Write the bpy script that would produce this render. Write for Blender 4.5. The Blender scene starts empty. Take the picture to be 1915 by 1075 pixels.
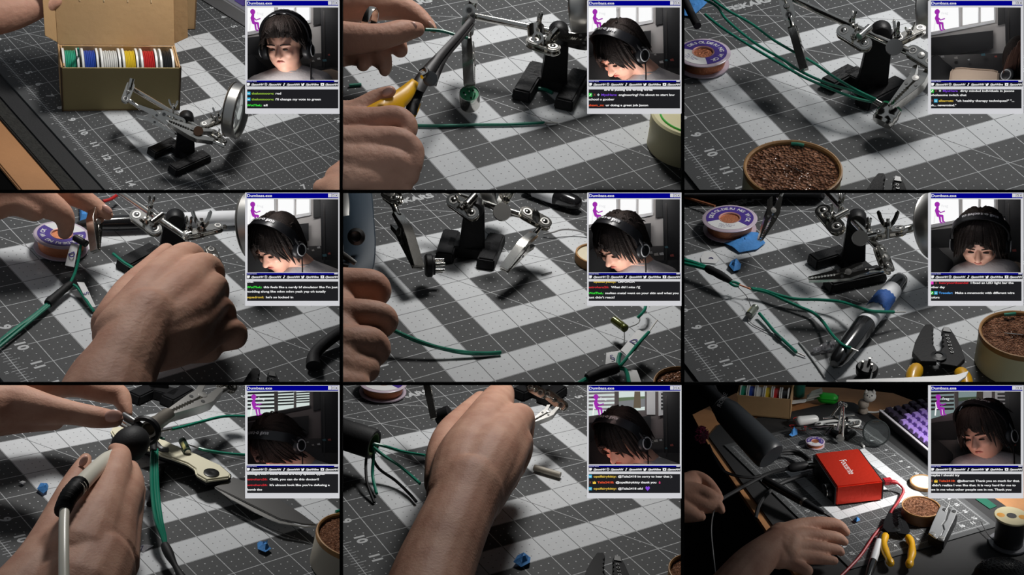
import bpy, bmesh, math, random
from mathutils import Vector, Matrix
random.seed(7)
SC = bpy.context.scene
V = Vector
U = 0.1                                   # world units per inch
FOC, CX, CY = 2100.0, 957.5, 537.5        # focal length and centre of the 1915x1075 picture
# ---------------------------------------------------------------- camera, world, exposure
cd = bpy.data.cameras.new('camera'); cam = bpy.data.objects.new('camera', cd); SC.collection.objects.link(cam)
cd.sensor_width = 36.0; cd.lens = FOC / 1915 * 36.0; cd.clip_start = 0.05; cd.clip_end = 200
cam.rotation_euler = (math.pi / 2, 0, 0); SC.camera = cam
SC.view_settings.view_transform = 'Standard'; SC.view_settings.look = 'None'
SC.view_settings.gamma = 1.0; SC.view_settings.exposure = 0.0; SC.view_settings.use_curve_mapping = False
W = bpy.data.worlds.new('world'); SC.world = W; W.use_nodes = True
WN = W.node_tree.nodes; WN['Background'].inputs[0].default_value = (0.86, 0.93, 1.0, 1); WN['Background'].inputs[1].default_value = 0.20
# ---------------------------------------------------------------- the nine bays: pose of each cutting mat seen from the camera (inches)
POSE = {1: (2.24609, -0.76039, 0.63982, -25.92839, -12.69880, 53.40642), 2: (2.23250, -0.58183, 0.36501, -9.73368, -9.50894, 37.57097),
        3: (2.27047, -0.41620, 0.08818, 2.20994, -10.11568, 40.81519), 4: (2.06206, -0.69432, 0.72155, -21.26515, -3.30780, 36.83080),
        5: (2.07403, -0.53231, 0.40093, -9.74118, -3.03944, 38.36956), 6: (2.10990, -0.37745, 0.08035, 2.52200, -3.09137, 42.10653),
        7: (1.88302, -0.62298, 0.78360, -21.30387, 3.10476, 37.15560), 8: (1.89665, -0.48159, 0.43804, -9.92567, 3.72454, 39.03915),
        9: (1.94134, -0.36497, 0.14683, 19.36328, 13.94496, 98.55570)}
SCL = {1: .72, 2: 1.0, 3: 1.0, 4: 2.0, 5: 2.0, 6: 2.0, 7: 3.6, 8: 3.6, 9: 1.4}    # desks of the lower tiers stand further back and are larger
# lamp of each bay: (right, back, up) in inches over the mat, watts, size, colour
LAMP = {1: (2.5, 1, 17, .8, 3), 2: (1, 8, 13, .9, 3), 3: (4, 8, 13, .8, 3.5), 4: (-1.5, 6, 13, .8, 3), 5: (1, 6, 13, .85, 3),
        6: (4, 6, 13, .75, 3.0), 7: (-2, 6, 13, .8, 2.0), 8: (1, 6, 13, .8, 3), 9: (13, 2, 16, .38, 3.5)}
CAM2W = Matrix(((1, 0, 0), (0, 0, 1), (0, -1, 0)))

def rod(r):
    r = V(r); return Matrix.Rotation(r.length, 3, r.normalized())

class Frame:
    """A rigid frame in the world; k = world units per local unit."""
    key = None; rect = (None,) * 4
    def __init__(s, R, t, k): s.R = R; s.k = k; s.t = V(t); s.M = R.to_4x4(); s.M.translation = s.t; s.Ri = R.transposed()
    def w(s, p): return s.R @ (V(p) * s.k) + s.t
    def ray(s, gx, gy): return s.Ri @ V(((gx - CX) / FOC, 1.0, -(gy - CY) / FOC))
    @property
    def eye(s): return (s.Ri @ (-s.t)) / s.k

class Cell(Frame):
    def __init__(s, i):
        s.i = i; s.col = (i - 1) % 3; s.row = (i - 1) // 3
        p = POSE[i]; R = CAM2W @ rod(p[:3]); t = CAM2W @ V(p[3:]) * U * SCL[i]
        super().__init__(R, t, U * SCL[i])
        s.ox = (0, 638, 1275)[s.col]; s.oy = (0, 358, 715)[s.row]; s.n0 = None
        s.e = s.eye; s.key = i; x0, y0 = s.col * 640, s.row * 360
        s.rect = (x0 - 1.2 if s.col else None, None, x0 + 636.2 if s.col < 2 else None, y0 + 356.5 if s.row < 2 else None)
        KEYS[i] = s
    def g(s, X, Y): return s.ox + X * 640 / 1911, s.oy + Y * 360 / 1075
    def P(s, X, Y, h=0.0):                # where the line of sight meets the plane h inches over the mat
        d = s.ray(*s.g(X, Y)); return s.e + d * ((h - s.e.z) / d.z)
    def D(s, X, Y, q, off=0.0):           # the point of that line of sight as far away as q (off inches nearer)
        d = s.ray(*s.g(X, Y)); f = s.ray(CX, CY); return s.e + d * ((q - s.e).dot(f) - off)
    def px(s, p):                         # zoomed pixel of a point
        w = s.w(p); gx = CX + w.x / w.y * FOC; gy = CY - w.z / w.y * FOC; return (gx - s.ox) * 1911 / 640, (gy - s.oy) * 1075 / 360
    def cd(s, r, u, f):                   # direction by right, up, towards the viewer, as seen along the line of sight of the bay
        b = V(((s.col * 640 + 300 - CX) / FOC, 1, -(s.row * 360 + 178 - CY) / FOC)).normalized(); x = b.cross(V((0, 0, 1))).normalized(); z = x.cross(b)
        return (s.Ri @ (x * r + z * u - b * f)).normalized()
    def sz(s, q): return (V(q) - s.e).dot(s.ray(CX, CY)) / FOC * 640 / 1911   # inches per zoomed pixel at q
    def H(s, X, Y, Yt):                   # height of a post standing at X,Y whose top shows at row Yt
        q = s.P(X, Y); lo, hi = 0.0, 12.0
        for _ in range(40):
            m = (lo + hi) / 2; wp = s.w(q + V((0, 0, m))); y = CY - wp.z / wp.y * FOC
            if (y - s.oy) * 1075 / 360 > Yt: lo = m
            else: hi = m
        return lo
KEYS = {}
C = {i: Cell(i) for i in range(1, 10)}
LAT = 27.0 * U                            # distance of the front lattice
FR = Frame(Matrix.Identity(3), (0, LAT, 0), LAT / FOC)      # lattice plane, local unit = one picture pixel
def fp(gx, gy, d=0.0): return V((gx - CX, d, -(gy - CY)))   # d = pixels behind the lattice face

def lamp(name, loc, target, watts, size, col=(1, 1, 1), sy=None):
    l = bpy.data.lights.new(name, 'AREA'); l.energy = watts; l.size = size; l.color = col
    if sy: l.shape = 'RECTANGLE'; l.size_y = sy
    o = bpy.data.objects.new(name, l); SC.collection.objects.link(o); o.location = loc
    o.rotation_euler = (V(target) - V(loc)).to_track_quat('-Z', 'Y').to_euler(); return o
for i, c in C.items():
    r, b, u, wt, size = LAMP[i]
    q = c.P(900, 560) if i < 9 else c.P(1230, 600); tocam = c.e - q; bk = V((-tocam.x, -tocam.y, 0)).normalized(); rt = bk.cross(V((0, 0, 1)))
    L = q + rt * r + bk * b + V((0, 0, u))
    lamp('desk_lamp', c.w(L), c.w(q), wt * 10.6 * ((L - q).length * c.k) ** 2, size * c.k, (1.0, .98, .95)).data.spread = math.radians(180 if i < 9 else 68)

# ---------------------------------------------------------------- materials
MATS = {}
def nodes(name):
    m = bpy.data.materials.new(name); m.use_nodes = True; return m, m.node_tree.nodes, m.node_tree.links, m.node_tree.nodes['Principled BSDF']
def mat(name, col, rough=.5, metal=0.0, noise=0.0, nscale=8.0, bump=0.0, bscale=60.0, spec=.5, trans=0.0, emit=None, estr=1.0, alpha=1.0, sss=0.0, col2=None, coat=0.0):
    if name in MATS: return MATS[name]
    m, N, K, b = nodes(name)
    b.inputs['Base Color'].default_value = (*col, 1); b.inputs['Roughness'].default_value = rough; b.inputs['Metallic'].default_value = metal
    b.inputs['Specular IOR Level'].default_value = spec; b.inputs['Transmission Weight'].default_value = trans; b.inputs['Alpha'].default_value = alpha
    b.inputs['Coat Weight'].default_value = coat
    if sss: b.inputs['Subsurface Weight'].default_value = sss; b.inputs['Subsurface Radius'].default_value = (1, .35, .2); b.inputs['Subsurface Scale'].default_value = .02
    if emit: b.inputs['Emission Color'].default_value = (*emit, 1); b.inputs['Emission Strength'].default_value = estr
    if noise or bump:
        tc = N.new('ShaderNodeTexCoord')
    if noise:
        t = N.new('ShaderNodeTexNoise'); t.inputs['Scale'].default_value = nscale; t.inputs['Detail'].default_value = 5; K.new(tc.outputs['Object'], t.inputs['Vector'])
        r = N.new('ShaderNodeMapRange'); r.inputs[1].default_value = .3; r.inputs[2].default_value = .7; K.new(t.outputs[0], r.inputs[0])
        x = N.new('ShaderNodeMix'); x.data_type = 'RGBA'; K.new(r.outputs[0], x.inputs[0])
        x.inputs[6].default_value = (*col, 1); x.inputs[7].default_value = (*(col2 or [v * (1 - noise) for v in col]), 1); K.new(x.outputs[2], b.inputs['Base Color'])
    if bump:
        t = N.new('ShaderNodeTexNoise'); t.inputs['Scale'].default_value = bscale; t.inputs['Detail'].default_value = 4; K.new(tc.outputs['Object'], t.inputs['Vector'])
        u = N.new('ShaderNodeBump'); u.inputs['Strength'].default_value = bump; u.inputs['Distance'].default_value = .01; K.new(t.outputs[0], u.inputs['Height']); K.new(u.outputs[0], b.inputs['Normal'])
    MATS[name] = m; return m
def glow(name, col, s=1.0):
    if name in MATS: return MATS[name]
    m, N, K, b = nodes(name); b.inputs['Base Color'].default_value = (0, 0, 0, 1); b.inputs['Specular IOR Level'].default_value = 0.0; b.inputs['Roughness'].default_value = 1
    b.inputs['Emission Color'].default_value = (*col, 1); b.inputs['Emission Strength'].default_value = s; MATS[name] = m; return m
def srgb(r, g, b): return tuple(((v / 255 + .055) / 1.055) ** 2.4 if v > 10 else v / 255 / 12.92 for v in (r, g, b))
def scr(r, g, b): return glow('screen_%d_%d_%d' % (r, g, b), srgb(r, g, b))

CHROME = mat('chrome', (.64, .62, .58), .17, 1.0, bump=.1, bscale=14)
STEEL = mat('steel', (.48, .47, .45), .38, 1.0)
DARKMET = mat('dark_metal', (.12, .12, .12), .4, .9)
IRON = mat('black_cast_iron', (.008, .008, .009), .55, bump=.35, bscale=90, spec=.22)
BLACKP = mat('black_plastic', (.009, .009, .010), .48, bump=.1, bscale=120, spec=.25)
RUBBER = mat('black_rubber', (.012, .012, .013), .62, bump=.15, spec=.25)
BAY = mat('bay_black', (.002, .002, .002), .9, spec=.05)
GREENW = mat('green_wire_plastic', (.008, .20, .125), .34)
BAREW = mat('bare_wire', (.55, .53, .5), .35, 1.0)
CARD = mat('cardboard', srgb(188, 152, 108), .85, noise=.16, nscale=3.0, bump=.12, bscale=40)
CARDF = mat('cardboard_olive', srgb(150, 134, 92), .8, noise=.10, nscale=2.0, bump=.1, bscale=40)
WHITEP = mat('white_plastic', (.72, .72, .70), .35)
CREAM = mat('cream_plastic', srgb(222, 214, 170), .5, noise=.08, nscale=4)
WOODR = mat('wooden_rim', srgb(176, 130, 78), .55, noise=.35, nscale=9, bump=.2)
ROSIN = None
BLUET = mat('blue_masking_tape', srgb(66, 138, 208), .75, noise=.25, nscale=14, bump=.5, bscale=50)
YELLOW = mat('yellow_grip', srgb(226, 168, 12), .38, coat=.3)
SKIN = mat('skin', srgb(196, 153, 131), .62, noise=.3, nscale=4.5, bump=.35, bscale=40, spec=.28, sss=.08, col2=srgb(174, 128, 108))
NAIL = mat('fingernail', srgb(205, 160, 145), .25)
PURPLE = mat('purple_label', srgb(64, 40, 130), .5)
PAPER = mat('white_paper', (.62, .62, .62), .7)
INK = mat('black_ink', (.01, .01, .012), .6)
INKV = mat('violet_ink', srgb(50, 40, 110), .6)
COPPER = mat('copper_braid', srgb(200, 128, 92), .45, .7, bump=.5, bscale=120)
CLEARP = mat('clear_plastic', (.9, .88, .92), .12, trans=.9)
GLASS = mat('lens_glass', (.93, .98, .96), .02, trans=1.0)
PCB = mat('green_circuit_board', srgb(44, 138, 92), .4)
WOOD = mat('wood_desk', srgb(196, 140, 92), .6, noise=.35, nscale=2.5, bump=.1)
PADM = mat('desk_pad_black', (.020, .020, .021), .75, bump=.15, bscale=200)
FELT = mat('dark_felt', (.035, .034, .030), .95, noise=.4, nscale=60, bump=.8, bscale=120)

def rosin():
    global ROSIN
    m, N, K, b = nodes('rosin_flux'); tc = N.new('ShaderNodeTexCoord')
    t = N.new('ShaderNodeTexNoise'); t.inputs['Scale'].default_value = 38; t.inputs['Detail'].default_value = 8; K.new(tc.outputs['Object'], t.inputs[0])
    r = N.new('ShaderNodeValToRGB'); r.color_ramp.elements[0].position = .35; r.color_ramp.elements[0].color = (*srgb(96, 58, 38), 1)
    r.color_ramp.elements[1].position = .68; r.color_ramp.elements[1].color = (*srgb(178, 128, 100), 1); K.new(t.outputs[0], r.inputs[0]); K.new(r.outputs[0], b.inputs['Base Color'])
    v = N.new('ShaderNodeTexVoronoi'); v.inputs['Scale'].default_value = 110; K.new(tc.outputs['Object'], v.inputs['Vector'])
    u = N.new('ShaderNodeBump'); u.inputs['Strength'].default_value = 1.0; u.inputs['Distance'].default_value = .02; K.new(v.outputs['Distance'], u.inputs['Height']); K.new(u.outputs[0], b.inputs['Normal'])
    b.inputs['Roughness'].default_value = .14; ROSIN = m
rosin()

def matmat(i, k):
    """Printed face of the cutting mat: rings, inch grid, quarter-inch dots, angle lines and ruler ticks."""
    m, N, K, b = nodes('cutting_mat_print')
    tc = N.new('ShaderNodeTexCoord'); sep = N.new('ShaderNodeSeparateXYZ'); K.new(tc.outputs['Object'], sep.inputs[0])
    def M(op, a, c=None, d=None):
        n = N.new('ShaderNodeMath'); n.operation = op
        for j, x in enumerate((a, c, d)):
            if x is None: continue
            if isinstance(x, (int, float)): n.inputs[j].default_value = x
            else: K.new(x, n.inputs[j])
        return n.outputs[0]
    A = M('DIVIDE', sep.outputs[0], k); Nn = M('DIVIDE', sep.outputs[1], -k)
    def near(x, w): return M('LESS_THAN', M('ABSOLUTE', x), w)
    def per(x, p): return M('SUBTRACT', M('FRACT', M('ADD', M('DIVIDE', x, p), .5)), .5)      # -.5..+.5 round each multiple
    d = M('MAXIMUM', M('ABSOLUTE', M('SUBTRACT', A, 6)), M('ABSOLUTE', M('SUBTRACT', Nn, 9)))
    ring = M('MAXIMUM', near(M('SUBTRACT', d, 3.5), .5), near(M('SUBTRACT', d, 1.5), .5))
    inx = near(M('SUBTRACT', A, 6), 6.02); iny = near(M('SUBTRACT', Nn, 9), 9.02); ins = M('MULTIPLY', inx, iny)
    lw = .013
    gl = M('MAXIMUM', near(per(A, 1), lw), near(per(Nn, 1), lw))
    # angle lines from the corner
    def ang(deg): return near(M('SUBTRACT', M('MULTIPLY', A, math.sin(math.radians(deg))), M('MULTIPLY', Nn, math.cos(math.radians(deg)))), lw)
    al = M('MAXIMUM', M('MAXIMUM', ang(30), ang(45)), ang(60)); al = M('MULTIPLY', al, M('GREATER_THAN', M('ADD', A, Nn), 3.0))
    # no grid in the border where the figures stand
    ed = M('MINIMUM', M('MINIMUM', A, M('SUBTRACT', 12, A)), M('MINIMUM', Nn, M('SUBTRACT', 18, Nn)))
    edn = M('MULTIPLY', near(M('SUBTRACT', ed, .5), .26), 1.0)
    gl = M('MULTIPLY', gl, M('SUBTRACT', 1, edn))
    lines = M('MULTIPLY', M('MAXIMUM', gl, al), ins)
    dx = per(A, .25); dy = per(Nn, .25)
    dots = M('LESS_THAN', M('ADD', M('MULTIPLY', dx, dx), M('MULTIPLY', dy, dy)), .0058); dots = M('MULTIPLY', dots, ins)
    tick = M('MULTIPLY', M('MULTIPLY', near(per(Nn, .125), .07), near(A, .13)), iny)
    tick = M('MAXIMUM', tick, M('MULTIPLY', M('MULTIPLY', near(per(Nn, .5), .02), near(A, .2)), iny))
    t2 = M('MULTIPLY', M('MULTIPLY', near(per(Nn, .125), .07), near(M('SUBTRACT', A, 12), .13)), iny)
    t3 = M('MULTIPLY', M('MULTIPLY', near(per(A, .125), .07), near(M('SUBTRACT', Nn, 18), .13)), inx)
    marks = M('MAXIMUM', M('MAXIMUM', lines, tick), M('MAXIMUM', t2, t3))
    nz = N.new('ShaderNodeTexNoise'); nz.inputs['Scale'].default_value = .9 / k; nz.inputs['Detail'].default_value = 6; K.new(tc.outputs['Object'], nz.inputs[0])
    fine = N.new('ShaderNodeTexNoise'); fine.inputs['Scale'].default_value = 30 / k; fine.inputs['Detail'].default_value = 3; K.new(tc.outputs['Object'], fine.inputs[0])
    def mix(f, a, c):
        x = N.new('ShaderNodeMix'); x.data_type = 'RGBA'; (K.new(f, x.inputs[0]) if not isinstance(f, float) else None)
        for s, q in ((6, a), (7, c)):
            if isinstance(q, tuple): x.inputs[s].default_value = (*q, 1)
            else: K.new(q, x.inputs[s])
        return x.outputs[2]
    DK, WH, GR, LG = (.073, .075, .077), (.60, .615, .63), (.17, .175, .18), (.42, .43, .44)
    dark = mix(fine.outputs[0], (.064, .066, .068), (.088, .09, .092)); white = mix(nz.outputs[0], (.62, .635, .65), (.52, .535, .55))
    base = mix(ring, dark, white)
    lc = mix(ring, LG, (.14, .145, .15))
    col = mix(marks, base, lc); dc = mix(ring, (.5, .51, .52), (.2, .2, .21)); col = mix(dots, col, dc)
    K.new(col, b.inputs['Base Color']); b.inputs['Roughness'].default_value = .62; b.inputs['Specular IOR Level'].default_value = .18
    u = N.new('ShaderNodeBump'); u.inputs['Strength'].default_value = .12; u.inputs['Distance'].default_value = .004; K.new(fine.outputs[0], u.inputs['Height']); K.new(u.outputs[0], b.inputs['Normal'])
    return m

# ---------------------------------------------------------------- mesh kit
def cr(P, n=6):
    """Catmull-Rom through the given tuples (any length)."""
    P = [tuple(p) for p in P]
    if len(P) < 3: n = max(n, 1)
    Q = [P[0]] + P + [P[-1]]; out = []
    for a, b, c, d in zip(Q, Q[1:], Q[2:], Q[3:]):
        for j in range(n):
            t = j / n
            out.append(tuple(.5 * (2 * y + (z - x) * t + (2 * x - 5 * y + 4 * z - w) * t * t + (3 * y - x - 3 * z + w) * t ** 3) for x, y, z, w in zip(a, b, c, d)))
    out.append(P[-1]); return out
def basis(z, up=(0, 0, 1)):
    z = V(z).normalized(); up = V(up)
    x = up.cross(z)
    if x.length < 1e-4: x = V((1, 0, 0)).cross(z)
    if x.length < 1e-4: x = V((0, 1, 0)).cross(z)
    x.normalize(); return x, z.cross(x), z
class MB:
    def __init__(s): s.v = []; s.f = []
    def add(s, vs, fs): o = len(s.v); s.v += [V(p) for p in vs]; s.f += [tuple(i + o for i in f) for f in fs]; return s
    def tube(s, P, r, seg=10, cap=True, flat=None):
        P = [V(p) for p in P]; n = len(P); R = r if isinstance(r, (list, tuple)) else [r] * n
        if len(R) != n: R = [R[0] + (R[-1] - R[0]) * i / (n - 1) for i in range(n)]
        T = [(P[min(i + 1, n - 1)] - P[max(i - 1, 0)]).normalized() for i in range(n)]
        x, y, _ = basis(T[0]) if flat is None else basis(T[0], flat); vs = []
        for i in range(n):
            x = (x - T[i] * x.dot(T[i])).normalized(); y = T[i].cross(x)
            for k in range(seg):
                a = 2 * math.pi * k / seg; vs.append(P[i] + (x * math.cos(a) + y * math.sin(a)) * R[i])
        fs = [(i * seg + k, i * seg + (k + 1) % seg, (i + 1) * seg + (k + 1) % seg, (i + 1) * seg + k) for i in range(n - 1) for k in range(seg)]
        if cap: fs += [tuple(range(seg))[::-1], tuple((n - 1) * seg + k for k in range(seg))]
        return s.add(vs, fs)
    def cyl(s, a, b, r, r2=None, seg=16): return s.tube([a, b], [r, r if r2 is None else r2], seg)
    def cap(s, pts, rad, seg=14):
        """Tapered limb with round ends."""
        pts = [V(p) for p in pts]; d0 = (pts[0] - pts[1]).normalized(); d1 = (pts[-1] - pts[-2]).normalized(); P = []; R = []
        for k in range(5): a = math.pi / 2 * k / 5; P.append(pts[0] + d0 * rad[0] * math.cos(a)); R.append(max(rad[0] * math.sin(a), rad[0] * .02))
        P += pts; R += list(rad)
        for k in range(4, -1, -1): a = math.pi / 2 * k / 5; P.append(pts[-1] + d1 * rad[-1] * math.cos(a)); R.append(max(rad[-1] * math.sin(a), rad[-1] * .02))
        return s.tube(P, R, seg)
    def box(s, c, size, ax=None):
        x, y, z = ax or (V((1, 0, 0)), V((0, 1, 0)), V((0, 0, 1))); c = V(c)
        vs = [c + x * (size[0] / 2 * i) + y * (size[1] / 2 * j) + z * (size[2] / 2 * k) for i in (-1, 1) for j in (-1, 1) for k in (-1, 1)]
        return s.add(vs, [(0, 1, 3, 2), (4, 6, 7, 5), (0, 4, 5, 1), (2, 3, 7, 6), (0, 2, 6, 4), (1, 5, 7, 3)])
    def hexa(s, b4, t4):
        return s.add(list(b4) + list(t4), [(3, 2, 1, 0), (4, 5, 6, 7)] + [(i, (i + 1) % 4, 4 + (i + 1) % 4, 4 + i) for i in range(4)])
    def prism(s, pts, off):
        """Outline of 3-D points extruded by the vector off."""
        n = len(pts); off = V(off); pts = [V(p) for p in pts]
        return s.add(pts + [p + off for p in pts], [tuple(range(n))[::-1], tuple(range(n, 2 * n))] + [(i, (i + 1) % n, n + (i + 1) % n, n + i) for i in range(n)])
    def lathe(s, prof, o, axis=(0, 0, 1), seg=32, closed=False):
        x, y, z = basis(axis); o = V(o); n = len(prof)
        vs = [o + (x * math.cos(2 * math.pi * k / seg) + y * math.sin(2 * math.pi * k / seg)) * r + z * h for r, h in prof for k in range(seg)]
        m = n if closed else n - 1
        fs = [(i * seg + k, i * seg + (k + 1) % seg, ((i + 1) % n) * seg + (k + 1) % seg, ((i + 1) % n) * seg + k) for i in range(m) for k in range(seg)]
        if not closed:
            if prof[0][0] > 1e-6: fs.append(tuple(range(seg))[::-1])
            if prof[-1][0] > 1e-6: fs.append(tuple((n - 1) * seg + k for k in range(seg)))
        return s.add(vs, fs)
    def ell(s, c, r, ax=None, seg=20, rings=12):
        x, y, z = ax or (V((1, 0, 0)), V((0, 1, 0)), V((0, 0, 1))); c = V(c); r = r if isinstance(r, (tuple, list)) else (r, r, r); vs = []
        for i in range(rings + 1):
            t = math.pi * i / rings; st = max(math.sin(t), 1e-3)
            for k in range(seg):
                a = 2 * math.pi * k / seg; vs.append(c + x * (r[0] * st * math.cos(a)) + y * (r[1] * st * math.sin(a)) + z * (r[2] * math.cos(t)))
        return s.add(vs, [(i * seg + k, (i + 1) * seg + k, (i + 1) * seg + (k + 1) % seg, i * seg + (k + 1) % seg) for i in range(rings) for k in range(seg)])
    def grid(s, rows, th):
        """Sheet of points (rows of equal length) with thickness vector th."""
        n, m = len(rows), len(rows[0]); th = V(th)
        vs = [V(p) for r in rows for p in r]; vs2 = [p + th for p in vs]; N0 = n * m; fs = []
        for i in range(n - 1):
            for j in range(m - 1):
                q = (i * m + j, i * m + j + 1, (i + 1) * m + j + 1, (i + 1) * m + j); fs += [q[::-1], tuple(N0 + a for a in q)]
        rim = [j for j in range(m)] + [i * m + m - 1 for i in range(1, n)] + [(n - 1) * m + j for j in range(m - 2, -1, -1)] + [i * m for i in range(n - 2, 0, -1)]
        fs += [(a, b, N0 + b, N0 + a) for a, b in zip(rim, rim[1:] + rim[:1])]
        return s.add(vs + vs2, fs)
ALL = {}                                   # cell -> its mesh objects, for the trim at the shelf front
def mesh_of(name, mb, F, base, m, bevel=0, smooth=40):
    me = bpy.data.meshes.new(name); b = V(base)
    me.from_pydata([tuple((p - b) * F.k) for p in mb.v], [], mb.f); me.materials.append(m)
    bm = bmesh.new(); bm.from_mesh(me); bmesh.ops.recalc_face_normals(bm, faces=bm.faces)
    if bevel:
        ed = [e for e in bm.edges if len(e.link_faces) == 2 and e.calc_face_angle(0) > .6]
        bmesh.ops.bevel(bm, geom=ed, offset=bevel * F.k, segments=2, affect='EDGES', clamp_overlap=True)
    bm.to_mesh(me); bm.free()
    if smooth:
        me.polygons.foreach_set('use_smooth', [True] * len(me.polygons)); me.set_sharp_from_angle(angle=math.radians(smooth))
    return me
class T:
    def __init__(s, o, F, b): s.o, s.F, s.b = o, F, V(b)
def thing(F, name, label, cat, base, group=None, kind=None):
    o = bpy.data.objects.new(name, None); SC.collection.objects.link(o); o.empty_display_size = .02
    o.matrix_world = F.M @ Matrix.Translation(V(base) * F.k)
    if label: o['label'] = label
    if cat: o['category'] = cat
    if group: o['group'] = group
    if kind: o['kind'] = kind
    return T(o, F, base)
def part(t, name, mb, m, label=None, bevel=0, smooth=40, kind=None):
    me = mb if isinstance(mb, bpy.types.Mesh) else mesh_of(name, mb, t.F, t.b, m, bevel, smooth)
    o = bpy.data.objects.new(name, me); SC.collection.objects.link(o); o.parent = t.o
    if label: o['label'] = label
    if kind: o['kind'] = kind
    if t.F.key: ALL.setdefault(t.F.key, []).append((o, t))
    return T(o, t.F, t.b)
def solo(F, name, mb, m, label, cat, base=None, group=None, bevel=0, smooth=40, kind=None):
    b = V(base) if base is not None else sum(mb.v, V((0, 0, 0))) / len(mb.v)
    o = bpy.data.objects.new(name, mesh_of(name, mb, F, b, m, bevel, smooth)); SC.collection.objects.link(o)
    o.matrix_world = F.M @ Matrix.Translation(b * F.k)
    if label: o['label'] = label
    if cat: o['category'] = cat
    if group: o['group'] = group
    if kind: o['kind'] = kind
    t = T(o, F, b)
    if F.key: ALL.setdefault(F.key, []).append((o, t))
    return t
def textmesh(F, base, s, size, o, x, y, bold=0.0, ex=0.0, align='LEFT', wide=1.0):
    """Flat lettering as a mesh: o origin, x reading direction, y up (unit vectors of frame F)."""
    cu = bpy.data.curves.new('lettering', 'FONT'); cu.body = s; cu.size = size; cu.offset = bold * size; cu.extrude = ex; cu.align_x = align; cu.resolution_u = 3
    ob = bpy.data.objects.new('lettering', cu); SC.collection.objects.link(ob)
    dg = bpy.context.evaluated_depsgraph_get(); me = bpy.data.meshes.new_from_object(ob.evaluated_get(dg)); bpy.data.objects.remove(ob); bpy.data.curves.remove(cu)
    x = V(x).normalized(); y = V(y).normalized(); z = x.cross(y); b = V(base)
    for v in me.vertices: v.co = (V(o) + x * (v.co.x * wide) + y * v.co.y + z * v.co.z - b) * F.k
    return me
def lettering(t, name, s, size, o, x, y, m, bold=0.0, align='LEFT', wide=1.0, label=None, fit=None):
    me = textmesh(t.F, t.b, s, size, o, x, y, bold, 0, align, wide)
    if fit:
        xs = [v.co.dot(V(x)) for v in me.vertices]; w = (max(xs) - min(xs)) / t.F.k; bpy.data.meshes.remove(me)
        me = textmesh(t.F, t.b, s, size, o, x, y, bold, 0, align, wide * fit / w)
    me.materials.append(m); return part(t, name, me, m, label)
# ================================================================ structure: partitions, lattice, desks
def struct(F, name, mb, m, bevel=0): return solo(F, name, mb, m, None, None, kind='structure', bevel=bevel)
WF = Frame(Matrix.Identity(3), (0, 0, 0), U)
for nm, gx in (('light_partition_left', 637.5), ('light_partition_right', 1277.5)):  # unseen edge-on partitions added to keep lamp spill out of neighbouring bays
    k = (gx - CX) / FOC; mb = MB(); t = .0004
    d0, d1 = 27.05, 290
    for zz in ((-.36, .62),):
        b4 = [V(((k + sgn * t) * d, d, zz[0] * d)) for d, sgn in ((d0, -1), (d0, 1), (d1, 1), (d1, -1))]
        t4 = [V(((k + sgn * t) * d, d, zz[1] * d)) for d, sgn in ((d0, -1), (d0, 1), (d1, 1), (d1, -1))]
        mb.hexa(b4, t4)
    struct(WF, nm, mb, BAY)
# front lattice: two uprights and two rails
for n, gx in enumerate((637.5, 1277.5)):
    mb = MB(); mb.box(fp(gx, 537.5, 6), (5.2, 12, 1400)); struct(FR, 'trim_%d' % (n + 1), mb, BAY)
for n, gy in enumerate((357.5, 717.5)):
    mb = MB(); mb.box(fp(957.5, gy, 6), (2400, 12, 5.2)); struct(FR, 'trim_%d' % (n + 3), mb, BAY)
mb = MB(); mb.box((0, 300, 30), (300, .5, 330)); struct(WF, 'wall_back', mb, BAY)
mb = MB(); mb.box((0, 160, -95), (300, 280, .5)); struct(WF, 'floor', mb, BAY)

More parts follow.
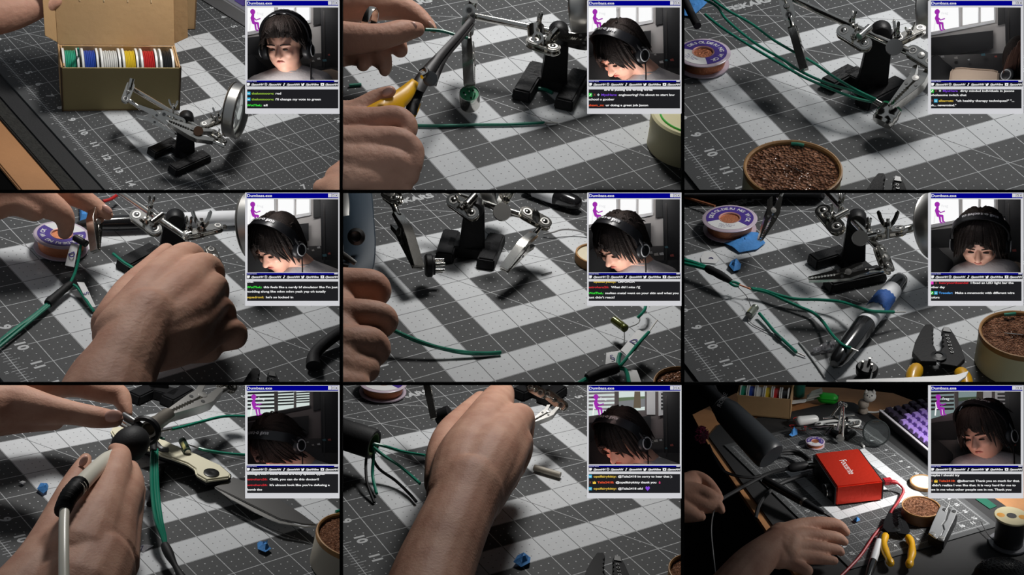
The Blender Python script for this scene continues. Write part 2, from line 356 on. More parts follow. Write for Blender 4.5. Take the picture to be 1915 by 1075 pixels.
PLACE = {1: 'top left', 2: 'top middle', 3: 'top right', 4: 'middle left', 5: 'centre', 6: 'middle right', 7: 'bottom left', 8: 'bottom middle', 9: 'bottom right'}
MATINK = mat('mat_figures', (.5, .51, .52), .6)
FEAT = {1: 'with spool box and magnifier stand', 2: 'under the hands trimming a green wire', 3: 'under the desoldering wick and rosin tin', 4: 'under the large clenched fist', 5: 'under the blue pliers and the small capacitor',
        6: 'under the black marker and cable strippers', 7: 'under the white folding knife', 8: 'under the long bare forearm', 9: 'under the red metal interface box'}
DESKX = {}
for i, c in C.items():
    t = thing(c, 'desk', 'black desk pad ' + FEAT[i], 'desk', (6, -9, -.08))
    x0 = {1: c.P(398, 1000, -.1).x, 9: -3.6}.get(i, -9); x1 = 40 if i != 9 else 22
    y1 = 14 if i != 9 else 6
    part(t, 'desk_pad', MB().box(((x0 + x1) / 2, (-34 + y1) / 2, -.305), (x1 - x0, y1 + 34, .4)), PADM, bevel=.08)
    m = solo(c, 'cutting_mat', MB().box((6, -9, -.052), (13.1, 19.1, .08)), matmat(i, c.k), 'grey gridded cutting mat with white square rings, ' + FEAT[i], 'cutting mat', base=(0, 0, 0))
    # figures printed on the border
    for n in range(1, 18):
        lettering(m, 'printed_number', str(n), .42, (.42, -n + .02 + (.1 if n < 10 else .2), -.009), (0, -1, 0), (1, 0, 0), MATINK, bold=.045)
        lettering(m, 'printed_number', str(n), .42, (11.36, -n + .02 + (.1 if n < 10 else .2), -.009), (0, -1, 0), (1, 0, 0), MATINK, bold=.045)
        if n < 12: lettering(m, 'printed_number', str(n), .42, (n - (.1 if n < 10 else .2), -17.62, -.009), (1, 0, 0), (0, 1, 0), MATINK, bold=.045)
        lettering(m, 'printed_number', str(n), .15, (-.37, -n + .1, -.009), (0, -1, 0), (1, 0, 0), MATINK, bold=.02)
    lettering(m, 'printed_name', 'FISKARS', .44, (4.9, -2.62, -.009), (1, 0, 0), (0, 1, 0), MATINK, bold=.05, wide=1.1)
    for q, (tx, yy) in enumerate((('read carefully before use, cut on this face only', -15.25), ('keep the mat flat and away from heat, dry after use', -15.42), ('MODE EN GARDE', -15.95), ('ne pas plier, tenir loin de la chaleur', -16.12), ('ADVERTENCIA', -16.6), ('no doblar, guardar en posicion plana', -16.75))):
        lettering(m, 'printed_line', tx, .12, (2.3, yy, -.009), (1, 0, 0), (0, 1, 0), MATINK, bold=.0)
# ================================================================ the nine stream windows hung in the front lattice
GREY, NAVY, CHATB, WHITE_S = scr(206, 206, 210), scr(0, 0, 132), scr(31, 31, 34), scr(238, 238, 238)
UX, UY = V((1, 0, 0)), V((0, 0, 1))
YG, GR, PU, RD, OR, YE, BL = (146, 186, 62), (58, 226, 62), (116, 66, 205), (196, 44, 52), (222, 82, 48), (216, 184, 72), (74, 152, 228)
NM = {'b': (52, 168, 206), 'g': (54, 200, 70), 'x': (120, 70, 60), 'd': (190, 200, 200), 'p': (226, 60, 190), 'c': (240, 200, 70), 'h': (128, 72, 214), 'w': (190, 60, 110)}
CHAT = {
 1: [(519, [('b', 1377, 1395), ('thelonmoore:', 1402, 1527, YG), ('red', 1535, 1566)]), (552, [('b', 1377, 1395), ('thelonmoore:', 1402, 1527, YG), ("I'll change my vote to green", 1535, 1788)]), (585, [('WotTheL:', 1376, 1460, GR), ('all', 1469, 1491)])],
 2: [(498, [('bro is pulling the wrong wires', 1470, 1740)]), (527, [('g', 1382, 1402), ('x', 1410, 1422), ('d', 1430, 1445), ('MyxHere:', 1453, 1540, PU), ("engineering? i'm about to start law", 1550, 1864)]), (552, [('school u goober', 1381, 1527)]), (585, [('shavn_m:', 1381, 1468, OR), ('ur doing a great job Jaxon', 1478, 1715)])],
 3: [(505, [('g', 1393, 1412), ('x', 1420, 1430), ('d', 1440, 1454), ('MyxHere', 1462, 1545, PU), ('dirty minded individuals in jaxons', 1560, 1862)]), (528, [('wholesome twitch chat', 1391, 1596)]), (560, [('x', 1398, 1408), ('b', 1414, 1433), ('albarrett:', 1440, 1522, YE), ('"oh healthy therapy techniques?" "...', 1536, 1862)]), (585, [('oh... nevermind."', 1391, 1538)])],
 4: [(503, [('chat', 1376, 1412)]), (534, [('WotTheL:', 1376, 1460, GR), ("this feels like a nerdy bf simulator like I'm just", 1469, 1884)]), (558, [('nodding along like mhm mhm yeah yep oh totally', 1376, 1817)]), (590, [('squadronl:', 1376, 1470, YE), ("he's so locked in", 1481, 1634)])],
 5: [(503, [('opalfairykitty:', 1410, 1535, YE), ('LMFOAOA', 1548, 1640)]), (534, [('astroharu26:', 1382, 1496, RD), ("What did I miss :'((", 1509, 1673)]), (567, [('WotTheL:', 1382, 1466, GR), ('molten metal went on your skin and what you', 1475, 1885)]), (591, [("just didn't react?", 1382, 1530)])],
 6: [(510, [('p', 1393, 1410), ('x', 1418, 1432), ('henrynorthsandel', 1442, 1604, RD), ('I fixed an LED light bar the', 1618, 1858)]), (534, [('other day', 1391, 1475)]), (566, [('g', 1393, 1410), ('b', 1415, 1433), ('Treeelar:', 1440, 1518, BL), ('Make a mnemonic with different wire', 1531, 1863)]), (591, [('colors', 1391, 1444)])],
 7: [(512, [('enough, but I think those are only specific types', 1377, 1810)]), (543, [('astroharu26:', 1377, 1490, RD), ('Chilll, you can do this doctor!!', 1502, 1778)]), (575, [('astroharu26:', 1377, 1490, RD), ("It's almost look like you're defusing a", 1502, 1838)]), (600, [('bomb tho', 1377, 1460)])],
 8: [(527, [('b', 1383, 1401), ('opalfairykitty:', 1410, 1538, YE), ('@Talia2418 im sorry to hear that ):', 1547, 1851)]), (560, [('x', 1386, 1398), ('c', 1406, 1424), ('Talia2418:', 1432, 1524, OR), ('@opalfairykitty thank you', 1534, 1761), ('w', 1772, 1788)]), (595, [('b', 1383, 1401), ('opalfairykitty:', 1410, 1538, YE), ('@Talia2418 ofc!', 1547, 1686), ('h', 1700, 1726)])],
 9: [(520, [('maybe I should try', 1391, 1556)]), (552, [('x', 1395, 1408), ('c', 1415, 1433), ('Talia2418:', 1440, 1532, OR), ('@albarrett Thank you so much for that.', 1543, 1893)]), (576, [("I didn't realize I was like that. It is very hard for me to", 1391, 1870)]), (600, [('see in me what other people see in me. Thank you', 1391, 1846)])]}
WHO = {1: 'whose man looks down with his face in view', 2: 'whose bowed man leans left, over the chat line about law school', 3: 'whose seat is empty', 4: 'over the chat line about a simulator', 5: 'over the chat line about molten metal',
       6: 'over the chat line about an LED light bar', 7: 'over the chat line about defusing a bomb', 8: 'over the chat line ending in a purple heart', 9: 'over the chat line of long thanks'}
for i, c in C.items():
    X0, Y0 = c.col * 640, c.row * 360
    t = thing(FR, 'stream_window', 'grey bordered webcam and chat window ' + WHO[i], 'screen', fp(X0 + 546, Y0 + 106, 3), 'webcam and chat windows')
    def ub(x0, y0, x1, y1, d0, d1): return MB().box(fp(X0 + (x0 + x1) / 2, Y0 + (y0 + y1) / 2, (d0 + d1) / 2), (x1 - x0, d1 - d0, y1 - y0))
    fr = MB()
    for q in ((458.5, 0, 461, 211.7), (632.6, 0, 634.4, 211.7), (458.5, 0, 634.4, 1.1), (461, 10.6, 632.6, 12), (461, 149.3, 632.6, 150.4), (461, 161.6, 632.6, 166.2), (461, 202.6, 632.6, 211.7)): b_ = ub(*q, 0, 8); fr.add(b_.v, b_.f)
    part(t, 'window_border', fr, GREY)
    tb = part(t, 'title_bar', ub(461, 1.1, 632.6, 10.6, 1, 8), NAVY)
    lettering(tb, 'title_text', 'Dumbass.exe', 7.2, fp(X0 + 461.6, Y0 + 8.2, .6), UX, UY, WHITE_S, bold=.012, fit=46.5)
    for k, sx in enumerate((613.5, 620, 626.3)):
        bt = part(tb, 'button', ub(sx, 2, sx + 5.8, 8.8, .3, 1), GREY)
        if k == 2:
            g = MB(); a, b_ = fp(X0 + sx + 1.4, Y0 + 3.6, .1), fp(X0 + sx + 4.4, Y0 + 7.2, .1); g.tube([a, b_], .4, 4); g.tube([fp(X0 + sx + 4.4, Y0 + 3.6, .1), fp(X0 + sx + 1.4, Y0 + 7.2, .1)], .4, 4)
        elif k == 1:
            g = MB()
            for q in ((1.2, 3.4, 4.8, 4.2), (1.2, 6.8, 4.8, 7.3), (1.2, 3.4, 1.7, 7.3), (4.3, 3.4, 4.8, 7.3)): b_ = ub(sx + q[0], q[1], sx + q[2], q[3], .05, .3); g.add(b_.v, b_.f)
        else: g = ub(sx + 1.2, 6.4, sx + 4, 7.2, .05, .3)
        part(bt, 'button_mark', g, scr(20, 20, 30)) if k else None
    sb = part(t, 'sub_title_bar', ub(461, 150.4, 632.6, 153.4, 1, 8), NAVY)
    lettering(sb, 'small_text', 'social links', 2.2, fp(X0 + 461.6, Y0 + 152.7, .6), UX, UY, WHITE_S, fit=18)
    part(sb, 'button', ub(625, 150.8, 631.5, 152.8, .5, 1), GREY)
    so = part(t, 'social_bar', ub(461, 153.4, 632.6, 161.6, 1, 8), scr(17, 17, 26))
    for x0, x1, s in ((469.5, 493, '//JaxonHH'), (502, 526, '//JaxonHH'), (536, 561, '//JaxonHHH'), (571.5, 596, '//JaxHHlive'), (608, 632, '//JaxonHH')):
        lettering(so, 'social_text', s, 5.4, fp(X0 + x0, Y0 + 159.6, .6), UX, (UY + UX * .25), WHITE_S, bold=.03, fit=x1 - x0)
    # five small marks: speech bubble, camera square, note, bird, play button
    def mark(m): part(so, 'social_mark', m, WHITE_S)
    m = MB(); m.prism([fp(X0 + a, Y0 + b, .7) for a, b in ((461.8, 155), (467, 155), (467, 158.4), (465.2, 160), (464.2, 160), (463.4, 161), (463.4, 160), (461.8, 160))], (0, -.2, 0)); mark(m)
    m = MB().lathe([(2.2, -.1), (2.7, -.1), (2.7, .1), (2.2, .1)], fp(X0 + 497, Y0 + 157.6, .7), (0, 1, 0), 20, True); m.lathe([(.8, -.1), (1.3, -.1), (1.3, .1), (.8, .1)], fp(X0 + 497, Y0 + 157.6, .7), (0, 1, 0), 16, True); mark(m)
    m = MB().tube([fp(X0 + 531.4, Y0 + 155.2, .6), fp(X0 + 531.4, Y0 + 159, .6)], .5, 6); m.ell(fp(X0 + 530.4, Y0 + 159.2, .6), 1.2, seg=10, rings=6); m.tube([fp(X0 + 531.4, Y0 + 155.2, .6), fp(X0 + 533.2, Y0 + 156.6, .6)], .45, 6); mark(m)
    m = MB(); m.prism([fp(X0 + a, Y0 + b, .7) for a, b in ((563.4, 155.4), (565, 156.8), (566.2, 157), (566.4, 155.8), (567.6, 155.2), (568.6, 155.8), (569.6, 155.6), (568.9, 156.8), (568.6, 158.6), (567, 160.3), (565, 160.6), (563, 160), (564.6, 159.5), (563.6, 158.3))], (0, -.2, 0)); mark(m)
    m = ub(599.5, 155.2, 606, 160.2, .5, .8); mark(m); m = MB().prism([fp(X0 + a, Y0 + b, .45) for a, b in ((602, 156.4), (604.2, 157.7), (602, 159))], (0, -.1, 0)); part(so, 'play_arrow', m, scr(17, 17, 26))
    cp = part(t, 'chat_panel', ub(461, 166.2, 632.6, 202.6, 5, 8), CHATB)
    for y, segs in CHAT[i]:
        for sg in segs:
            gx0, gy = c.g(sg[1], y); gx1, _ = c.g(sg[2], y)
            if sg[0] in NM:
                col = scr(*NM[sg[0]]); w = gx1 - gx0; m = MB(); o = lambda a, b: fp(gx0 + a * w, gy + (b - .5) * w, 4.6)
                shp = {'c': [(0, 1), (0, .2), (.3, .55), (.5, 0), (.7, .55), (1, .2), (1, 1)], 'h': [(.5, 1), (0, .4), (.1, .1), (.3, 0), (.5, .2), (.7, 0), (.9, .1), (1, .4)], 'd': [(.5, 0), (1, .5), (.5, 1), (0, .5)], 'x': [(0, 0), (.3, 0), (.5, .35), (.7, 0), (1, 0), (.65, .5), (1, 1), (.7, 1), (.5, .65), (.3, 1), (0, 1), (.35, .5)],
                       'w': [(.5, 0), (.8, .5), (.75, 1), (.25, 1), (.2, .5)]}.get(sg[0], [(0, 0), (1, 0), (1, 1), (0, 1)])
                m.prism([o(*q) for q in shp], (0, -.3, 0)); bp = part(cp, 'chat_badge', m, col)
                if sg[0] == 'b': part(cp, 'badge_mark', MB().prism([fp(gx0 + a * w, gy + (b - .5) * w, 4.2) for a, b in ((.2, .7), (.2, .35), (.5, .6), (.8, .35), (.8, .7))], (0, -.1, 0)), WHITE_S)
                if sg[0] == 'g': part(cp, 'badge_mark', MB().prism([fp(gx0 + a * w, gy + (b - .5) * w, 4.2) for a, b in ((.2, .8), (.6, .2), (.8, .35), (.4, .9))], (0, -.1, 0)), WHITE_S)
            else:
                col = WHITE_S if len(sg) < 4 else scr(*sg[3])
                lettering(cp, 'chat_text', sg[0], 5.3, fp(gx0, gy + 1.85, 4.5), UX, UY, col, bold=.028, fit=gx1 - gx0)
    # the housing behind the window, closed on all sides but the picture opening
    hs = MB(); z0, z1 = LAT / U + .12, 31.1
    def q3(x, y, d): return V(((X0 + x - CX) / FOC * d, d, -(Y0 + y - CY) / FOC * d))
    for (ax, ay), (bx, by) in (((459, .4), (634, .4)), ((634, .4), (634, 211.3)), ((634, 211.3), (459, 211.3)), ((459, 211.3), (459, .4))):
        nx, ny = (by - ay) / 200 * .35, -(bx - ax) / 200 * .35
        nx, ny = (.4 if nx > 0 else -.4 if nx < 0 else 0), (.4 if ny > 0 else -.4 if ny < 0 else 0)
        hs.hexa([q3(ax, ay, z0), q3(bx, by, z0), q3(bx, by, z1), q3(ax, ay, z1)], [q3(ax - nx, ay - ny, z0), q3(bx - nx, by - ny, z0), q3(bx - nx, by - ny, z1), q3(ax - nx, ay - ny, z1)])
    hs.hexa([q3(459, .4, z1), q3(634, .4, z1), q3(634, 211.3, z1), q3(459, 211.3, z1)], [q3(459, .4, z1 + .1), q3(634, .4, z1 + .1), q3(634, 211.3, z1 + .1), q3(459, 211.3, z1 + .1)])
    hs.v = [V((p.x / (LAT / U) * FOC, (p.y - LAT / U) / (LAT / U) * FOC, p.z / (LAT / U) * FOC)) for p in hs.v]
    part(t, 'housing', hs, BAY)
# ================================================================ the little rooms behind the stream windows, and the man in them
PD = 28.6                                   # distance of the man, inches
class Room(Frame):
    def __init__(s, i):
        c = C[i]; s.i = i; s.X0, s.Y0 = c.col * 640, c.row * 360
        gx, gy = s.X0 + 546.5, s.Y0 + 80.7; r = V(((gx - CX) / FOC, 1, -(gy - CY) / FOC)); f = r.normalized()
        x = f.cross(V((0, 0, 1))).normalized(); z = x.cross(f); R = Matrix((x, f, z)).transposed()
        super().__init__(R, r * PD * U, PD * U / FOC)
        s.e = s.eye; s.key = 'room%d' % i; KEYS[s.key] = s; s.rect = (s.X0 + 459.4, s.Y0 + .8, s.X0 + 633.6, s.Y0 + 210.8); s.c = c
    def q(s, x, y, d=0.0):                  # bay pixel x,y at d units behind the man
        ray = s.ray(s.X0 + x, s.Y0 + y); return s.e + ray * ((d - s.e.y) / ray.y)
    def z(s, X, Y, d=0.0):                  # zoomed pixel of the bay
        gx, gy = s.c.g(X, Y); return s.q(gx - s.X0, gy - s.Y0, d)
HAIR = mat('dark_brown_hair', (.030, .021, .018), .6, noise=.5, nscale=30, bump=.4, bscale=300, spec=.2)
HAIRB = mat('light_brown_hair', srgb(92, 62, 50), .5)
FACE = mat('face_skin', srgb(222, 170, 148), .5, sss=.08)
LIP = mat('lip', srgb(190, 110, 100), .45)
SHIRT = mat('grey_shirt', srgb(172, 166, 166), .85, bump=.2, bscale=200)
EYE = mat('eye_dark', (.015, .012, .01), .2)
HEADP = mat('headphone_black', (.014, .014, .016), .4)
HEADR = mat('headphone_ring', (.5, .5, .51), .45)
WALLP = mat('room_wall_paint', srgb(196, 192, 190), .85, noise=.06, nscale=3)
DARKF = mat('room_black_furniture', (.012, .012, .014), .55)
DARK2 = mat('room_dark_desk', (.03, .027, .026), .4)
SHUT = mat('shutter_white', srgb(225, 226, 228), .6)
PALE = mat('pale_cushion', srgb(214, 190, 168), .7)
PURPF = scr(156, 44, 168)
GROUND_G = scr(96, 112, 88); ROAD = scr(120, 122, 124); TRUNK = scr(98, 88, 74)

def remesh(name, mb, F, base, m, vox, smooth=6, fac=.6):
    """Fuse overlapping closed shapes into one continuous skin."""
    me = mesh_of(name + '_source', mb, F, base, m, smooth=0); o = bpy.data.objects.new('source', me); SC.collection.objects.link(o)
    r = o.modifiers.new('r', 'REMESH'); r.mode = 'VOXEL'; r.voxel_size = vox * F.k; r.use_smooth_shade = True
    s = o.modifiers.new('s', 'SMOOTH'); s.iterations = smooth; s.factor = fac
    dg = bpy.context.evaluated_depsgraph_get(); out = bpy.data.meshes.new_from_object(o.evaluated_get(dg)); bpy.data.objects.remove(o); bpy.data.meshes.remove(me)
    out.polygons.foreach_set('use_smooth', [True] * len(out.polygons))
    out.materials.clear(); out.materials.append(m); out.name = name; return out

def man(F, c, h, yaw, pitch, roll, sh, label, fringe=1.0, band=True, cable=True):
    """Head at c (bay pixels), h high; yaw turns to the left of the picture; sh = shoulder outline row data."""
    O = F.q(*c); R = Matrix.Rotation(math.radians(-yaw), 3, 'Z') @ Matrix.Rotation(math.radians(roll), 3, 'Y') @ Matrix.Rotation(math.radians(pitch), 3, 'X')
    ax = (R @ V((1, 0, 0)), R @ V((0, 1, 0)), R @ V((0, 0, 1)))
    def L(x, y, z): return O + (R @ V((x, y, z))) * h
    t = thing(F, 'person', label, 'person', O)
    b = MB()
    b.ell(L(0, .06, .12), (.345 * h, .41 * h, .37 * h), ax)                  # skull
    b.ell(L(0, -.10, -.12), (.30 * h, .28 * h, .34 * h), ax)               # face
    b.ell(L(0, -.17, -.36), (.155 * h, .14 * h, .13 * h), ax)               # chin
    b.ell(L(0, -.02, -.25), (.26 * h, .25 * h, .2 * h), ax)                 # jaw
    b.cap([L(0, -.36, .03), L(0, -.435, -.11)], [.03 * h, .058 * h], 10)     # nose
    for s in (-1, 1):
        b.ell(L(.042 * s, -.385, -.115), .035 * h, seg=10, rings=6); b.ell(L(.15 * s, -.29, -.09), (.09 * h, .07 * h, .075 * h), ax, 12, 8)
        b.ell(L(.14 * s, -.325, .075), (.12 * h, .045 * h, .035 * h), ax, 12, 8)   # brow ridge
    nb = F.q(*sh['neck']); b.cap([L(0, .1, -.22), O * .35 + nb * .65 + V((0, 4, 0)), nb + V((0, 8, -h * .1))], [.19 * h, .19 * h, .24 * h], 16)
    part(t, 'head', remesh('head', b, F, t.b, FACE, .022 * h, 2, .4), FACE)
    for s in (-1, 1):
        e = part(t, 'eye', MB().ell(L(.125 * s, -.345, .0), (.06 * h, .025 * h, .016 * h), ax, 12, 8), EYE)
        part(t, 'eyebrow', MB().tube([L(.055 * s, -.388, .094), L(.14 * s, -.385, .112), L(.23 * s, -.325, .095)], [.012 * h, .015 * h, .007 * h], 6), HAIR)
    part(t, 'mouth', MB().tube([L(-.085, -.335, -.235), L(-.03, -.375, -.222), L(0, -.38, -.228), L(.03, -.375, -.222), L(.085, -.335, -.235)], [.008 * h, .02 * h, .02 * h, .02 * h, .008 * h], 6), LIP)
    # hair: a cap over the skull and long falling locks
    hb = MB(); hb.ell(L(0, .125, .195), (.385 * h, .43 * h, .355 * h), ax, 28, 16); hb.ell(L(0, .2, .0), (.37 * h, .32 * h, .40 * h), ax, 24, 14)
    rnd = random.Random(F.i * 13)
    part(t, 'hair', remesh('hair', hb, F, t.b, HAIR, .03 * h, 2, .5), HAIR)
    lk = MB()
    for k in range(74):
        a = math.radians(-155 + 310 * k / 73 + rnd.uniform(-4, 4))          # 0 = over the brow
        sx, sy = math.sin(a), -math.cos(a); front = max(0, math.cos(a)); side = abs(math.sin(a))
        ln = (.05 - .30 * side ** 2) if front > .2 else -.30 + rnd.uniform(-.05, .08)
        if front > .2:
            g = abs(sx); ln = (.44 if F.i == 1 else .28) - .62 * g ** (2.2 if F.i == 1 else 1.3) * fringe + rnd.uniform(-.07, .04)
            if g < .12: ln += .06
        P = [L(.06 * sx, .1 + .06 * sy, .53), L(.26 * sx, .1 + .30 * sy, .47), L(.385 * sx, .08 + .46 * sy, .27), L(.41 * sx + .02 * sx, .06 + .49 * sy, (.27 + ln) / 2), L(.42 * sx * (1 + .25 * front) + rnd.uniform(-.05, .05), .05 + .46 * sy + rnd.uniform(-.02, .03), ln)]
        w = rnd.uniform(.026, .046) * h
        lk.tube(cr(P, 3), [w * .6, w * .9, w, w, w * 1.1, w * 1.1, w * 1.1, w, w * .95, w * .85, w * .6, w * .35, w * .12], 6)
    for k in range(46):                                                     # loose wisps
        a = rnd.uniform(-3.1, 3.1); e = rnd.uniform(.2, 1.35); p = V((math.sin(a) * math.cos(e) * .385, .1 - math.cos(a) * math.cos(e) * .43, .19 + .36 * math.sin(e)))
        P = [L(*(p * 1.0)), L(p.x * 1.12 + rnd.uniform(-.05, .05), p.y * 1.08, p.z + .03), L(p.x * 1.18 + rnd.uniform(-.08, .08), p.y * 1.1 + rnd.uniform(-.06, .06), p.z - .08)]
        lk.tube(cr(P, 3), [.018 * h] * 3 + [.012 * h] * 3 + [.003 * h], 5)
    part(t, 'hair_locks', lk, HAIR, kind='stuff')
    # shirt
    s = MB(); A, B = F.q(sh['l'][0], sh['l'][1], 4), F.q(sh['r'][0], sh['r'][1], 4); nk = F.q(*sh['neck']) + V((0, 10, 0))
    rr = h * .26
    dn = V((0, 0, -1))
    s.cap([A + dn * rr, nk + dn * rr * .55, B + dn * rr], [rr, rr * 1.0, rr], 20); s.cap([A + dn * rr * 1.1, A + dn * h * 1.2], [rr * 1.05, rr], 16); s.cap([B + dn * rr * 1.1, B + dn * h * 1.2], [rr * 1.05, rr], 16)
    s.box((A + B) / 2 + dn * (h * .85), ((B - A).length, rr * 2, h * 1.1))
    sm = part(t, 'shirt', remesh('shirt', s, F, t.b, SHIRT, .035 * h, 6, .6), SHIRT)
    part(sm, 'collar', MB().lathe([(.225 * h, -.02 * h), (.25 * h, 0), (.235 * h, .02 * h)], nk + V((0, -2, -.02 * h)), (0, -.25, 1), 24, True), SHIRT)
    # headphones rest on the hair
    hp = thing(F, 'headphones', 'black headphones on ' + label, 'headphones', L(0, 0, .55))
    bd = MB(); n = 20; P = [L(.45 * math.sin(a), (.06 - .12 * max(0, math.cos(a)) if F.i != 1 else .10), .16 + .43 * math.cos(a)) for a in [math.radians(-105 + 210 * k / n) for k in range(n + 1)]]
    rows = [[p + ax[1] * (.085 * h * e) + (p - L(0, .1, .1)).normalized() * (.012 * h) for e in (-1, 1)] for p in P]
    bd.grid(rows, V((0, 0, 0)))
    for j, v in enumerate(bd.v[len(bd.v) // 2:]): bd.v[len(bd.v) // 2 + j] = v + (v - L(0, .1, .1)).normalized() * (.035 * h)
    part(hp, 'headband', bd, HEADP)
    for sd in (-1, 1):
        cu = part(hp, 'ear_cup', MB().lathe([(.0, .10 * h), (.10 * h, .095 * h), (.155 * h, .05 * h), (.165 * h, 0), (.15 * h, -.06 * h), (.0, -.07 * h)], L(.42 * sd, .05, -.13), ax[0] * sd, 24), HEADP)
        part(cu, 'cup_ring', MB().lathe([(.095 * h, .098 * h), (.108 * h, .104 * h), (.12 * h, .09 * h), (.108 * h, .088 * h)], L(.42 * sd, .05, -.13), ax[0] * sd, 28, True), HEADR)
        part(hp, 'yoke', MB().tube([L(.47 * sd, .06, .15), L(.50 * sd, .06, .02), L(.5 * sd, .05, -.08)], .025 * h, 8), HEADP)
    if band:                                                               # lettering over the band
        s_ = 'audio-technica'
        for k, ch in enumerate(s_):
            if ch == ' ': continue
            a = math.radians(-34 + 68 * k / (len(s_) - 1)) * (-1); p = L(.45 * math.sin(a) * 1.15, (.06 - .12 * math.cos(a) if F.i != 1 else .10), .16 + .43 * math.cos(a) * 1.155)
            tn = (R @ V((math.cos(a), 0, -math.sin(a)))); lettering(hp, 'band_letter', ch, .105 * h, p + ax[1] * (.035 * h) + tn * (.025 * h), -tn, -ax[1], HEADR, bold=.02)
    if cable:
        p = L(.44, .08, -.2); q = V((p.x + .03 * h, p.y - 4, p.z))
        part(hp, 'cable', MB().tube(cr([p, q + V((-1, -3, -.3 * h)), q + V((-2, -h * .28, -.7 * h)), q + V((-2, -h * .28, -1.2 * h))], 5), .014 * h, 6), HEADP)
    return t

BY = 100                                   # back wall, units behind the man
def flatp(F, pts, d, th=1.0):
    m = MB(); P = [F.z(X, Y, d) for X, Y in pts]; m.prism(P, (0, th, 0)); return m
def seated(F, dx, dy, d, lab):
    """Violet figure on a white chair, a sticker on the window pane."""
    t = thing(F, 'sticker', lab, 'sticker', F.z(1405 + dx, 110 + dy, d))
    w = MB()
    for P, r in (([(1398, 95), (1400, 130), (1432, 132)], 3.2), ([(1398, 130), (1394, 170)], 3.2), ([(1430, 132), (1434, 168)], 3.2)):
        w.tube([F.z(X + dx, Y + dy, d - .5) for X, Y in P], r * .45, 6)
    part(t, 'chair_shape', w, WHITE_S)
    b = MB()
    for P, r in (([(1413, 82), (1408, 100), (1416, 128)], (5, 7.5, 6)), ([(1416, 128), (1440, 130)], (5.5, 4.5)), ([(1440, 130), (1444, 162), (1452, 164)], (4.2, 3.4, 2.8)), ([(1424, 128), (1430, 166), (1438, 168)], (4.5, 3.4, 2.8)), ([(1412, 96), (1430, 112), (1452, 104)], (3.4, 2.6, 2.2))):
        b.cap([F.z(X + dx, Y + dy, d - 1.2) for X, Y in P], [q * .47 for q in r], 8)
    b.ell(F.z(1411 + dx, 66 + dy, d - 1.2), (4.8, 1.5, 5.2)); part(t, 'figure_shape', b, PURPF)
    lettering(t, 'name_text', 'Freg', 7.0, F.z(1434 + dx, 82 + dy, d - .8), (1, 0, 0), (0, 0, 1), scr(226, 226, 228), bold=.01)
    return t

def slats(F, W_, x0, y0, x1, y1, n, d, m, sk=0):
    for k in range(n):
        ya = y0 + (y1 - y0) * (k + .5) / n; hh = (y1 - y0) / n * .26
        part(W_, 'shutter_slat', flatp(F, [(x0, ya - hh), (x1, ya - hh + sk), (x1, ya + hh + sk), (x0, ya + hh)], d, 1.2), m)
MEN = {  # centre, height, yaw, pitch, roll, shoulders
 1: ((533, 84), 98, 20, 16, -3, dict(neck=(546, 126), l=(482, 140), r=(600, 132)), 'man looking down with his face in view', .9),
 2: ((520, 98), 102, 46, 44, 0, dict(neck=(572, 128), l=(530, 160), r=(640, 146)), 'bowed man %s', 1.0),
 4: ((517, 99), 102, 44, 38, 0, dict(neck=(566, 128), l=(526, 160), r=(636, 146)), 'bowed man %s', 1.0),
 5: ((519, 97), 104, 42, 38, 4, dict(neck=(560, 126), l=(516, 156), r=(606, 136)), 'bowed man %s', 1.0),
 6: ((553, 90), 102, 4, 38, 3, dict(neck=(555, 130), l=(520, 132), r=(600, 124)), 'bowed man %s', 1.0),
 7: ((517, 112), 98, 44, 64, 0, dict(neck=(570, 142), l=(530, 180), r=(630, 152)), 'deeply bowed man %s', 1.2),
 8: ((523, 102), 102, 44, 46, 0, dict(neck=(572, 136), l=(530, 166), r=(636, 150)), 'bowed man %s', 1.1),
 9: ((560, 88), 104, 30, 24, -6, dict(neck=(568, 130), l=(522, 132), r=(612, 126)), 'man looking down left %s', 1.0)}
TAG = {1: 'in the window over the word all', 2: 'in the window over the law school line', 3: 'in the window with the empty seat', 4: 'in the window over the simulator line', 5: 'in the window over the molten metal line',
       6: 'in the window over the light bar line', 7: 'in the window over the bomb line', 8: 'in the window over the purple heart', 9: 'in the window over the long thanks'}
ROOMLIT = {1: 1.0, 2: .9, 3: .55, 4: .9, 5: .85, 6: .5, 7: .13, 8: .18, 9: .3}
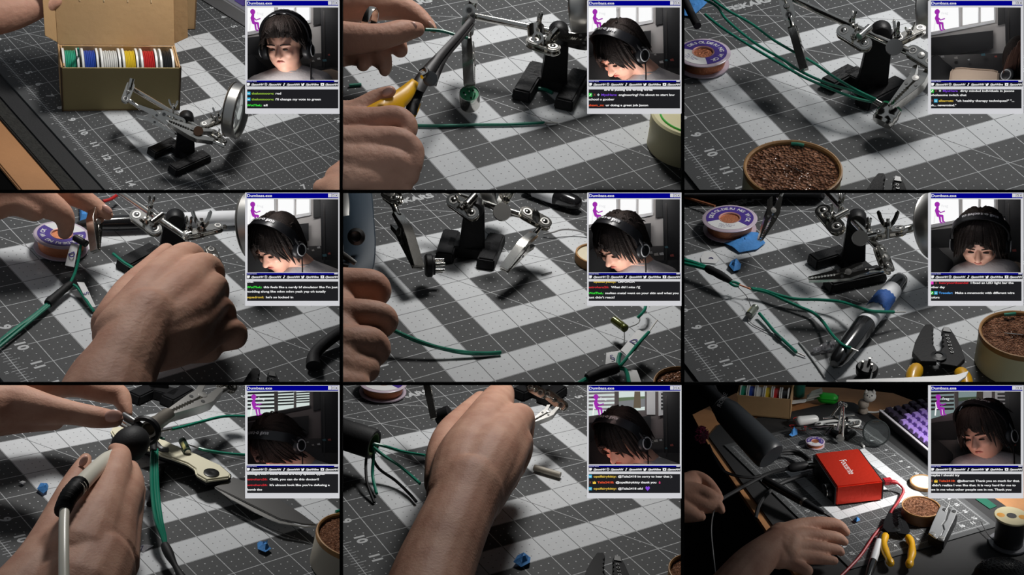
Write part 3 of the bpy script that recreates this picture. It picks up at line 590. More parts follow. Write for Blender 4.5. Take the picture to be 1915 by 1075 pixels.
for i in range(1, 10):
    F = Room(i); oy = {0: 0, 1: 6, 2: 15}[C[i].row]; ox = {0: 0, 1: 6, 2: 15}[C[i].col]
    def pz(*pts): return [(x + ox, y + oy) for x, y in pts]
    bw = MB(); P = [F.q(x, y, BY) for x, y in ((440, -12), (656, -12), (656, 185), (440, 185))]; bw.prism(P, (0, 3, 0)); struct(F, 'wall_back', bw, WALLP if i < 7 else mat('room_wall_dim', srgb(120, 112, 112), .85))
    wn = thing(F, 'window_%d' % i, None, None, F.z(1500 + ox, 90 + oy, BY), kind='structure')
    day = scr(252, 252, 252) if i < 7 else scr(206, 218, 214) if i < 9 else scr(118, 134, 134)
    if i < 8:
        for k, P in enumerate((((1370, 36), (1530, 36), (1532, 150), (1370, 180)), ((1553, 36), (1641, 36), (1640, 126), (1553, 142)), ((1655, 36), (1728, 36), (1728, 112), (1655, 124)))):
            pn = part(wn, 'pane', flatp(F, pz(*P), BY - 1.5, 1), day)
            (xa, ya), _, (xb, yb), _ = P
            if i == 7: slats(F, pn, xa + ox, ya + oy, xb + ox, yb + oy - 8, 5, BY - 3, mat('slat_dark', srgb(90, 96, 98), .7), -4)
            else: part(pn, 'mullion', flatp(F, pz((xb + 1, 36), (xb + 9, 36), (xb + 9, yb), (xb + 1, yb + 2)), BY - 3.5, 2), SHUT)
        part(wn, 'window_sill', flatp(F, pz((1370, 182), (1735, 112), (1735, 126), (1370, 200)), BY - 5, 4), SHUT if i < 7 else DARKF)
    else:
        if i == 8:
            p1 = ((1370, 36), (1520, 36), (1520, 150), (1370, 175)); p2 = ((1545, 36), (1690, 36), (1690, 140), (1545, 146))
        else: p1 = ((1370, 36), (1505, 36), (1510, 150), (1370, 190)); p2 = ((1530, 36), (1660, 36), (1660, 140), (1530, 146))
        pn = part(wn, 'pane', flatp(F, pz(*p1), BY - 1.5, 1), day); slats(F, pn, p1[0][0] + ox, 36 + oy, p1[1][0] + ox, 146 + oy, 5, BY - 3, SHUT if i == 8 else DARK2, -4)
        pn = part(wn, 'pane', flatp(F, pz(*p2), BY - 1.5, 1), day)
        part(pn, 'road_view', flatp(F, pz((p2[0][0], 90), (p2[1][0], 70), (p2[1][0], 120), (p2[0][0], 140)), BY - 2, .4), ROAD if i == 8 else scr(70, 74, 78))
        part(pn, 'grass_view', flatp(F, pz((p2[0][0], 70), (p2[1][0], 62), (p2[1][0], 76), (p2[0][0], 92)), BY - 2, .4), GROUND_G if i == 8 else scr(58, 70, 54))
        part(pn, 'trunk_view', flatp(F, pz((1632, 36), (1664, 36), (1668, 128), (1626, 128)), BY - 2.3, .4), TRUNK if i == 8 else scr(56, 50, 44))
        x0 = 1700 if i == 8 else 1668
        part(wn, 'window_frame', flatp(F, pz((x0, 36), (x0 + 48, 36), (x0 + 48, 165), (x0, 165)), BY - 4, 3), SHUT)
        sh_ = part(wn, 'shutter', flatp(F, pz((x0 + 66, 36), (x0 + 156, 36), (x0 + 156, 150), (x0 + 66, 172)), BY - 8, 3), SHUT)
        slats(F, sh_, x0 + 80 + ox, 40 + oy, x0 + 142 + ox, 140 + oy, 5, BY - 10, DARKF)
    seated(F, ox + (6 if i > 6 else 0), oy, BY - 6, 'violet seated figure sticker ' + TAG[i])
    # furniture
    tag = TAG[i]
    D = DARKF
    t = thing(F, 'cabinet', 'tall black cabinet ' + tag, 'cabinet', F.z(1840 + ox, 300 + oy, 80))
    part(t, 'cabinet_body', flatp(F, pz((1790, 36), (1960, 20), (1960, 520), (1800, 520)), 78, 16), D); part(t, 'cabinet_edge', flatp(F, pz((1806, 60), (1812, 60), (1816, 420), (1808, 420)), 76, 2), DARK2)
    if i != 9 and i != 8: solo(F, 'curtain', flatp(F, pz((1750, 30), (1800, 30), (1800, 130), (1750, 142)), 93, 4), D, 'black curtain beside panes ' + tag, 'curtain')
    solo(F, 'television', flatp(F, pz((1360, 212), (1724, 170), (1724, 270), (1360, 330)), 88, 4), D, 'wide black television ' + tag, 'television')
    t = thing(F, 'room_desk', 'dark far desk ' + tag, 'desk', F.z(1600 + ox, 350 + oy, 84))
    part(t, 'desk_board', MB().hexa([F.z(X + ox, Y + oy, d) for X, Y, d in ((1350, 470, 70), (1960, 470, 70), (1960, 300, 86), (1350, 318, 86))], [F.z(X + ox, Y + oy - 8, d) for X, Y, d in ((1350, 470, 70), (1960, 470, 70), (1960, 300, 86), (1350, 318, 86))]), DARK2)
    rnd = random.Random(i)
    for k, (cn, cc) in enumerate((('grey', (.35, .35, .35)), ('cream', (.5, .48, .45)), ('white', (.7, .7, .7)), ('teal', (.08, .2, .24)), ('red', (.45, .1, .08)))):
        X, Y = (1710 + 30 * k + ox if i != 3 else 1430 + 75 * k + ox), rnd.uniform(300, 350) + oy
        w = rnd.uniform(10, 24)
        solo(F, 'desk_item', flatp(F, [(X, Y), (X + w, Y - 4), (X + w + 4, Y + w * .5), (X + 3, Y + w * .55)], 68, 3), mat('item_' + cn, cc, .5), 'small %s thing on the far desk %s' % (cn, tag), 'desk item')
    ch = thing(F, 'gaming_chair', 'black winged chair back ' + tag, 'chair', F.z(1400 + ox, 380 + oy, 60))
    part(ch, 'backrest', flatp(F, pz((1360, 330), (1408, 300), (1450, 340), (1500, 380), (1500, 470), (1360, 470)), 58, 8), D, bevel=2)
    k = ROOMLIT[i]
    col = (1, .97, .95) if i < 7 else (1, .72, .66)
    lamp('webcam_fill_light', F.w(F.q(500, 6, -60)), F.w(F.q(530, 95, 0)), k * .10, 14 * F.k, col, 5 * F.k)  # unseen light added behind the title bar to brighten the man
    lamp('webcam_fill_light', F.w(F.q(520, 182, -66)), F.w(F.q(535, 100, 0)), k * .16, 60 * F.k, col, 20 * F.k)  # second unseen light, added behind the chat panel
    lamp('webcam_fill_light', F.w(F.q(560, 6, 20)), F.w(F.q(545, 70, BY)), {7: .2, 8: .7, 9: .4}.get(i, k) * .10, 110 * F.k, (1, .97, .95), 5 * F.k)  # unseen strip light added to brighten the room's back wall
    if i in (7, 8, 2): lamp('webcam_fill_light', F.w(F.q(468, 160, -10)), F.w(F.q(505, 120, -20)), .02 if i != 2 else .03, 10 * F.k, (1, .5, .42) if i != 2 else (1, .6, .5), 10 * F.k)  # small unseen reddish light added on the face
    if i in MEN:
        m = MEN[i]; man(F, *m[:5], m[5], m[6] % TAG[i] if '%s' in m[6] else m[6], m[7])
        if i in (1, 6, 9):
            solo(F, 'seat_cushion', flatp(F, pz((1760, 400), (1850, 385), (1900, 400), (1900, 470), (1760, 470)), 40, 12), PALE, 'pale seat back ' + tag, 'chair', bevel=2)
    else:
        t = thing(F, 'office_chair', 'pale empty chair back ' + tag, 'chair', F.z(1620, 440, 20))
        part(t, 'backrest', flatp(F, [(1490, 460), (1500, 400), (1516, 380), (1560, 376), (1740, 390), (1775, 400), (1770, 460)], 14, 14), PALE, bevel=3)
        t = thing(F, 'person', 'brown haired man leaning out of view at the right edge of a webcam window', 'person', F.z(1880, 320, 0))
        b = MB(); b.ell(F.z(1885, 330, 6), (30, 32, 44)); b.ell(F.z(1905, 250, 2), (14, 16, 18)); part(t, 'hair', remesh('hair', b, F, t.b, HAIR, 2, 3), HAIR)
        lk = MB()
        for k in range(40):
            X = rnd.uniform(1780, 1900); Y = 200 + (1900 - X) ** 1.25 * .35 + rnd.uniform(0, 20)
            lk.tube(cr([F.z(X + 30, Y - 10, -24), F.z(X + 8, Y + 60, -30), F.z(X - 6, Y + 150, -24)], 3), [1.6] * 4 + [1.2, .8, .2], 5)
        part(t, 'hair_locks', lk, HAIRB, kind='stuff')
        t = thing(F, 'headphones', 'black headphones lying low at right beside the pale empty chair', 'headphones', F.z(1800, 420, -20))
        cu = part(t, 'ear_cup', MB().lathe([(.0, 5), (9, 5), (13, 2), (14, -4), (0, -6)], F.z(1818, 420, -30), (-.5, -.8, .2), 24), HEADP)
        part(cu, 'cup_ring', MB().lathe([(8.5, 5), (9.5, 5.6), (10.5, 5), (9.5, 4.6)], F.z(1818, 420, -30), (-.5, -.8, .2), 24, True), HEADR)
        part(t, 'headband', MB().tube(cr([F.z(1812, 400, -20), F.z(1850, 350, -6), F.z(1900, 360, 0)], 5), 4, 8), HEADP)
# ================================================================ builders of the tools
def hand(c, label, chains, nails=(), vox=.07, smooth=5, cat='hand', m=None, folds=()):
    """Chains of (X, Y, height, radius in zoomed pixels), fused into one skin."""
    mb = MB(); base = None
    for ch in chains:
        P = [c.P(*q[:3]) for q in ch]; R = [q[3] * c.sz(p) for q, p in zip(ch, P)]
        base = base or P[0]
        S = cr([(*p, r) for p, r in zip(P, R)], 5) if len(P) > 2 else [(*p, r) for p, r in zip(P, R)]
        mb.cap([q[:3] for q in S], [max(q[3], .02) for q in S], 16)
    t = thing(c, 'hand', label, cat, base)
    part(t, 'skin_surface', remesh('skin_surface', mb, c, t.b, m or SKIN, vox, smooth, .55), SKIN)
    for X, Y, h, rx, ry, ang, off in nails:
        p = c.P(X, Y, h); k = c.sz(p); f = c.cd(0, 0, 1); a = math.radians(ang)
        u = c.cd(math.cos(a), math.sin(a), 0); v = f.cross(u)
        part(t, 'fingernail', MB().ell(p + f * off, (rx * k, ry * k, .05), (u, v, f), 16, 8), NAIL)
    for f_ in folds:
        P = [c.D(X, Y, c.P(X, Y, h), off) for X, Y, h, off in f_]
        part(t, 'skin_fold', MB().tube(cr([tuple(p) for p in P], 4), .018, 6), mat('skin_fold', srgb(150, 98, 80), .6))
    return t

def clip_parts(t, c, A, B, n, w=.2, teeth=9, mt=None, hs=.85, face=None):
    mt = mt or CHROME; A, B = V(A), V(B); u = (B - A); L = u.length; u.normalize(); n = u.cross(face) if face is not None else n; n = (V(n) - u * V(n).dot(u)).normalized(); v = n.cross(u); w = w * L / 2
    def q(a, b): return A + u * (a * L) + v * (b * hs * L) - n * w
    def tz(s): return [(.62 + .37 * (1 - k / (2 * teeth)), s * (.012 if k % 2 else .030)) for k in range(2 * teeth)]
    up = [(.20, .045), (.33, .085), (.46, .135), (.60, .125), (1, .045), (1.0, .004)] + tz(1) + [(.52, .02), (.36, .0), (.20, -.03)]
    lo = [(.26, -.165), (.32, -.205), (.46, -.135), (.60, -.12), (1, -.045), (1.0, -.004)] + tz(-1) + [(.52, -.02), (.46, -.05)]
    p = part(t, 'clip_jaw', MB().prism([q(*z) for z in up], n * (2 * w)), mt, bevel=.008)
    part(p, 'jaw_hole', MB().cyl(q(.56, .07) - n * .008, q(.56, .07) + n * (2 * w + .016), .022 * L, seg=12), DARKMET)
    p2 = part(t, 'clip_jaw', MB().prism([q(*z) for z in lo], n * (2 * w)), mt, bevel=.008)
    part(p2, 'jaw_hole', MB().cyl(q(.60, -.07) - n * .008, q(.60, -.07) + n * (2 * w + .016), .022 * L, seg=12), DARKMET)
    part(t, 'clip_pivot', MB().lathe([(0, -.02 - w), (.045 * L, -.015 - w), (.045 * L, .015 + w), (0, .02 + w)], q(.47, -.02) + n * w, n, 16), STEEL)
    b = MB(); b.lathe([(.02 * L, 0), (.04 * L, .01 * L), (.04 * L, .06 * L), (.032 * L, .07 * L), (.036 * L, .2 * L), (.045 * L, .24 * L), (.02 * L, .26 * L)], A, u, 16); part(t, 'clip_barrel', b, mt)
    sp = MB(); sp.tube([q(.47 + .03 * math.cos(k * .8), .03 * math.sin(k * .8)) + n * (2 * w * k / 30) for k in range(31)], .007 * L, 6); part(t, 'clip_spring', sp, STEEL)
def wing(t, p, ax, side, s=.16, m=None):
    """Wing nut at p, axis ax, ears spread along side."""
    ax = V(ax).normalized(); side = (V(side) - ax * V(side).dot(ax)).normalized(); o = side.cross(ax); mb = MB()
    mb.lathe([(.5 * s, 0), (.55 * s, .15 * s), (.42 * s, .6 * s), (.3 * s, .8 * s)], p, ax, 14)
    for k in (-1, 1):
        R = [(.35, .1), (.75, .5), (1.05, 1.1), (1.25, 1.75), (1.15, 2.1), (.85, 1.95), (.6, 1.2), (.3, .7)]
        mb.prism([V(p) + side * (k * a * s) + ax * (b * s) - o * (.17 * s) for a, b in R], o * (.34 * s))
    part(t, 'wing_nut', mb, m or CHROME, bevel=.12 * s)
    part(t, 'bolt', MB().cyl(V(p) - ax * s * 1.2, V(p) + ax * s * 1.1, .2 * s, seg=10), STEEL)
def joint(t, A, B, n, r=.16, gap=.16, nut=True, side=None):
    """Pair of slotted plates gripping a ball at either end."""
    A, B, n = V(A), V(B), V(n); u = B - A; L = u.length; u.normalize(); n = (n - u * n.dot(u)).normalized(); v = n.cross(u)
    def stad(r_, off): return [A + u * (-r_ * math.cos(a)) + v * (r_ * math.sin(a)) + n * off for a in [math.pi / 2 - math.pi * k / 10 for k in range(11)][::-1]] + [B + u * (r_ * math.cos(a)) + v * (r_ * math.sin(a)) + n * off for a in [math.pi / 2 - math.pi * k / 10 for k in range(11)]]
    for s in (-1, 1):
        pl = part(t, 'clamp_plate', MB().prism(stad(r, s * gap / 2 - .03), n * .06), CHROME, bevel=.02)
        for e in (A, B):
            part(pl, 'plate_hole', MB().lathe([(.42 * r, -.004), (.60 * r, -.004), (.60 * r, .016), (.42 * r, .016)], e + n * (s * (gap / 2 + .03)), n * s, 16, True), STEEL)
            part(pl, 'hole_dark', MB().cyl(e + n * (s * (gap / 2 + .028)), e + n * (s * (gap / 2 + .036)), .42 * r, seg=14), DARKMET)
    for e in (A, B): part(t, 'clamp_ball', MB().ell(e, .62 * r, seg=14, rings=8), CHROME)
    mid = (A + B) / 2
    if nut: wing(t, mid + n * (gap / 2 + .03), n, side or u, r * .9)
    else: part(t, 'clamp_screw', MB().lathe([(0, -gap * .7), (.3 * r, -gap * .7), (.3 * r, gap * .6), (.55 * r, gap * .62), (.5 * r, gap * .9), (0, gap)], mid, n, 16), STEEL)
def barrel(t, A, B, r, name='rod'):
    part(t, name, MB().cyl(A, B, r, seg=18), CHROME)
def stand(c, label, feet, post, top, pw, lean=(0, 0), disc=None):
    """Cast base of two feet, a cross bar and a post; returns the thing and the head of the post."""
    ft = [(c.P(*a), c.P(*b)) for a, b in feet]; pb = c.P(*post); h = c.H(post[0], post[1], top)
    t = thing(c, 'helping_hand_stand', label, 'tool stand', pb, 'soldering helping hands')
    fw, fh = .30, .36
    for a, b in ft:
        u = (b - a).normalized(); sd = V((-u.y, u.x, 0)); L = (b - a).length
        b4 = [a - u * .1 - sd * fw, b + u * .1 - sd * fw, b + u * .1 + sd * fw, a - u * .1 + sd * fw]; t4 = [q + V((0, 0, fh)) - (q - (a + b) / 2) * .08 for q in b4]
        part(t, 'foot', MB().hexa(b4, t4), IRON, bevel=.05)
    m0, m1 = (ft[0][0] + ft[0][1]) / 2, (ft[1][0] + ft[1][1]) / 2
    # nearest points of the feet to the post
    def near(a, b): u = (b - a); k = max(0.1, min(.9, (pb - a).dot(u) / u.dot(u))); return a + u * k
    m0, m1 = near(*ft[0]), near(*ft[1]); u = (m1 - m0).normalized(); sd = V((-u.y, u.x, 0))
    part(t, 'cross_bar', MB().hexa([m0 - sd * .34, m1 - sd * .34, m1 + sd * .34, m0 + sd * .34], [m0 - sd * .3 + V((0, 0, fh)), m1 - sd * .3 + V((0, 0, fh)), m1 + sd * .3 + V((0, 0, fh)), m0 + sd * .3 + V((0, 0, fh))]), IRON, bevel=.03)
    k = c.sz(pb) * pw / 2; f = c.cd(1, 0, 0); f = V((f.x, f.y, 0)).normalized(); g = V((-f.y, f.x, 0)); ln = V((lean[0], lean[1], 0)); T_ = pb + V((0, 0, h)) + f * lean[0]
    part(t, 'post', MB().hexa([pb - f * k - g * .3, pb + f * k - g * .3, pb + f * k + g * .3, pb - f * k + g * .3], [T_ + V((0, 0, -.12)) - f * k * .72 - g * .2, T_ + V((0, 0, -.12)) + f * k * .72 - g * .2, T_ + V((0, 0, -.12)) + f * k * .72 + g * .2, T_ + V((0, 0, -.12)) - f * k * .72 + g * .2]), IRON, bevel=.04)
    part(t, 'post_head', MB().lathe([(0, -.24), (.26, -.24), (.30, -.18), (.30, .18), (.26, .24), (0, .24)], T_ + V((0, 0, -.18)), g, 24), BLACKP)
    return t, T_, h
def magnifier(t, c, p, r, n, depth=.35, arm=None, rm=None):
    n = V(n).normalized()
    part(t, 'lens_ring', MB().lathe([(r * .93, -depth / 2), (r, -depth / 2), (r * 1.03, -depth / 2 + .04), (r, -depth / 2 + .08), (r, depth / 2 - .08), (r * 1.03, depth / 2 - .04), (r, depth / 2), (r * .93, depth / 2)], p, n, 56, True), rm or STEEL)
    part(t, 'lens', MB().lathe([(0, -.10), (r * .5, -.075), (r * .92, -.02), (r * .92, .02), (r * .5, .075), (0, .10)], p, n, 48), GLASS)
    if arm is not None: part(t, 'lens_arm', MB().cyl(arm, p + (V(arm) - p).normalized() * r, .085, seg=12), CHROME)
def bend(c, pts, n=6):
    """Smooth line through (X, Y, height) pixels."""
    return [q for q in cr([tuple(c.P(*p)) for p in pts], n)]
def wire(c, label, pts, r=.034, m=None, bare=None, name='wire', cat='wire', group=None, n=6):
    P = bend(c, pts, n); t = thing(c, name, label, cat, P[0], group)
    part(t, 'insulation', MB().tube(P, r, 8), m or GREENW)
    for b in bare or (): part(t, 'bare_end', MB().tube(bend(c, b, 4), r * .45, 6), BAREW)
    return t
def rosin_tin(c, label, X, Y, rx, h=1.0, scrap=None, closed=False, body=None, needle=None):
    p = c.P(X, Y, h); r = rx * c.sz(p); o = V((p.x, p.y, 0)); body = body or CREAM
    t = thing(c, 'rosin_tin', label, 'tin', o, None if closed else 'rosin tins')
    if closed:
        part(t, 'tin_body', MB().lathe([(0, 0), (r * .96, 0), (r, .06), (r, h * .62), (r * .98, h * .64), (0, h * .64)], o, (0, 0, 1), 64), body)
        part(t, 'tin_lid', MB().lathe([(0, h * .6), (r * 1.02, h * .6), (r * 1.03, h * .95), (r * .98, h), (r * .9, h * 1.0), (r * .88, h * .96), (0, h * .96)], o, (0, 0, 1), 64), body)
        part(t, 'green_line', MB().tube([o + V((math.cos(a) * r * .8, math.sin(a) * r * .8, h * .975)) for a in [2.4 + 1.8 * k / 20 for k in range(21)]], .03, 6), mat('green_print', srgb(70, 190, 70), .5)); return t
    part(t, 'tin_body', MB().lathe([(0, 0), (r * .97, 0), (r, .05), (r, h * .86), (r * .97, h * .86), (r * .95, .12), (0, .12)], o, (0, 0, 1), 72), body)
    part(t, 'tin_rim', MB().lathe([(r * 1.0, h * .84), (r * 1.015, h * .9), (r * 1.01, h * .99), (r * .98, h), (r * .945, h * .97), (r * .94, h * .84)], o, (0, 0, 1), 72, True), WOODR)
    rf = MB(); seg, rings = 90, 26; rnd = random.Random(int(X)); vs = [o + V((0, 0, h * .90))]; fs = []
    for a in range(1, rings + 1):
        for k in range(seg):
            th = 2 * math.pi * k / seg; q = r * .945 * a / rings; z = h * .90 + (rnd.uniform(-.017, .017) if a < rings else 0)
            vs.append(o + V((q * math.cos(th), q * math.sin(th), z)))
    for k in range(seg): fs.append((0, 1 + k, 1 + (k + 1) % seg))
    for a in range(rings - 1):
        for k in range(seg):
            i0 = 1 + a * seg; fs.append((i0 + k, i0 + seg + k, i0 + seg + (k + 1) % seg, i0 + (k + 1) % seg))
    rf.add(vs, fs); part(t, 'rosin', rf, ROSIN, smooth=20)
    for s in scrap or (): wire(c, s[0], s[1:], .05, name='wire_scrap', n=2)
    if needle: part(t, 'rosin_scratch', MB().tube([c.P(*q) for q in needle], .012, 5), DARKMET)
    return t
def wick_spool(c, label, X, Y, rx, h=.5, turn=0.0, letters=True, tilt=(0, 0)):
    p = c.P(X, Y, h); r = rx * c.sz(p); o = V((p.x, p.y, 0)); t = thing(c, 'desoldering_wick_spool', label, 'spool', o, 'desoldering wick spools')
    def ringm(a, b, z0, z1, st=0, en=2 * math.pi, n=48):
        m = MB(); A = [st + (en - st) * k / n for k in range(n + 1)]; vs = []
        for q in A:
            d = V((math.cos(q), math.sin(q), 0)); vs += [o + d * a + V((0, 0, z0)), o + d * b + V((0, 0, z0)), o + d * b + V((0, 0, z1)), o + d * a + V((0, 0, z1))]
        fs = [(4 * k + j, 4 * k + (j + 1) % 4, 4 * k + 4 + (j + 1) % 4, 4 * k + 4 + j) for k in range(n) for j in range(4)] + [(0, 1, 2, 3), (4 * n + 3, 4 * n + 2, 4 * n + 1, 4 * n)]
        return m.add(vs, fs)
    rimm = mat('spool_plastic', srgb(206, 190, 204), .3, trans=.25)
    part(t, 'lower_flange', MB().lathe([(0, 0), (r * .86, 0), (r * .97, .05), (r * .97, .10), (r * .8, .10), (0, .10)], o, (0, 0, 1), 56), rimm)
    part(t, 'copper_wick', MB().lathe([(0, .1), (r * .8, .1), (r * .84, h * .5), (r * .8, h * .88), (0, h * .88)], o, (0, 0, 1), 48), COPPER)
    part(t, 'upper_flange', MB().lathe([(r * .36, h * .9), (r * .98, h * .86), (r * 1.0, h * .92), (r * .96, h * .97), (r * .36, h * .97)], o, (0, 0, 1), 56, True), rimm)
    part(t, 'hub', MB().lathe([(0, h * .5), (r * .30, h * .55), (r * .37, h * .98), (r * .40, h * 1.0), (r * .40, h * .9), (0, h * .4)], o, (0, 0, 1), 40), mat('copper_hub', srgb(196, 140, 122), .45, .25))
    st = math.radians(turn); lb = part(t, 'label_ring', ringm(r * .41, r * .86, h * .97, h * .985, st - .55, st + math.pi + .55), PURPLE)
    part(t, 'label_white', ringm(r * .41, r * .86, h * .97, h * .986, st + math.pi + .55, st + 2 * math.pi - .55), PAPER)
    s_ = 'DESOLDERING WICK'
    if letters:
        for k, ch in enumerate(s_):
            if ch == ' ': continue
            a = st + math.pi + .25 - (math.pi + .5) * (k + .5) / len(s_); d = V((math.cos(a), math.sin(a), 0)); tn = V((math.sin(a), -math.cos(a), 0))
            lettering(lb, 'label_letter', ch, r * .22, o + d * (r * .60) - tn * (r * .07) + V((0, 0, h * .99)), tn, d, PAPER, bold=.03)
        a = st - math.pi / 2
        for j in range(3): lettering(lb, 'label_print', ('No. 2 braid', 'rosin free', '1.5 m')[j], r * .12, o + V((math.cos(a), math.sin(a), 0)) * (r * (.55 + .1 * j)) - V((math.cos(st), math.sin(st), 0)) * (r * .28) + V((0, 0, h * .99)), V((math.cos(st), math.sin(st), 0)), V((-math.sin(st), math.cos(st), 0)), INKV)
    return t
def tape_scrap(c, label, pts, m=None, name='tape_piece', h=.05, lift=.16, seed=1, cat='tape'):
    """Crumpled piece of tape: outline pixels, a raised, wrinkled sheet."""
    P = [c.P(*q, h) for q in pts]; o = sum(P, V((0, 0, 0))) / len(P); rnd = random.Random(seed); n = len(P); rows = []
    for k in (1.0, .66, .33, .04): rows.append([o + (p - o) * (k * (1 + rnd.uniform(-.07, .07))) + V((0, 0, (lift * (1 - k) + rnd.uniform(0, lift * .7)) if k < 1 else rnd.uniform(0, lift * .5))) for p in P + P[:1]])
    for r in rows: r[-1] = r[0]
    t = solo(c, name, MB().grid(rows, V((0, 0, .012))), m or BLUET, label, cat, base=o, smooth=25); return t
def marker(c, label, A, B, r, cap=(0, .36), grey=(.36, .74), tail=(.74, 1), name='marker', mb=None, tip=None):
    A, B = V(A), V(B); u = B - A; L = u.length; u.normalize(); t = thing(c, name, label, 'marker', A, 'permanent markers')
    def seg(a, b, prof): return MB().lathe([(r * q, (a + (b - a) * w) * L) for w, q in prof], A, u, 28)
    part(t, 'cap', seg(*cap, [(0, 0), (0, .45), (.05, .72), (.2, .92), (.6, 1.06), (.97, 1.12), (1, 1.05), (1, 0)]), mat('marker_black', (.012, .012, .013), .18, coat=.4))
    cl = u.orthogonal(); part(t, 'barrel', seg(*grey, [(0, 0), (0, 1.0), (.4, 1.04), (1, 1.0), (1, 0)]), mat('marker_grey', srgb(226, 227, 230), .4))
    part(t, 'tail', seg(*tail, [(0, 0), (0, 1.0), (.6, .97), (.88, .78), (1, .35), (1, 0)]), mat('marker_black', (.012, .012, .013), .18))
    return t
def cutter_head(c, label, X, Y, s, ang, h=.35, handles=True, name='wire_stripper', mirror=1):
    """Black wire stripper head lying flat: X,Y the pivot, s pixels per head unit, ang the heading of the jaws (degrees, image right = 0)."""
    o = c.P(X, Y, h); k = c.sz(o) * s; a = math.radians(ang); q = c.P(X + 20 * math.cos(a), Y - 20 * math.sin(a), h); u = (q - o).normalized(); v = V((-u.y, u.x, 0))
    t = thing(c, name, label, 'wire stripper', V((o.x, o.y, 0)), 'wire strippers'); th = V((0, 0, .16)); SB = mat('stripper_black', (.008, .008, .009), .5, spec=.12, bump=.15, bscale=160)
    def pt(x, y, z=0): return o + u * (y * k) + v * (-x * k) + V((0, 0, z))
    for sd in (-1, 1):
        pts = [(.05, -.25), (.42, -.3), (.62, .05), (.55, .5), (.40, 1.05), (.30, 1.32), (.15, 1.35), (.10, 1.2)] + [(.10 + (.05 if j % 2 else 0), 1.12 - .09 * j) for j in range(9)] + [(.05, .2)]
        j = part(t, 'jaw', MB().prism([pt(sd * x, y, -.1 if sd > 0 else -.04) for x, y in pts], th), SB, bevel=.012)
        for e in range(6):
            p = pt(sd * (.22 + .02 * e), .95 - .14 * e, .07); part(j, 'gauge_hole', MB().lathe([(.03, -.01), (.05, -.01), (.05, .02), (.03, .02)], p, (0, 0, 1), 10, True), DARKMET)
        part(j, 'tip_plate', MB().prism([pt(sd * x, y, .065) for x, y in ((.13, 1.12), (.32, 1.1), (.28, 1.3), (.15, 1.32))], V((0, 0, .03))), DARKMET)
    part(t, 'pivot_bolt', MB().lathe([(0, -.05), (.19 * k, -.05), (.19 * k, .02), (.10 * k, .05), (.09 * k, .02), (0, .02)], pt(0, 0, .1), (0, 0, 1), 24), mat('pivot_steel', (.06, .06, .06), .3, .9))
    if handles:
        for sd in (-1, 1):
            P = [pt(sd * .34, -.15, -.02), pt(sd * .52, -.5, -.02), pt(sd * .62, -1.0, 0), pt(sd * .58, -1.7, 0), pt(sd * .46, -2.3, 0), pt(sd * .40, -2.6, 0)]
            part(t, 'grip', MB().cap([q[:3] for q in cr([tuple(p) for p in P[1:]], 4)], [.17 * k + .02 * k * math.sin(j) for j in range(17)], 14), YELLOW, label='yellow grip')
    return t
def harness_label(c, t, pts, txt=None, at=None, size=.2, m=None, rot=0, th=.012):
    """Paper flag: four pixel corners with heights."""
    P = [c.P(*q) for q in pts]; n = (P[1] - P[0]).cross(P[3] - P[0]).normalized()
    if n.dot(c.e - P[0]) < 0: n = -n
    rows = [[P[0] + (P[3] - P[0]) * (k / 4) + n * (.03 * math.sin(k)), P[1] + (P[2] - P[1]) * (k / 4) + n * (.03 * math.sin(k + .7))] for k in range(5)]
    f = part(t, 'paper_flag', MB().grid(rows, -n * th), m or PAPER)
    if txt:
        o = sum(P, V((0, 0, 0))) / 4; a = math.radians(rot); x0 = c.cd(1, 0, 0); x0 = (x0 - n * x0.dot(n)).normalized(); y0 = n.cross(x0); x = x0 * math.cos(a) + y0 * math.sin(a); y = n.cross(x)
        lettering(f, 'flag_letter', txt, size, o + n * .045 - x * size * .3 - y * size * .35, x, y, INKV, bold=.02)
    return f
def capacitor(c, label, A, B, r, leads=(), m=None):
    A, B = V(A), V(B); u = (B - A); L = u.length; t = thing(c, 'capacitor', label, 'capacitor', A)
    cm = m or mat('capacitor_sleeve', srgb(88, 92, 40), .25, .3)
    part(t, 'sleeve', MB().lathe([(0, 0), (r * .8, 0), (r, .04 * L), (r, .68 * L), (r * .88, .74 * L), (r, .8 * L), (r, .96 * L), (r * .85, L), (0, L)], A, u, 24), cm)
    part(t, 'top_disc', MB().cyl(A - u * .004, A - u * .02, r * .72, seg=20), STEEL)
    part(t, 'stripe', MB().grid([[A + u * a + (x * math.cos(q) + y * math.sin(q)) * r * 1.01 for q in (.3, .6, .9, 1.2)] for a in (.08, .66) for x, y, _ in (basis(u),)], (0, 0, .001)), mat('capacitor_band', srgb(196, 190, 120), .4))
    for l in leads: part(t, 'lead', MB().tube(bend(c, l, 4), .014, 6), BAREW)
    return t
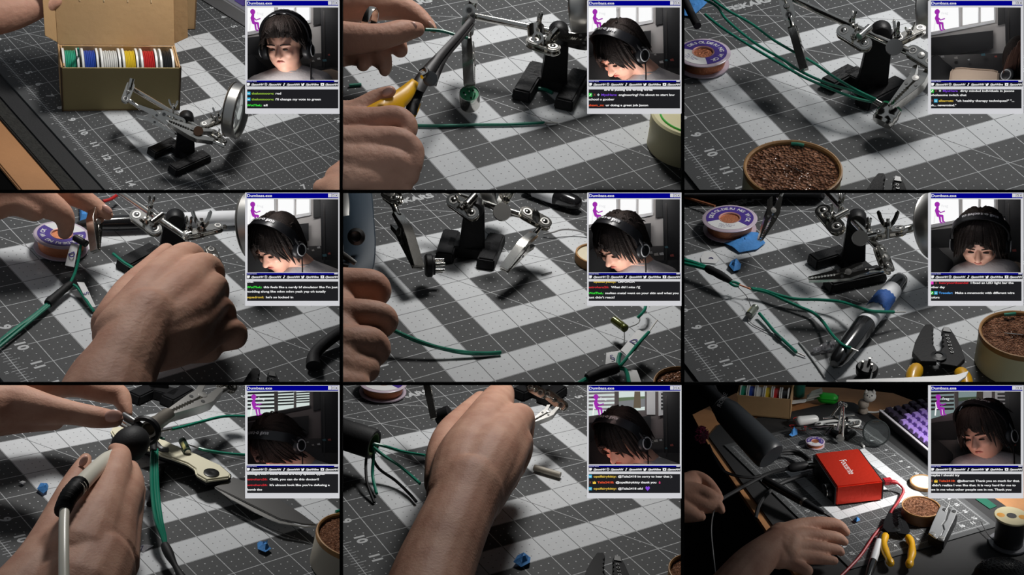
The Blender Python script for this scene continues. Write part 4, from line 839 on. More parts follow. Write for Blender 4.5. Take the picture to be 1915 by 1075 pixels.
# ================================================================ bay 1: spool box and magnifier stand
c = C[1]; VW = lambda c: c.cd(0, 0, 1)
def brd(c, pts, z, th, m, t, name): return part(t, name, MB().prism([V((c.P(*q).x, c.P(*q).y, z)) for q in pts], V((0, 0, -th))), m, bevel=.04)
dt = T([o for o in SC.objects if o.get('label', '').endswith(FEAT[1]) and o.name.startswith('desk')][0], c, (6, -9, -.08))
mxa, mxb = c.P(0, 375).x, 0
xf, xw, xe = c.P(398, 1000, -.1).x, c.P(292, 1000, -.2).x, c.P(66, 1000, -.2).x
part(dt, 'felt_strip', MB().box(((xf + xw) / 2, -9, -.2), (xf - xw, 60, .24)), FELT, label='fuzzy dark felt edge', bevel=.05)
part(dt, 'wood_edge', MB().box(((xw + xe) / 2, -9, -.36), (xw - xe, 60, .3)), WOOD, label='bare light wood desk edge', bevel=.06)
part(dt, 'desk_side', MB().box((xe - 14, -9, -.55), (28, 60, .3)), BAY)  # black sheet added for the darkness beyond the wood edge
q0, q1 = c.P(350, 620), c.P(1000, 612); w = (q1 - q0); wl = w.length; w.normalize(); dp = V((-w.y, w.x, 0)); up = V((0, 0, 1))
if c.px(q0 + dp)[1] > c.px(q0)[1]: dp = -dp
h = c.H(350, 620, 380)
D = 1.0
for _ in range(60):
    if c.px(q0 + dp * D + up * h)[1] > 252: D += .06
t = thing(c, 'cardboard_box', 'open cardboard box with lid up holding six wire spools', 'box', q0)
def slab(A, B, C_, D_, n): return MB().prism([A, B, C_, D_], n)
th = .07
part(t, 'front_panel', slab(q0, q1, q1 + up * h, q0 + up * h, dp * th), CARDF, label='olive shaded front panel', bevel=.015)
part(t, 'bottom_panel', slab(q0, q1, q1 + dp * D, q0 + dp * D, up * th), CARD)
part(t, 'back_panel', slab(q0 + dp * D, q1 + dp * D, q1 + dp * D + up * h, q0 + dp * D + up * h, -dp * th), CARD, bevel=.015)
for e, s in ((q0, 1), (q1, -1)):
    hh = h * 1.02
    part(t, 'side_panel', slab(e, e + dp * D, e + dp * D + up * hh, e + up * hh, w * (s * th)), CARD, bevel=.015)
    part(t, 'side_fold', slab(e + w * (s * th * 1.4) + dp * .1, e + w * (s * th * 1.4) + dp * (D - .1), e + w * (s * th * 1.4) + dp * (D - .1) + up * hh, e + w * (s * th * 1.4) + dp * .1 + up * hh, w * (s * th)), CARD, bevel=.015)
    part(t, 'corner_tab', slab(e - w * (s * .03) - dp * .04, e - w * (s * .03) + dp * .12, e - w * (s * .03) + dp * .12 + up * (h * 1.03), e - w * (s * .03) - dp * .04 + up * (h * 1.03), w * (s * .05)), mat('cardboard_edge', srgb(70, 54, 36), .8))
ld = (up * .93 + dp * .36).normalized(); ln = w.cross(ld)
if ln.dot(dp) < 0: ln = -ln
b0, b1 = q0 + dp * D + up * h, q1 + dp * D + up * h; LH = 4.6
lid = part(t, 'lid', slab(b0, b1, b1 + ld * LH, b0 + ld * LH, ln * th), CARD, bevel=.015)
for e, s in ((b0, -1), (b1, 1)):
    fd = (-ln * .75 + w * (s * .66)).normalized()
    part(lid, 'lid_flap', slab(e + ld * .1, e + ld * LH * .98, e + ld * LH * .98 + fd * (D * .42), e + ld * .5 + fd * (D * .42), ln * .06), CARD, bevel=.015)
for k in range(4):
    p = b0 + w * (wl * (.2 + .2 * k)) + ld * (LH * .42); part(lid, 'lid_slot', MB().prism([p, p + w * .05, p + w * .05 + ld * .35, p + ld * .35], -ln * .02), mat('cardboard_light', srgb(205, 176, 136), .8))
rad = D * .46
for X0, X1, nm, col in ((362, 456, 'green', (.02, .30, .18)), (464, 560, 'blue', (.02, .06, .34)), (566, 680, 'white', (.6, .6, .58)), (684, 776, 'yellow', (.6, .42, .02)), (784, 882, 'red', (.45, .02, .02)), (890, 975, 'black', (.015, .015, .016))):
    s0, s1 = [(X - 350) / 650 * wl for X in (X0, X1)]; o = q0 + dp * (D * .5) + up * (h * .98 - rad + .32); s0 += .02
    A = o + w * s0; W_ = s1 - s0 - .03
    st = thing(c, 'wire_spool', 'spool of %s wire standing in the cardboard box' % nm, 'spool', A, 'wire spools in the box')
    for a, b in ((0, .09), (W_ - .09, W_)): part(st, 'spool_flange', MB().lathe([(.2, a), (rad, a), (rad, b), (.2, b)], A, w, 40, True), WHITEP)
    wm = mat('wire_' + nm, col, .3); wd = MB(); R2 = rad * .86
    n = max(5, int(W_ / .11))
    for k in range(n): wd.lathe([(R2 * .9, -.05), (R2, -.03), (R2 * 1.02, 0), (R2, .03), (R2 * .9, .05)], A + w * (.12 + (W_ - .24) * (k + .5) / n) + V((0, 0, .02 * (k % 2))), w, 36)
    part(st, 'wound_wire', wd, wm, kind='stuff')
solo(c, 'wire_tail', MB().tube(bend(c, [(440, 340, h * .9), (440, 300, h + .4), (436, 270, h + .8)], 4), .05, 8), GREENW, 'short green wire tail sticking up from the green spool', 'wire')
# second box behind, keyboard corner
z0 = c.P(985, 170); z1 = c.P(1090, 165)
t = thing(c, 'carton', 'plain brown carton standing behind the spool box', 'box', z0)
ww = (z1 - z0); dd = V((-ww.y, ww.x, 0)).normalized()
if c.px(z0 + dd)[1] > c.px(z0)[1]: dd = -dd
part(t, 'carton_body', MB().hexa([z0 - ww * 2, z1, z1 + dd * 3, z0 - ww * 2 + dd * 3], [p + up * 4.5 for p in (z0 - ww * 2, z1, z1 + dd * 3, z0 - ww * 2 + dd * 3)]), CARD, bevel=.05)
part(t, 'carton_seam', MB().prism([z1 - ww * .06 + up * .05 - dd * .01, z1 + up * .05 - dd * .01, z1 + up * 4.4 - dd * .01, z1 - ww * .06 + up * 4.4 - dd * .01], -dd * .02), mat('cardboard_edge2', srgb(120, 92, 62), .8))
k0, k1 = c.P(1120, 0), c.P(1400, 175)
kb = thing(c, 'keyboard', 'silver keyboard corner with violet keys behind the mat', 'keyboard', k0); u = (k1 - k0).normalized(); v = V((-u.y, u.x, 0)); v = v if c.px(k0 + v)[0] > c.px(k0)[0] else -v
k0 -= u * 3; 
part(kb, 'case', MB().hexa([k0, k1 + u, k1 + u + v * 5, k0 + v * 5], [p + up * .8 for p in (k0 + v * .1, k1 + u + v * .1, k1 + u + v * 5, k0 + v * 5)]), mat('keyboard_case', srgb(170, 170, 172), .4, .6), bevel=.08)
for a in range(8):
    for b in range(3):
        p = k0 + u * (.6 + .78 * a) + v * (.75 + .78 * b) + up * .8
        part(kb, 'keycap', MB().hexa([p - u * .34 - v * .34, p + u * .34 - v * .34, p + u * .34 + v * .34, p - u * .34 + v * .34], [p + up * .35 - u * .25 - v * .25, p + up * .35 + u * .25 - v * .25, p + up * .35 + u * .25 + v * .25, p + up * .35 - u * .25 + v * .25]), mat('violet_key', srgb(96, 80, 160), .5), bevel=.03)
hand(c, 'blurred bare arm reaching in over the left side of the spool box', [[(-140, 100, 3.5, 120), (60, 60, 3.6, 110), (220, 30, 3.8, 70), (310, 5, 4, 38)], [(-140, 40, 3.5, 110), (120, -20, 3.8, 90), (260, -40, 4, 50)]], vox=.1)
hand(c, 'fingertip at the bottom right corner of the mat near the figure 7', [[(1960, 1120, .7, 130), (1880, 1060, .65, 100), (1800, 1050, .5, 55)], [(2000, 960, .9, 120), (1900, 1000, .8, 90)]], vox=.09)
t, T_, hh = stand(c, 'helping hands stand in front of the spool box', [((850, 872), (975, 815)), ((965, 968), (1150, 885))], (1032, 862), 640, 108)
hr = hh - .15
J1 = c.P(742, 495, hr); J2 = c.P(1215, 775, hr * .93)
barrel(t, J1, J2, .105)
n = VW(c)
joint(t, c.P(728, 480, hr + .25), c.P(700, 555, hr - .1), n, .17); barrel(t, c.P(738, 440, hr + .55), c.P(722, 500, hr + .2), .11, 'stub')
clip_parts(t, c, c.P(722, 560, hr - .1), c.P(985, 742, hr - .75), n, .14)
joint(t, c.P(920, 640, hr + .1), c.P(1015, 680, hr), n, .18); wing(t, c.P(968, 605, hr + .3), c.cd(0, 1, .2), c.cd(1, .2, .6), .19)
clip_parts(t, c, c.P(1255, 815, hr * .85 + .1), c.P(940, 685, hr + .3), c.cd(.1, .5, 1), .15)
part(t, 'rod_end', MB().lathe([(0, 0), (.2, 0), (.2, .08), (0, .08)], c.P(1108, 730, hr + .3), n, 20), mat('bronze_disc', srgb(120, 92, 74), .35, .8))
joint(t, c.P(1195, 745, hr * .92), c.P(1245, 795, hr * .86), c.cd(.4, .6, .6), .16)
joint(t, c.P(1140, 700, hr + .1), c.P(1255, 655, hr + .2), c.cd(.1, .8, .6), .17, side=c.cd(1, .3, 0)); wing(t, c.P(1215, 650, hr + .45), c.cd(0, 1, .1), c.cd(1, 0, .3), .19)
mp = c.P(1318, 618, hr + .1); magnifier(t, c, mp, 152 * c.sz(mp), c.cd(.93, -.18, .32), .55, c.P(1260, 645, hr + .2))
# ================================================================ bay 2: hands trimming a green wire
c = C[2]; n = VW(c)
t, T_, hh = stand(c, 'helping hands stand holding the round microphone capsule', [((1100, 400), (1005, 560)), ((1330, 440), (1240, 610))], (1182, 480), 150, 150)
hr = hh - .3
barrel(t, c.P(745, 90, hr + .1), c.P(1420, 225, hr), .115)
joint(t, c.P(716, 55, hr + .35), c.P(706, 175, hr - .25), n, .19); barrel(t, c.P(740, 5, hr + .6), c.P(722, 70, hr + .2), .14, 'stub')
ct = c.P(716, 478, 1.0); clip_parts(t, c, c.P(712, 185, hr - .25), ct, c.cd(1, 0, .25), .14)
joint(t, c.P(1075, 240, hr + .1), c.P(1180, 275, hr + .1), c.cd(.2, .75, .6), .24); wing(t, c.P(1100, 150, hr + .35), c.cd(.15, 1, .1), c.cd(.2, 0, 1), .22); barrel(t, c.P(1085, 150, hr + .3), c.P(1090, 215, hr + .1), .26, 'collar'); barrel(t, c.P(1160, 215, hr + .3), c.P(1205, 165, hr + .5), .13, 'stub')
part(t, 'plate_slot', MB().lathe([(.1, 0), (.17, 0), (.17, .05), (.1, .05)], c.P(1098, 210, hr + .5), n, 18, True), CHROME)
clip_parts(t, c, c.P(1520, 245, hr - .1), c.P(1195, 218, hr + .3), c.cd(0, .35, 1), .14)
mp = c.P(1345, 55, hr + .3); magnifier(t, c, mp, 145 * c.sz(mp), c.cd(.95, .05, .22), .6); wing(t, c.P(1325, 130, hr), c.cd(0, 1, .2), c.cd(1, 0, .4), .22)
cc = c.P(716, 520, .75); r = 58 * c.sz(cc); ax = c.cd(0, .63, .78)
t2 = thing(c, 'microphone_capsule', 'round chrome microphone capsule with green board hanging from the clip', 'microphone part', cc)
part(t2, 'shell', MB().lathe([(0, -.55), (r * .95, -.55), (r, -.5), (r * 1.0, -.05), (r * .97, 0), (r * .93, 0), (r * .9, -.06), (0, -.06)], cc, ax, 44), CHROME)
part(t2, 'circuit_board', MB().lathe([(0, -.07), (r * .9, -.07), (r * .9, -.03), (0, -.03)], cc, ax, 40), PCB); bx, by, bz = basis(ax)
for k in range(7):
    a = k * 2 * math.pi / 6; p = cc + (bx * math.cos(a) + by * math.sin(a)) * (r * .55 if k < 6 else 0) - ax * .03
    part(t2, 'board_hole' if k % 2 else 'solder_pin', MB().cyl(p, p + ax * (.015 if k % 2 else .12), r * .10 if k % 2 else r * .08, seg=12), INK if k % 2 else CHROME)
wire(c, 'pair of long green wires lying across the mat', [(405, 700, .05), (560, 702, .05), (760, 696, .05), (950, 694, .05), (1135, 684, .06)], .045, bare=[[(1130, 684, .06), (1210, 686, .05)], [(1130, 690, .05), (1190, 684, .07)]])
wire(c, 'green wire pinched between thumb and finger', [(470, 165, 2.3), (560, 172, 2.2), (640, 195, 2.1), (705, 212, 2.0)], .05)
wire(c, 'short green wire offcut at the left edge', [(45, 477, .05), (80, 474, .05), (112, 472, .05)], .05, name='wire_offcut')
wire(c, 'green offcut lying behind the stand foot', [(1100, 492, .05), (1140, 500, .05), (1180, 518, .05)], .06, name='wire_offcut')
rosin_tin(c, 'closed cream tin with a green line at the right edge', 1960, 640, 222, 1.15, closed=True)
# strippers in the hand
t = thing(c, 'wire_cutter', 'black wire cutter with yellow grips held in the right hand', 'wire cutter', c.P(470, 480, 2.2))
def bar(c, t, pts, name, m, off=0): # flat bar through (X,Y,h,width px)
    P = [c.P(*q[:3]) for q in pts]; R = [q[3] * c.sz(p) for q, p in zip(pts, P)]; S = cr([(*p, r) for p, r in zip(P, R)], 4)
    rows = []; f = c.cd(0, 0, 1)
    for k, q in enumerate(S):
        p = V(q[:3]); a = V(S[max(k - 1, 0)][:3]); b = V(S[min(k + 1, len(S) - 1)][:3]); d = (b - a).normalized(); s = d.cross(f).normalized(); rows.append([p - s * q[3], p - s * q[3] * .4 + f * q[3] * .5, p + s * q[3] * .4 + f * q[3] * .5, p + s * q[3]])
    return part(t, name, MB().grid(rows, -f * max(.12, R[0] * .5)), m, smooth=60)
bar(c, t, [(425, 500, 2.1, 42), (470, 420, 2.2, 40), (560, 300, 2.25, 22), (660, 190, 2.2, 19), (735, 100, 2.2, 17)], 'jaw', mat('cutter_dark', (.022, .02, .021), .5, .3))
bar(c, t, [(505, 480, 1.9, 26), (520, 420, 2.0, 30), (580, 310, 2.1, 22), (690, 190, 2.1, 14), (740, 130, 2.1, 8)], 'jaw', mat('cutter_dark', (.022, .02, .021), .5, .3))
part(t, 'return_spring', MB().tube(bend(c, [(440, 400, 2.5), (470, 385, 2.6), (480, 410, 2.6), (450, 430, 2.6)], 5), .06, 8), CHROME)
part(t, 'pivot_bolt', MB().lathe([(0, -.1), (.2, -.1), (.2, .08), (.1, .12), (0, .1)], c.P(498, 440, 2.45), n, 20), DARKMET)
bar(c, t, [(415, 450, 2.25, 22), (350, 530, 2.25, 48), (260, 600, 2.3, 58), (150, 660, 2.2, 60)], 'grip', YELLOW); bar(c, t, [(440, 500, 2.0, 26), (400, 580, 1.9, 34), (390, 640, 1.8, 30)], 'body', BLACKP); bar(c, t, [(436, 575, 1.75, 8), (415, 620, 1.75, 14), (380, 670, 1.7, 20), (300, 760, 1.6, 30)], 'grip', YELLOW)
hand(c, 'left hand with a silver ring pinching the green wire', [
 [(-160, 210, 2.6, 120), (60, 215, 2.7, 92), (220, 205, 2.75, 74), (340, 175, 2.75, 66), (425, 165, 2.7, 44)],
 [(-120, 40, 2.4, 130), (120, 20, 2.5, 105), (290, 35, 2.4, 80), (400, 75, 2.3, 62), (470, 125, 2.2, 46), (520, 165, 2.15, 22)],
 [(-80, 240, 2.2, 140), (60, 270, 2.1, 110), (118, 330, 2.0, 56), (122, 362, 1.95, 40)], [(40, 240, 2.2, 110), (190, 290, 2.1, 80), (240, 360, 2.0, 48), (243, 395, 1.95, 34)], [(300, 230, 2.2, 70), (330, 280, 2.1, 45)]],
 nails=[(395, 150, 2.75, 34, 26, 5, .30), (503, 140, 2.2, 26, 12, 130, .22)], vox=.06)
solo(c, 'finger_ring', MB().lathe([(.36, -.09), (.40, -.09), (.42, 0), (.40, .09), (.36, .09)], c.P(160, 118, 2.9), c.cd(1, -.35, .2), 36, True), CHROME, 'silver ring on the left hand pinching the wire', 'ring')
hand(c, 'right hand gripping the yellow handled cutter', [
 [(-120, 660, 1.9, 130), (60, 640, 2.1, 84), (200, 545, 2.4, 50), (275, 510, 2.55, 34)],
 [(-60, 720, 2.0, 130), (180, 680, 2.2, 85), (310, 660, 2.3, 72), (370, 710, 2.2, 62), (345, 790, 2.0, 50)],
 [(-60, 850, 1.9, 150), (200, 800, 2.1, 100), (330, 790, 2.2, 78), (405, 840, 2.1, 62), (410, 930, 1.9, 46)],
 [(-40, 950, 1.7, 160), (180, 930, 1.8, 130), (320, 920, 1.9, 90), (380, 980, 1.7, 60)], [(-80, 1040, 1.5, 170), (150, 1040, 1.5, 140), (300, 1030, 1.5, 80), (360, 1060, 1.4, 40)]],
 nails=[(262, 512, 2.6, 36, 22, 35, .2)], vox=.06)
# ================================================================ bay 3: capsule wired in the clip
c = C[3]; n = VW(c)
t, T_, hh = stand(c, 'helping hands stand beside the three green wires', [((815, 500), (950, 425)), ((1010, 600), (1215, 490))], (1058, 500), 148, 165)
hr = hh - .25
barrel(t, c.P(600, -12, hr + .2), c.P(1270, 290, hr), .11)
joint(t, c.P(575, -10, hr + .4), c.P(600, 85, hr), n, .2)
clip_parts(t, c, c.P(605, 95, hr), c.P(684, 392, 1.2), c.cd(.97, .2, .12), .12)
joint(t, c.P(905, 180, hr + .25), c.P(1020, 250, hr + .1), c.cd(-.1, .5, .8), .22, side=c.cd(.3, .8, 0)); wing(t, c.P(948, 130, hr + .3), c.cd(.2, 1, 0), c.cd(.3, 0, 1), .2); barrel(t, c.P(990, 205, hr + .4), c.P(1050, 152, hr + .5), .11, 'stub')
part(t, 'rod_end', MB().lathe([(0, 0), (.24, 0), (.24, .1), (0, .1)], c.P(1185, 265, hr + .3), c.cd(.1, .1, 1), 24), STEEL)
joint(t, c.P(1215, 225, hr + .2), c.P(1330, 170, hr + .35), c.cd(.1, .7, .6), .17); wing(t, c.P(1200, 205, hr + .3), c.cd(-.05, 1, .2), c.cd(.2, 0, 1), .24)
barrel(t, c.P(1210, 265, hr), c.P(1275, 292, hr), .12, 'sleeve')
joint(t, c.P(1290, 292, hr), c.P(1385, 350, hr - .1), c.cd(.3, .2, .93), .2, nut=False)
clip_parts(t, c, c.P(1440, 330, hr - .2), c.P(1165, 610, 1.0), c.cd(-.35, .3, .9), .16)
mp = c.P(1400, 60, hr + .3); magnifier(t, c, mp, 150 * c.sz(mp), c.cd(.92, .02, .3), .6)
cc = c.P(1165, 612, .85); r = .33; ax = c.cd(-.72, -.62, .25)
t2 = thing(c, 'microphone_capsule', 'chrome microphone capsule held sideways with three wires soldered on', 'microphone part', cc)
part(t2, 'shell', MB().lathe([(0, -.05), (r, -.05), (r, .1), (r * 1.06, .14), (r * 1.06, .22), (r, .26), (r, .34), (r * 1.04, .38), (r * .9, .48), (0, .48)], cc, c.cd(-.5, -.8, .25), 40), CHROME)
part(t2, 'shell_back', MB().lathe([(0, -.12), (r * .9, -.12), (r * .9, -.04), (0, -.04)], cc, c.cd(-.5, -.8, .25), 32), PCB)
for lab, P, b in (('topmost of the three green wires running to the clip', [(165, -8, 1.6), (260, 60, 1.6), (385, 130, 1.5), (500, 215, 1.4), (600, 275, 1.3), (735, 350, 1.2), (850, 430, 1.1), (970, 500, 1.0), (1085, 555, .95)], [(1080, 553, .95), (1150, 592, .9)]),
                  ('middle of the three green wires running to the clip', [(120, -8, 1.5), (200, 40, 1.5), (250, 110, 1.45), (400, 235, 1.35), (560, 330, 1.25), (665, 398, 1.15), (800, 460, 1.05), (960, 510, .95), (1078, 562, .9)], [(1075, 562, .9), (1140, 603, .85)]),
                  ('lowest of the three green wires running to the clip', [(130, 80, 1.4), (210, 145, 1.4), (330, 225, 1.35), (480, 315, 1.25), (600, 385, 1.15), (690, 435, 1.05), (830, 495, .95), (960, 545, .9), (1065, 570, .85)], [(1062, 570, .85), (1120, 606, .8)])):
    wire(c, lab, P, .042, bare=[b], group='green wires to the capsule')
wick_spool(c, 'desoldering wick spool with violet label at the left edge', 120, 288, 152, .55, turn=-75)
rosin_tin(c, 'big round tin of brown rosin at the bottom edge', 620, 935, 268, 1.15, scrap=[('green wire scrap lying on the rosin below the wick spool', (612, 803, 1.1), (645, 804, 1.12), (682, 812, 1.1))], needle=[(580, 915, 1.08), (670, 962, 1.08)])
solo(c, 'heat_shrink_tube', MB().tube(bend(c, [(10, -20, 1.2), (45, 60, 1.0), (88, 145, .9)], 5), .13, 14), RUBBER, 'black tube at the top left corner over blue tape', 'tube')
tape_scrap(c, 'blue tape patch at the top left corner', [(5, -10), (165, -10), (120, 40), (60, 95), (5, 90)], lift=.08)
cutter_head(c, 'black stripper tip peeking in under the rosin tin', 1140, 1160, 215, 84, .3, handles=False)
# ================================================================ bay 4: large clenched fist
c = C[4]; n = VW(c)
t, T_, hh = stand(c, 'helping hands stand half hidden behind the large fist', [((690, 440), (860, 350)), ((980, 560), (1200, 440))], (950, 420), 128, 150)
hr = hh - .2
barrel(t, c.P(600, -40, hr + .2), c.P(1040, 255, hr), .11)
joint(t, c.P(765, 140, hr + .3), c.P(865, 215, hr + .15), c.cd(-.1, .5, .8), .22, side=c.cd(.5, .8, 0)); wing(t, c.P(835, 95, hr + .3), c.cd(.2, 1, .1), c.cd(.4, 0, 1), .2); barrel(t, c.P(845, 175, hr + .4), c.P(905, 130, hr + .5), .11, 'stub')
joint(t, c.P(1050, 245, hr + .2), c.P(1215, 205, hr + .3), c.cd(.05, .8, .6), .17, side=c.cd(1, .2, 0)); wing(t, c.P(1125, 200, hr + .4), c.cd(0, 1, .1), c.cd(1, .1, .3), .27); wing(t, c.P(1055, 215, hr + .3), c.cd(0, 1, .1), c.cd(.3, 0, 1), .22); barrel(t, c.P(1040, 248, hr + .2), c.P(1070, 238, hr + .25), .13, 'sleeve')
mp = c.P(1440, 190, hr + .2); magnifier(t, c, mp, 195 * c.sz(mp), c.cd(.86, .05, .5), .5, c.P(1225, 200, hr + .3))
joint(t, c.P(1175, 335, hr - .2), c.P(1215, 420, hr - .35), c.cd(.2, .5, .8), .17, nut=False)
clip_parts(t, c, c.P(522, 30, hr + .3), c.P(532, 335, 1.3), None, .12, face=c.cd(-.4, -.1, .9))
wick_spool(c, 'desoldering wick spool under the dark fingertip', 345, 235, 148, .6, turn=140)
P_ = lambda *q: c.P(*q)
marker(c, 'black and grey marker lying behind the stand', P_(1500, 140, .32), P_(430, 185, .32), .27, cap=(0, .1), grey=(.1, .52), tail=(.52, 1))
tape_scrap(c, 'blue tape piece under the left fingers', [(440, 70), (500, 100), (490, 180), (445, 190)], lift=.3)
wire(c, 'red wire end behind the left fingers', [(575, 55, .4), (620, 42, .4), (660, 15, .4)], .06, mat('wire_red', (.45, .02, .02), .3))
t2 = wire(c, 'labelled wire harness with two paper flags at left', [(-30, 870, .1), (60, 790, .12), (180, 705, .15), (270, 630, .18)], .075, name='wire_harness', cat='wire harness')
for k in (-1, 1): part(t2, 'harness_wire', MB().tube(bend(c, [(-30 + 6 * k, 875 + 9 * k, .14), (70 + 4 * k, 795 + 8 * k, .16), (190, 700 + 8 * k, .18), (275, 632 + 5 * k, .2)], 5), .045, 8), GREENW)
part(t2, 'heat_shrink', MB().tube(bend(c, [(268, 628, .2), (330, 570, .25), (395, 515, .3)], 5), [.13, .15, .16, .14, .13, .13, .12, .12, .12, .11, .10], 12), RUBBER)
part(t2, 'branch_wire', MB().tube(bend(c, [(392, 512, .3), (420, 450, .5), (440, 370, .8), (452, 290, 1.1), (455, 262, 1.2)], 6), .045, 8), GREENW)
part(t2, 'branch_wire', MB().tube(bend(c, [(392, 514, .3), (430, 535, .3), (470, 590, .25), (510, 650, .2), (525, 670, .15)], 6), .045, 8), GREENW)
harness_label(c, t2, [(400, 285, 1.05), (440, 300, 1.05), (412, 420, .6), (362, 410, .6)], 'D', size=.26, rot=-70)
harness_label(c, t2, [(430, 505, .4), (470, 510, .4), (535, 640, .2), (500, 645, .2)], 'S', size=.22, rot=-60)
cpt = c.P(437, 262, 1.2); capacitor(c, 'small dark capacitor bundled at the harness tip', c.P(415, 255, 1.2), c.P(485, 295, 1.15), .11, m=BLACKP)
wire(c, 'green wire running under the fist', [(632, 348, .9), (690, 395, .95), (745, 430, 1.0), (800, 480, 1.0)], .05)
solo(c, 'heat_shrink_tube', MB().tube(bend(c, [(1990, 740, .5), (1880, 800, .4), (1790, 870, .3), (1752, 920, .28), (1750, 975, .22)], 6), [.19] * 18 + [.2, .2, .21, .22, .22, .23, .23], 18), RUBBER, 'black heat shrink tube bent at the right edge', 'tube')
cutter_head(c, 'black stripper tip at the bottom edge beside the wrist', 1455, 1180, 215, 84, .3, handles=False)
hand(c, 'large clenched right fist with bare forearm', [
 [(560, 1240, 2.2, 265), (620, 1080, 2.3, 240), (690, 950, 2.5, 205), (760, 820, 2.6, 190), (820, 720, 2.7, 185)],
 [(700, 800, 2.6, 180), (860, 560, 2.6, 140), (980, 400, 2.4, 92), (1060, 360, 2.2, 80), (1110, 430, 1.8, 70)],
 [(760, 800, 2.6, 180), (980, 590, 2.7, 140), (1120, 430, 2.5, 92), (1180, 460, 2.2, 80), (1160, 560, 1.7, 70)],
 [(780, 830, 2.5, 170), (1020, 690, 2.6, 135), (1180, 530, 2.4, 84), (1222, 570, 2.1, 60), (1180, 660, 1.6, 60)],
 [(780, 860, 2.4, 165), (1020, 780, 2.4, 130), (1190, 650, 2.1, 80), (1260, 655, 1.9, 54), (1272, 715, 1.6, 46), (1200, 760, 1.4, 45)],
 [(800, 880, 2.2, 150), (1040, 850, 1.9, 115), (1220, 780, 1.6, 72), (1320, 775, 1.4, 58), (1330, 835, 1.2, 44), (1250, 850, 1.1, 45)],
 [(640, 740, 2.3, 130), (720, 560, 2.0, 90), (830, 430, 1.8, 60), (930, 330, 1.7, 46)], [(800, 860, 1.8, 150), (1020, 860, 1.3, 110), (1160, 880, 1.0, 80)]], vox=.07, smooth=6)
hand(c, 'left hand with fingers over the wick spool at top left', [
 [(-120, 0, 2.6, 150), (100, -10, 2.6, 120), (260, 70, 2.3, 85), (350, 130, 2.0, 62), (368, 200, 1.5, 45), (360, 232, 1.1, 38)],
 [(60, -60, 2.6, 130), (280, -40, 2.5, 95), (430, 25, 2.2, 66), (540, 90, 1.9, 50), (600, 130, 1.8, 34)], [(-120, 90, 2.3, 110), (60, 60, 2.4, 80), (190, 110, 2.2, 60)]], nails=[(600, 100, 1.95, 34, 17, -40, .15)], vox=.07)
# ================================================================ bay 5: blue pliers, hanging clips and the loose capacitor
c = C[5]; n = VW(c)
t, T_, hh = stand(c, 'helping hands stand with two clips hanging over the mat', [((615, 265), (575, 395)), ((865, 285), (805, 430))], (728, 345), 60, 150)
hr = hh - .25
barrel(t, c.P(540, -15, hr + .2), c.P(1010, 132, hr), .115)
joint(t, c.P(630, 55, hr + .3), c.P(728, 125, hr + .1), c.cd(0, .35, .93), .24); wing(t, c.P(640, 10, hr + .3), c.cd(.2, 1, .1), c.cd(.3, 0, 1), .22); barrel(t, c.P(700, 75, hr + .4), c.P(745, 25, hr + .5), .13, 'stub')
part(t, 'rod_end', MB().lathe([(0, 0), (.28, 0), (.28, .12), (0, .12)], c.P(897, 118, hr + .3), c.cd(.1, .2, 1), 28), STEEL); barrel(t, c.P(925, 108, hr), c.P(985, 122, hr), .13, 'sleeve')
joint(t, c.P(1035, 125, hr + .1), c.P(1132, 178, hr - .1), c.cd(-.15, .75, .65), .24, nut=False); part(t, 'thumb_screw', MB().ell(c.P(1088, 138, hr + .3), (.13, .13, .26), basis(c.cd(-.15, .75, .65)), 16, 10), DARKMET)
clip_parts(t, c, c.P(1118, 190, hr - .15), c.P(908, 438, .8), None, .13, face=c.cd(.15, .8, .55))
joint(t, c.P(265, 15, hr + .2), c.P(305, 45, hr + .2), c.cd(.1, .3, .95), .24, nut=False)
clip_parts(t, c, c.P(285, 55, hr + .1), c.P(432, 425, .9), None, .12, hs=.6, face=c.cd(.55, .1, .8))
wing(t, c.P(920, 60, hr + .1), c.cd(0, 1, .2), c.cd(1, 0, .4), .26); mp = c.P(860, -40, hr + .2); magnifier(t, c, mp, 130 * c.sz(mp), c.cd(.9, .0, .4), .5)
cc = c.P(500, 412, .75); ax = c.cd(.95, .05, -.15); t2 = thing(c, 'connector_insert', 'black connector insert with metal pins held by the left clip', 'connector', cc)
part(t2, 'insert_body', MB().lathe([(0, -.18), (.3, -.18), (.36, -.12), (.36, .02), (.30, .06), (.30, .12), (0, .12)], cc, ax, 32), BLACKP); bx, by, bz = basis(ax)
for k in range(3):
    a = k * 2.1 + .4; p = cc + (bx * math.cos(a) + by * math.sin(a)) * .18; part(t2, 'pin', MB().cyl(p + ax * .1, p + ax * .42, .07, .05, 12), CHROME)
part(t2, 'pin_lead', MB().tube([cc - ax * .15, c.P(450, 425, .8), c.P(428, 420, .85)], .02, 6), BAREW)
part(t2, 'ground_tab', MB().prism([cc + ax * .1 - by * .28, cc + ax * .35 - by * .3, cc + ax * .42 - by * .22, cc + ax * .1 - by * .2], bx * .08), CHROME)
wire(c, 'green wire bowed out from the left fingers', [(270, 760, .7), (330, 790, .6), (420, 828, .45), (540, 868, .3), (680, 895, .15), (800, 902, .1), (893, 897, .08)], .048)
wire(c, 'second green wire close under the bowed one', [(280, 772, .6), (420, 836, .4), (560, 878, .24), (700, 904, .12), (890, 903, .06)], .045)
wire(c, 'short bare wire end on the mat near the hanging clip', [(1118, 466, .03), (1145, 458, .03), (1176, 450, .03)], .02, DARKMET, name='wire_offcut')
wire(c, 'thin grey wire looping behind the right clip', [(1130, 238, .1), (1180, 228, .2), (1240, 212, .25), (1320, 218, .2), (1400, 245, .1)], .03, mat('grey_wire', (.3, .3, .3), .4))
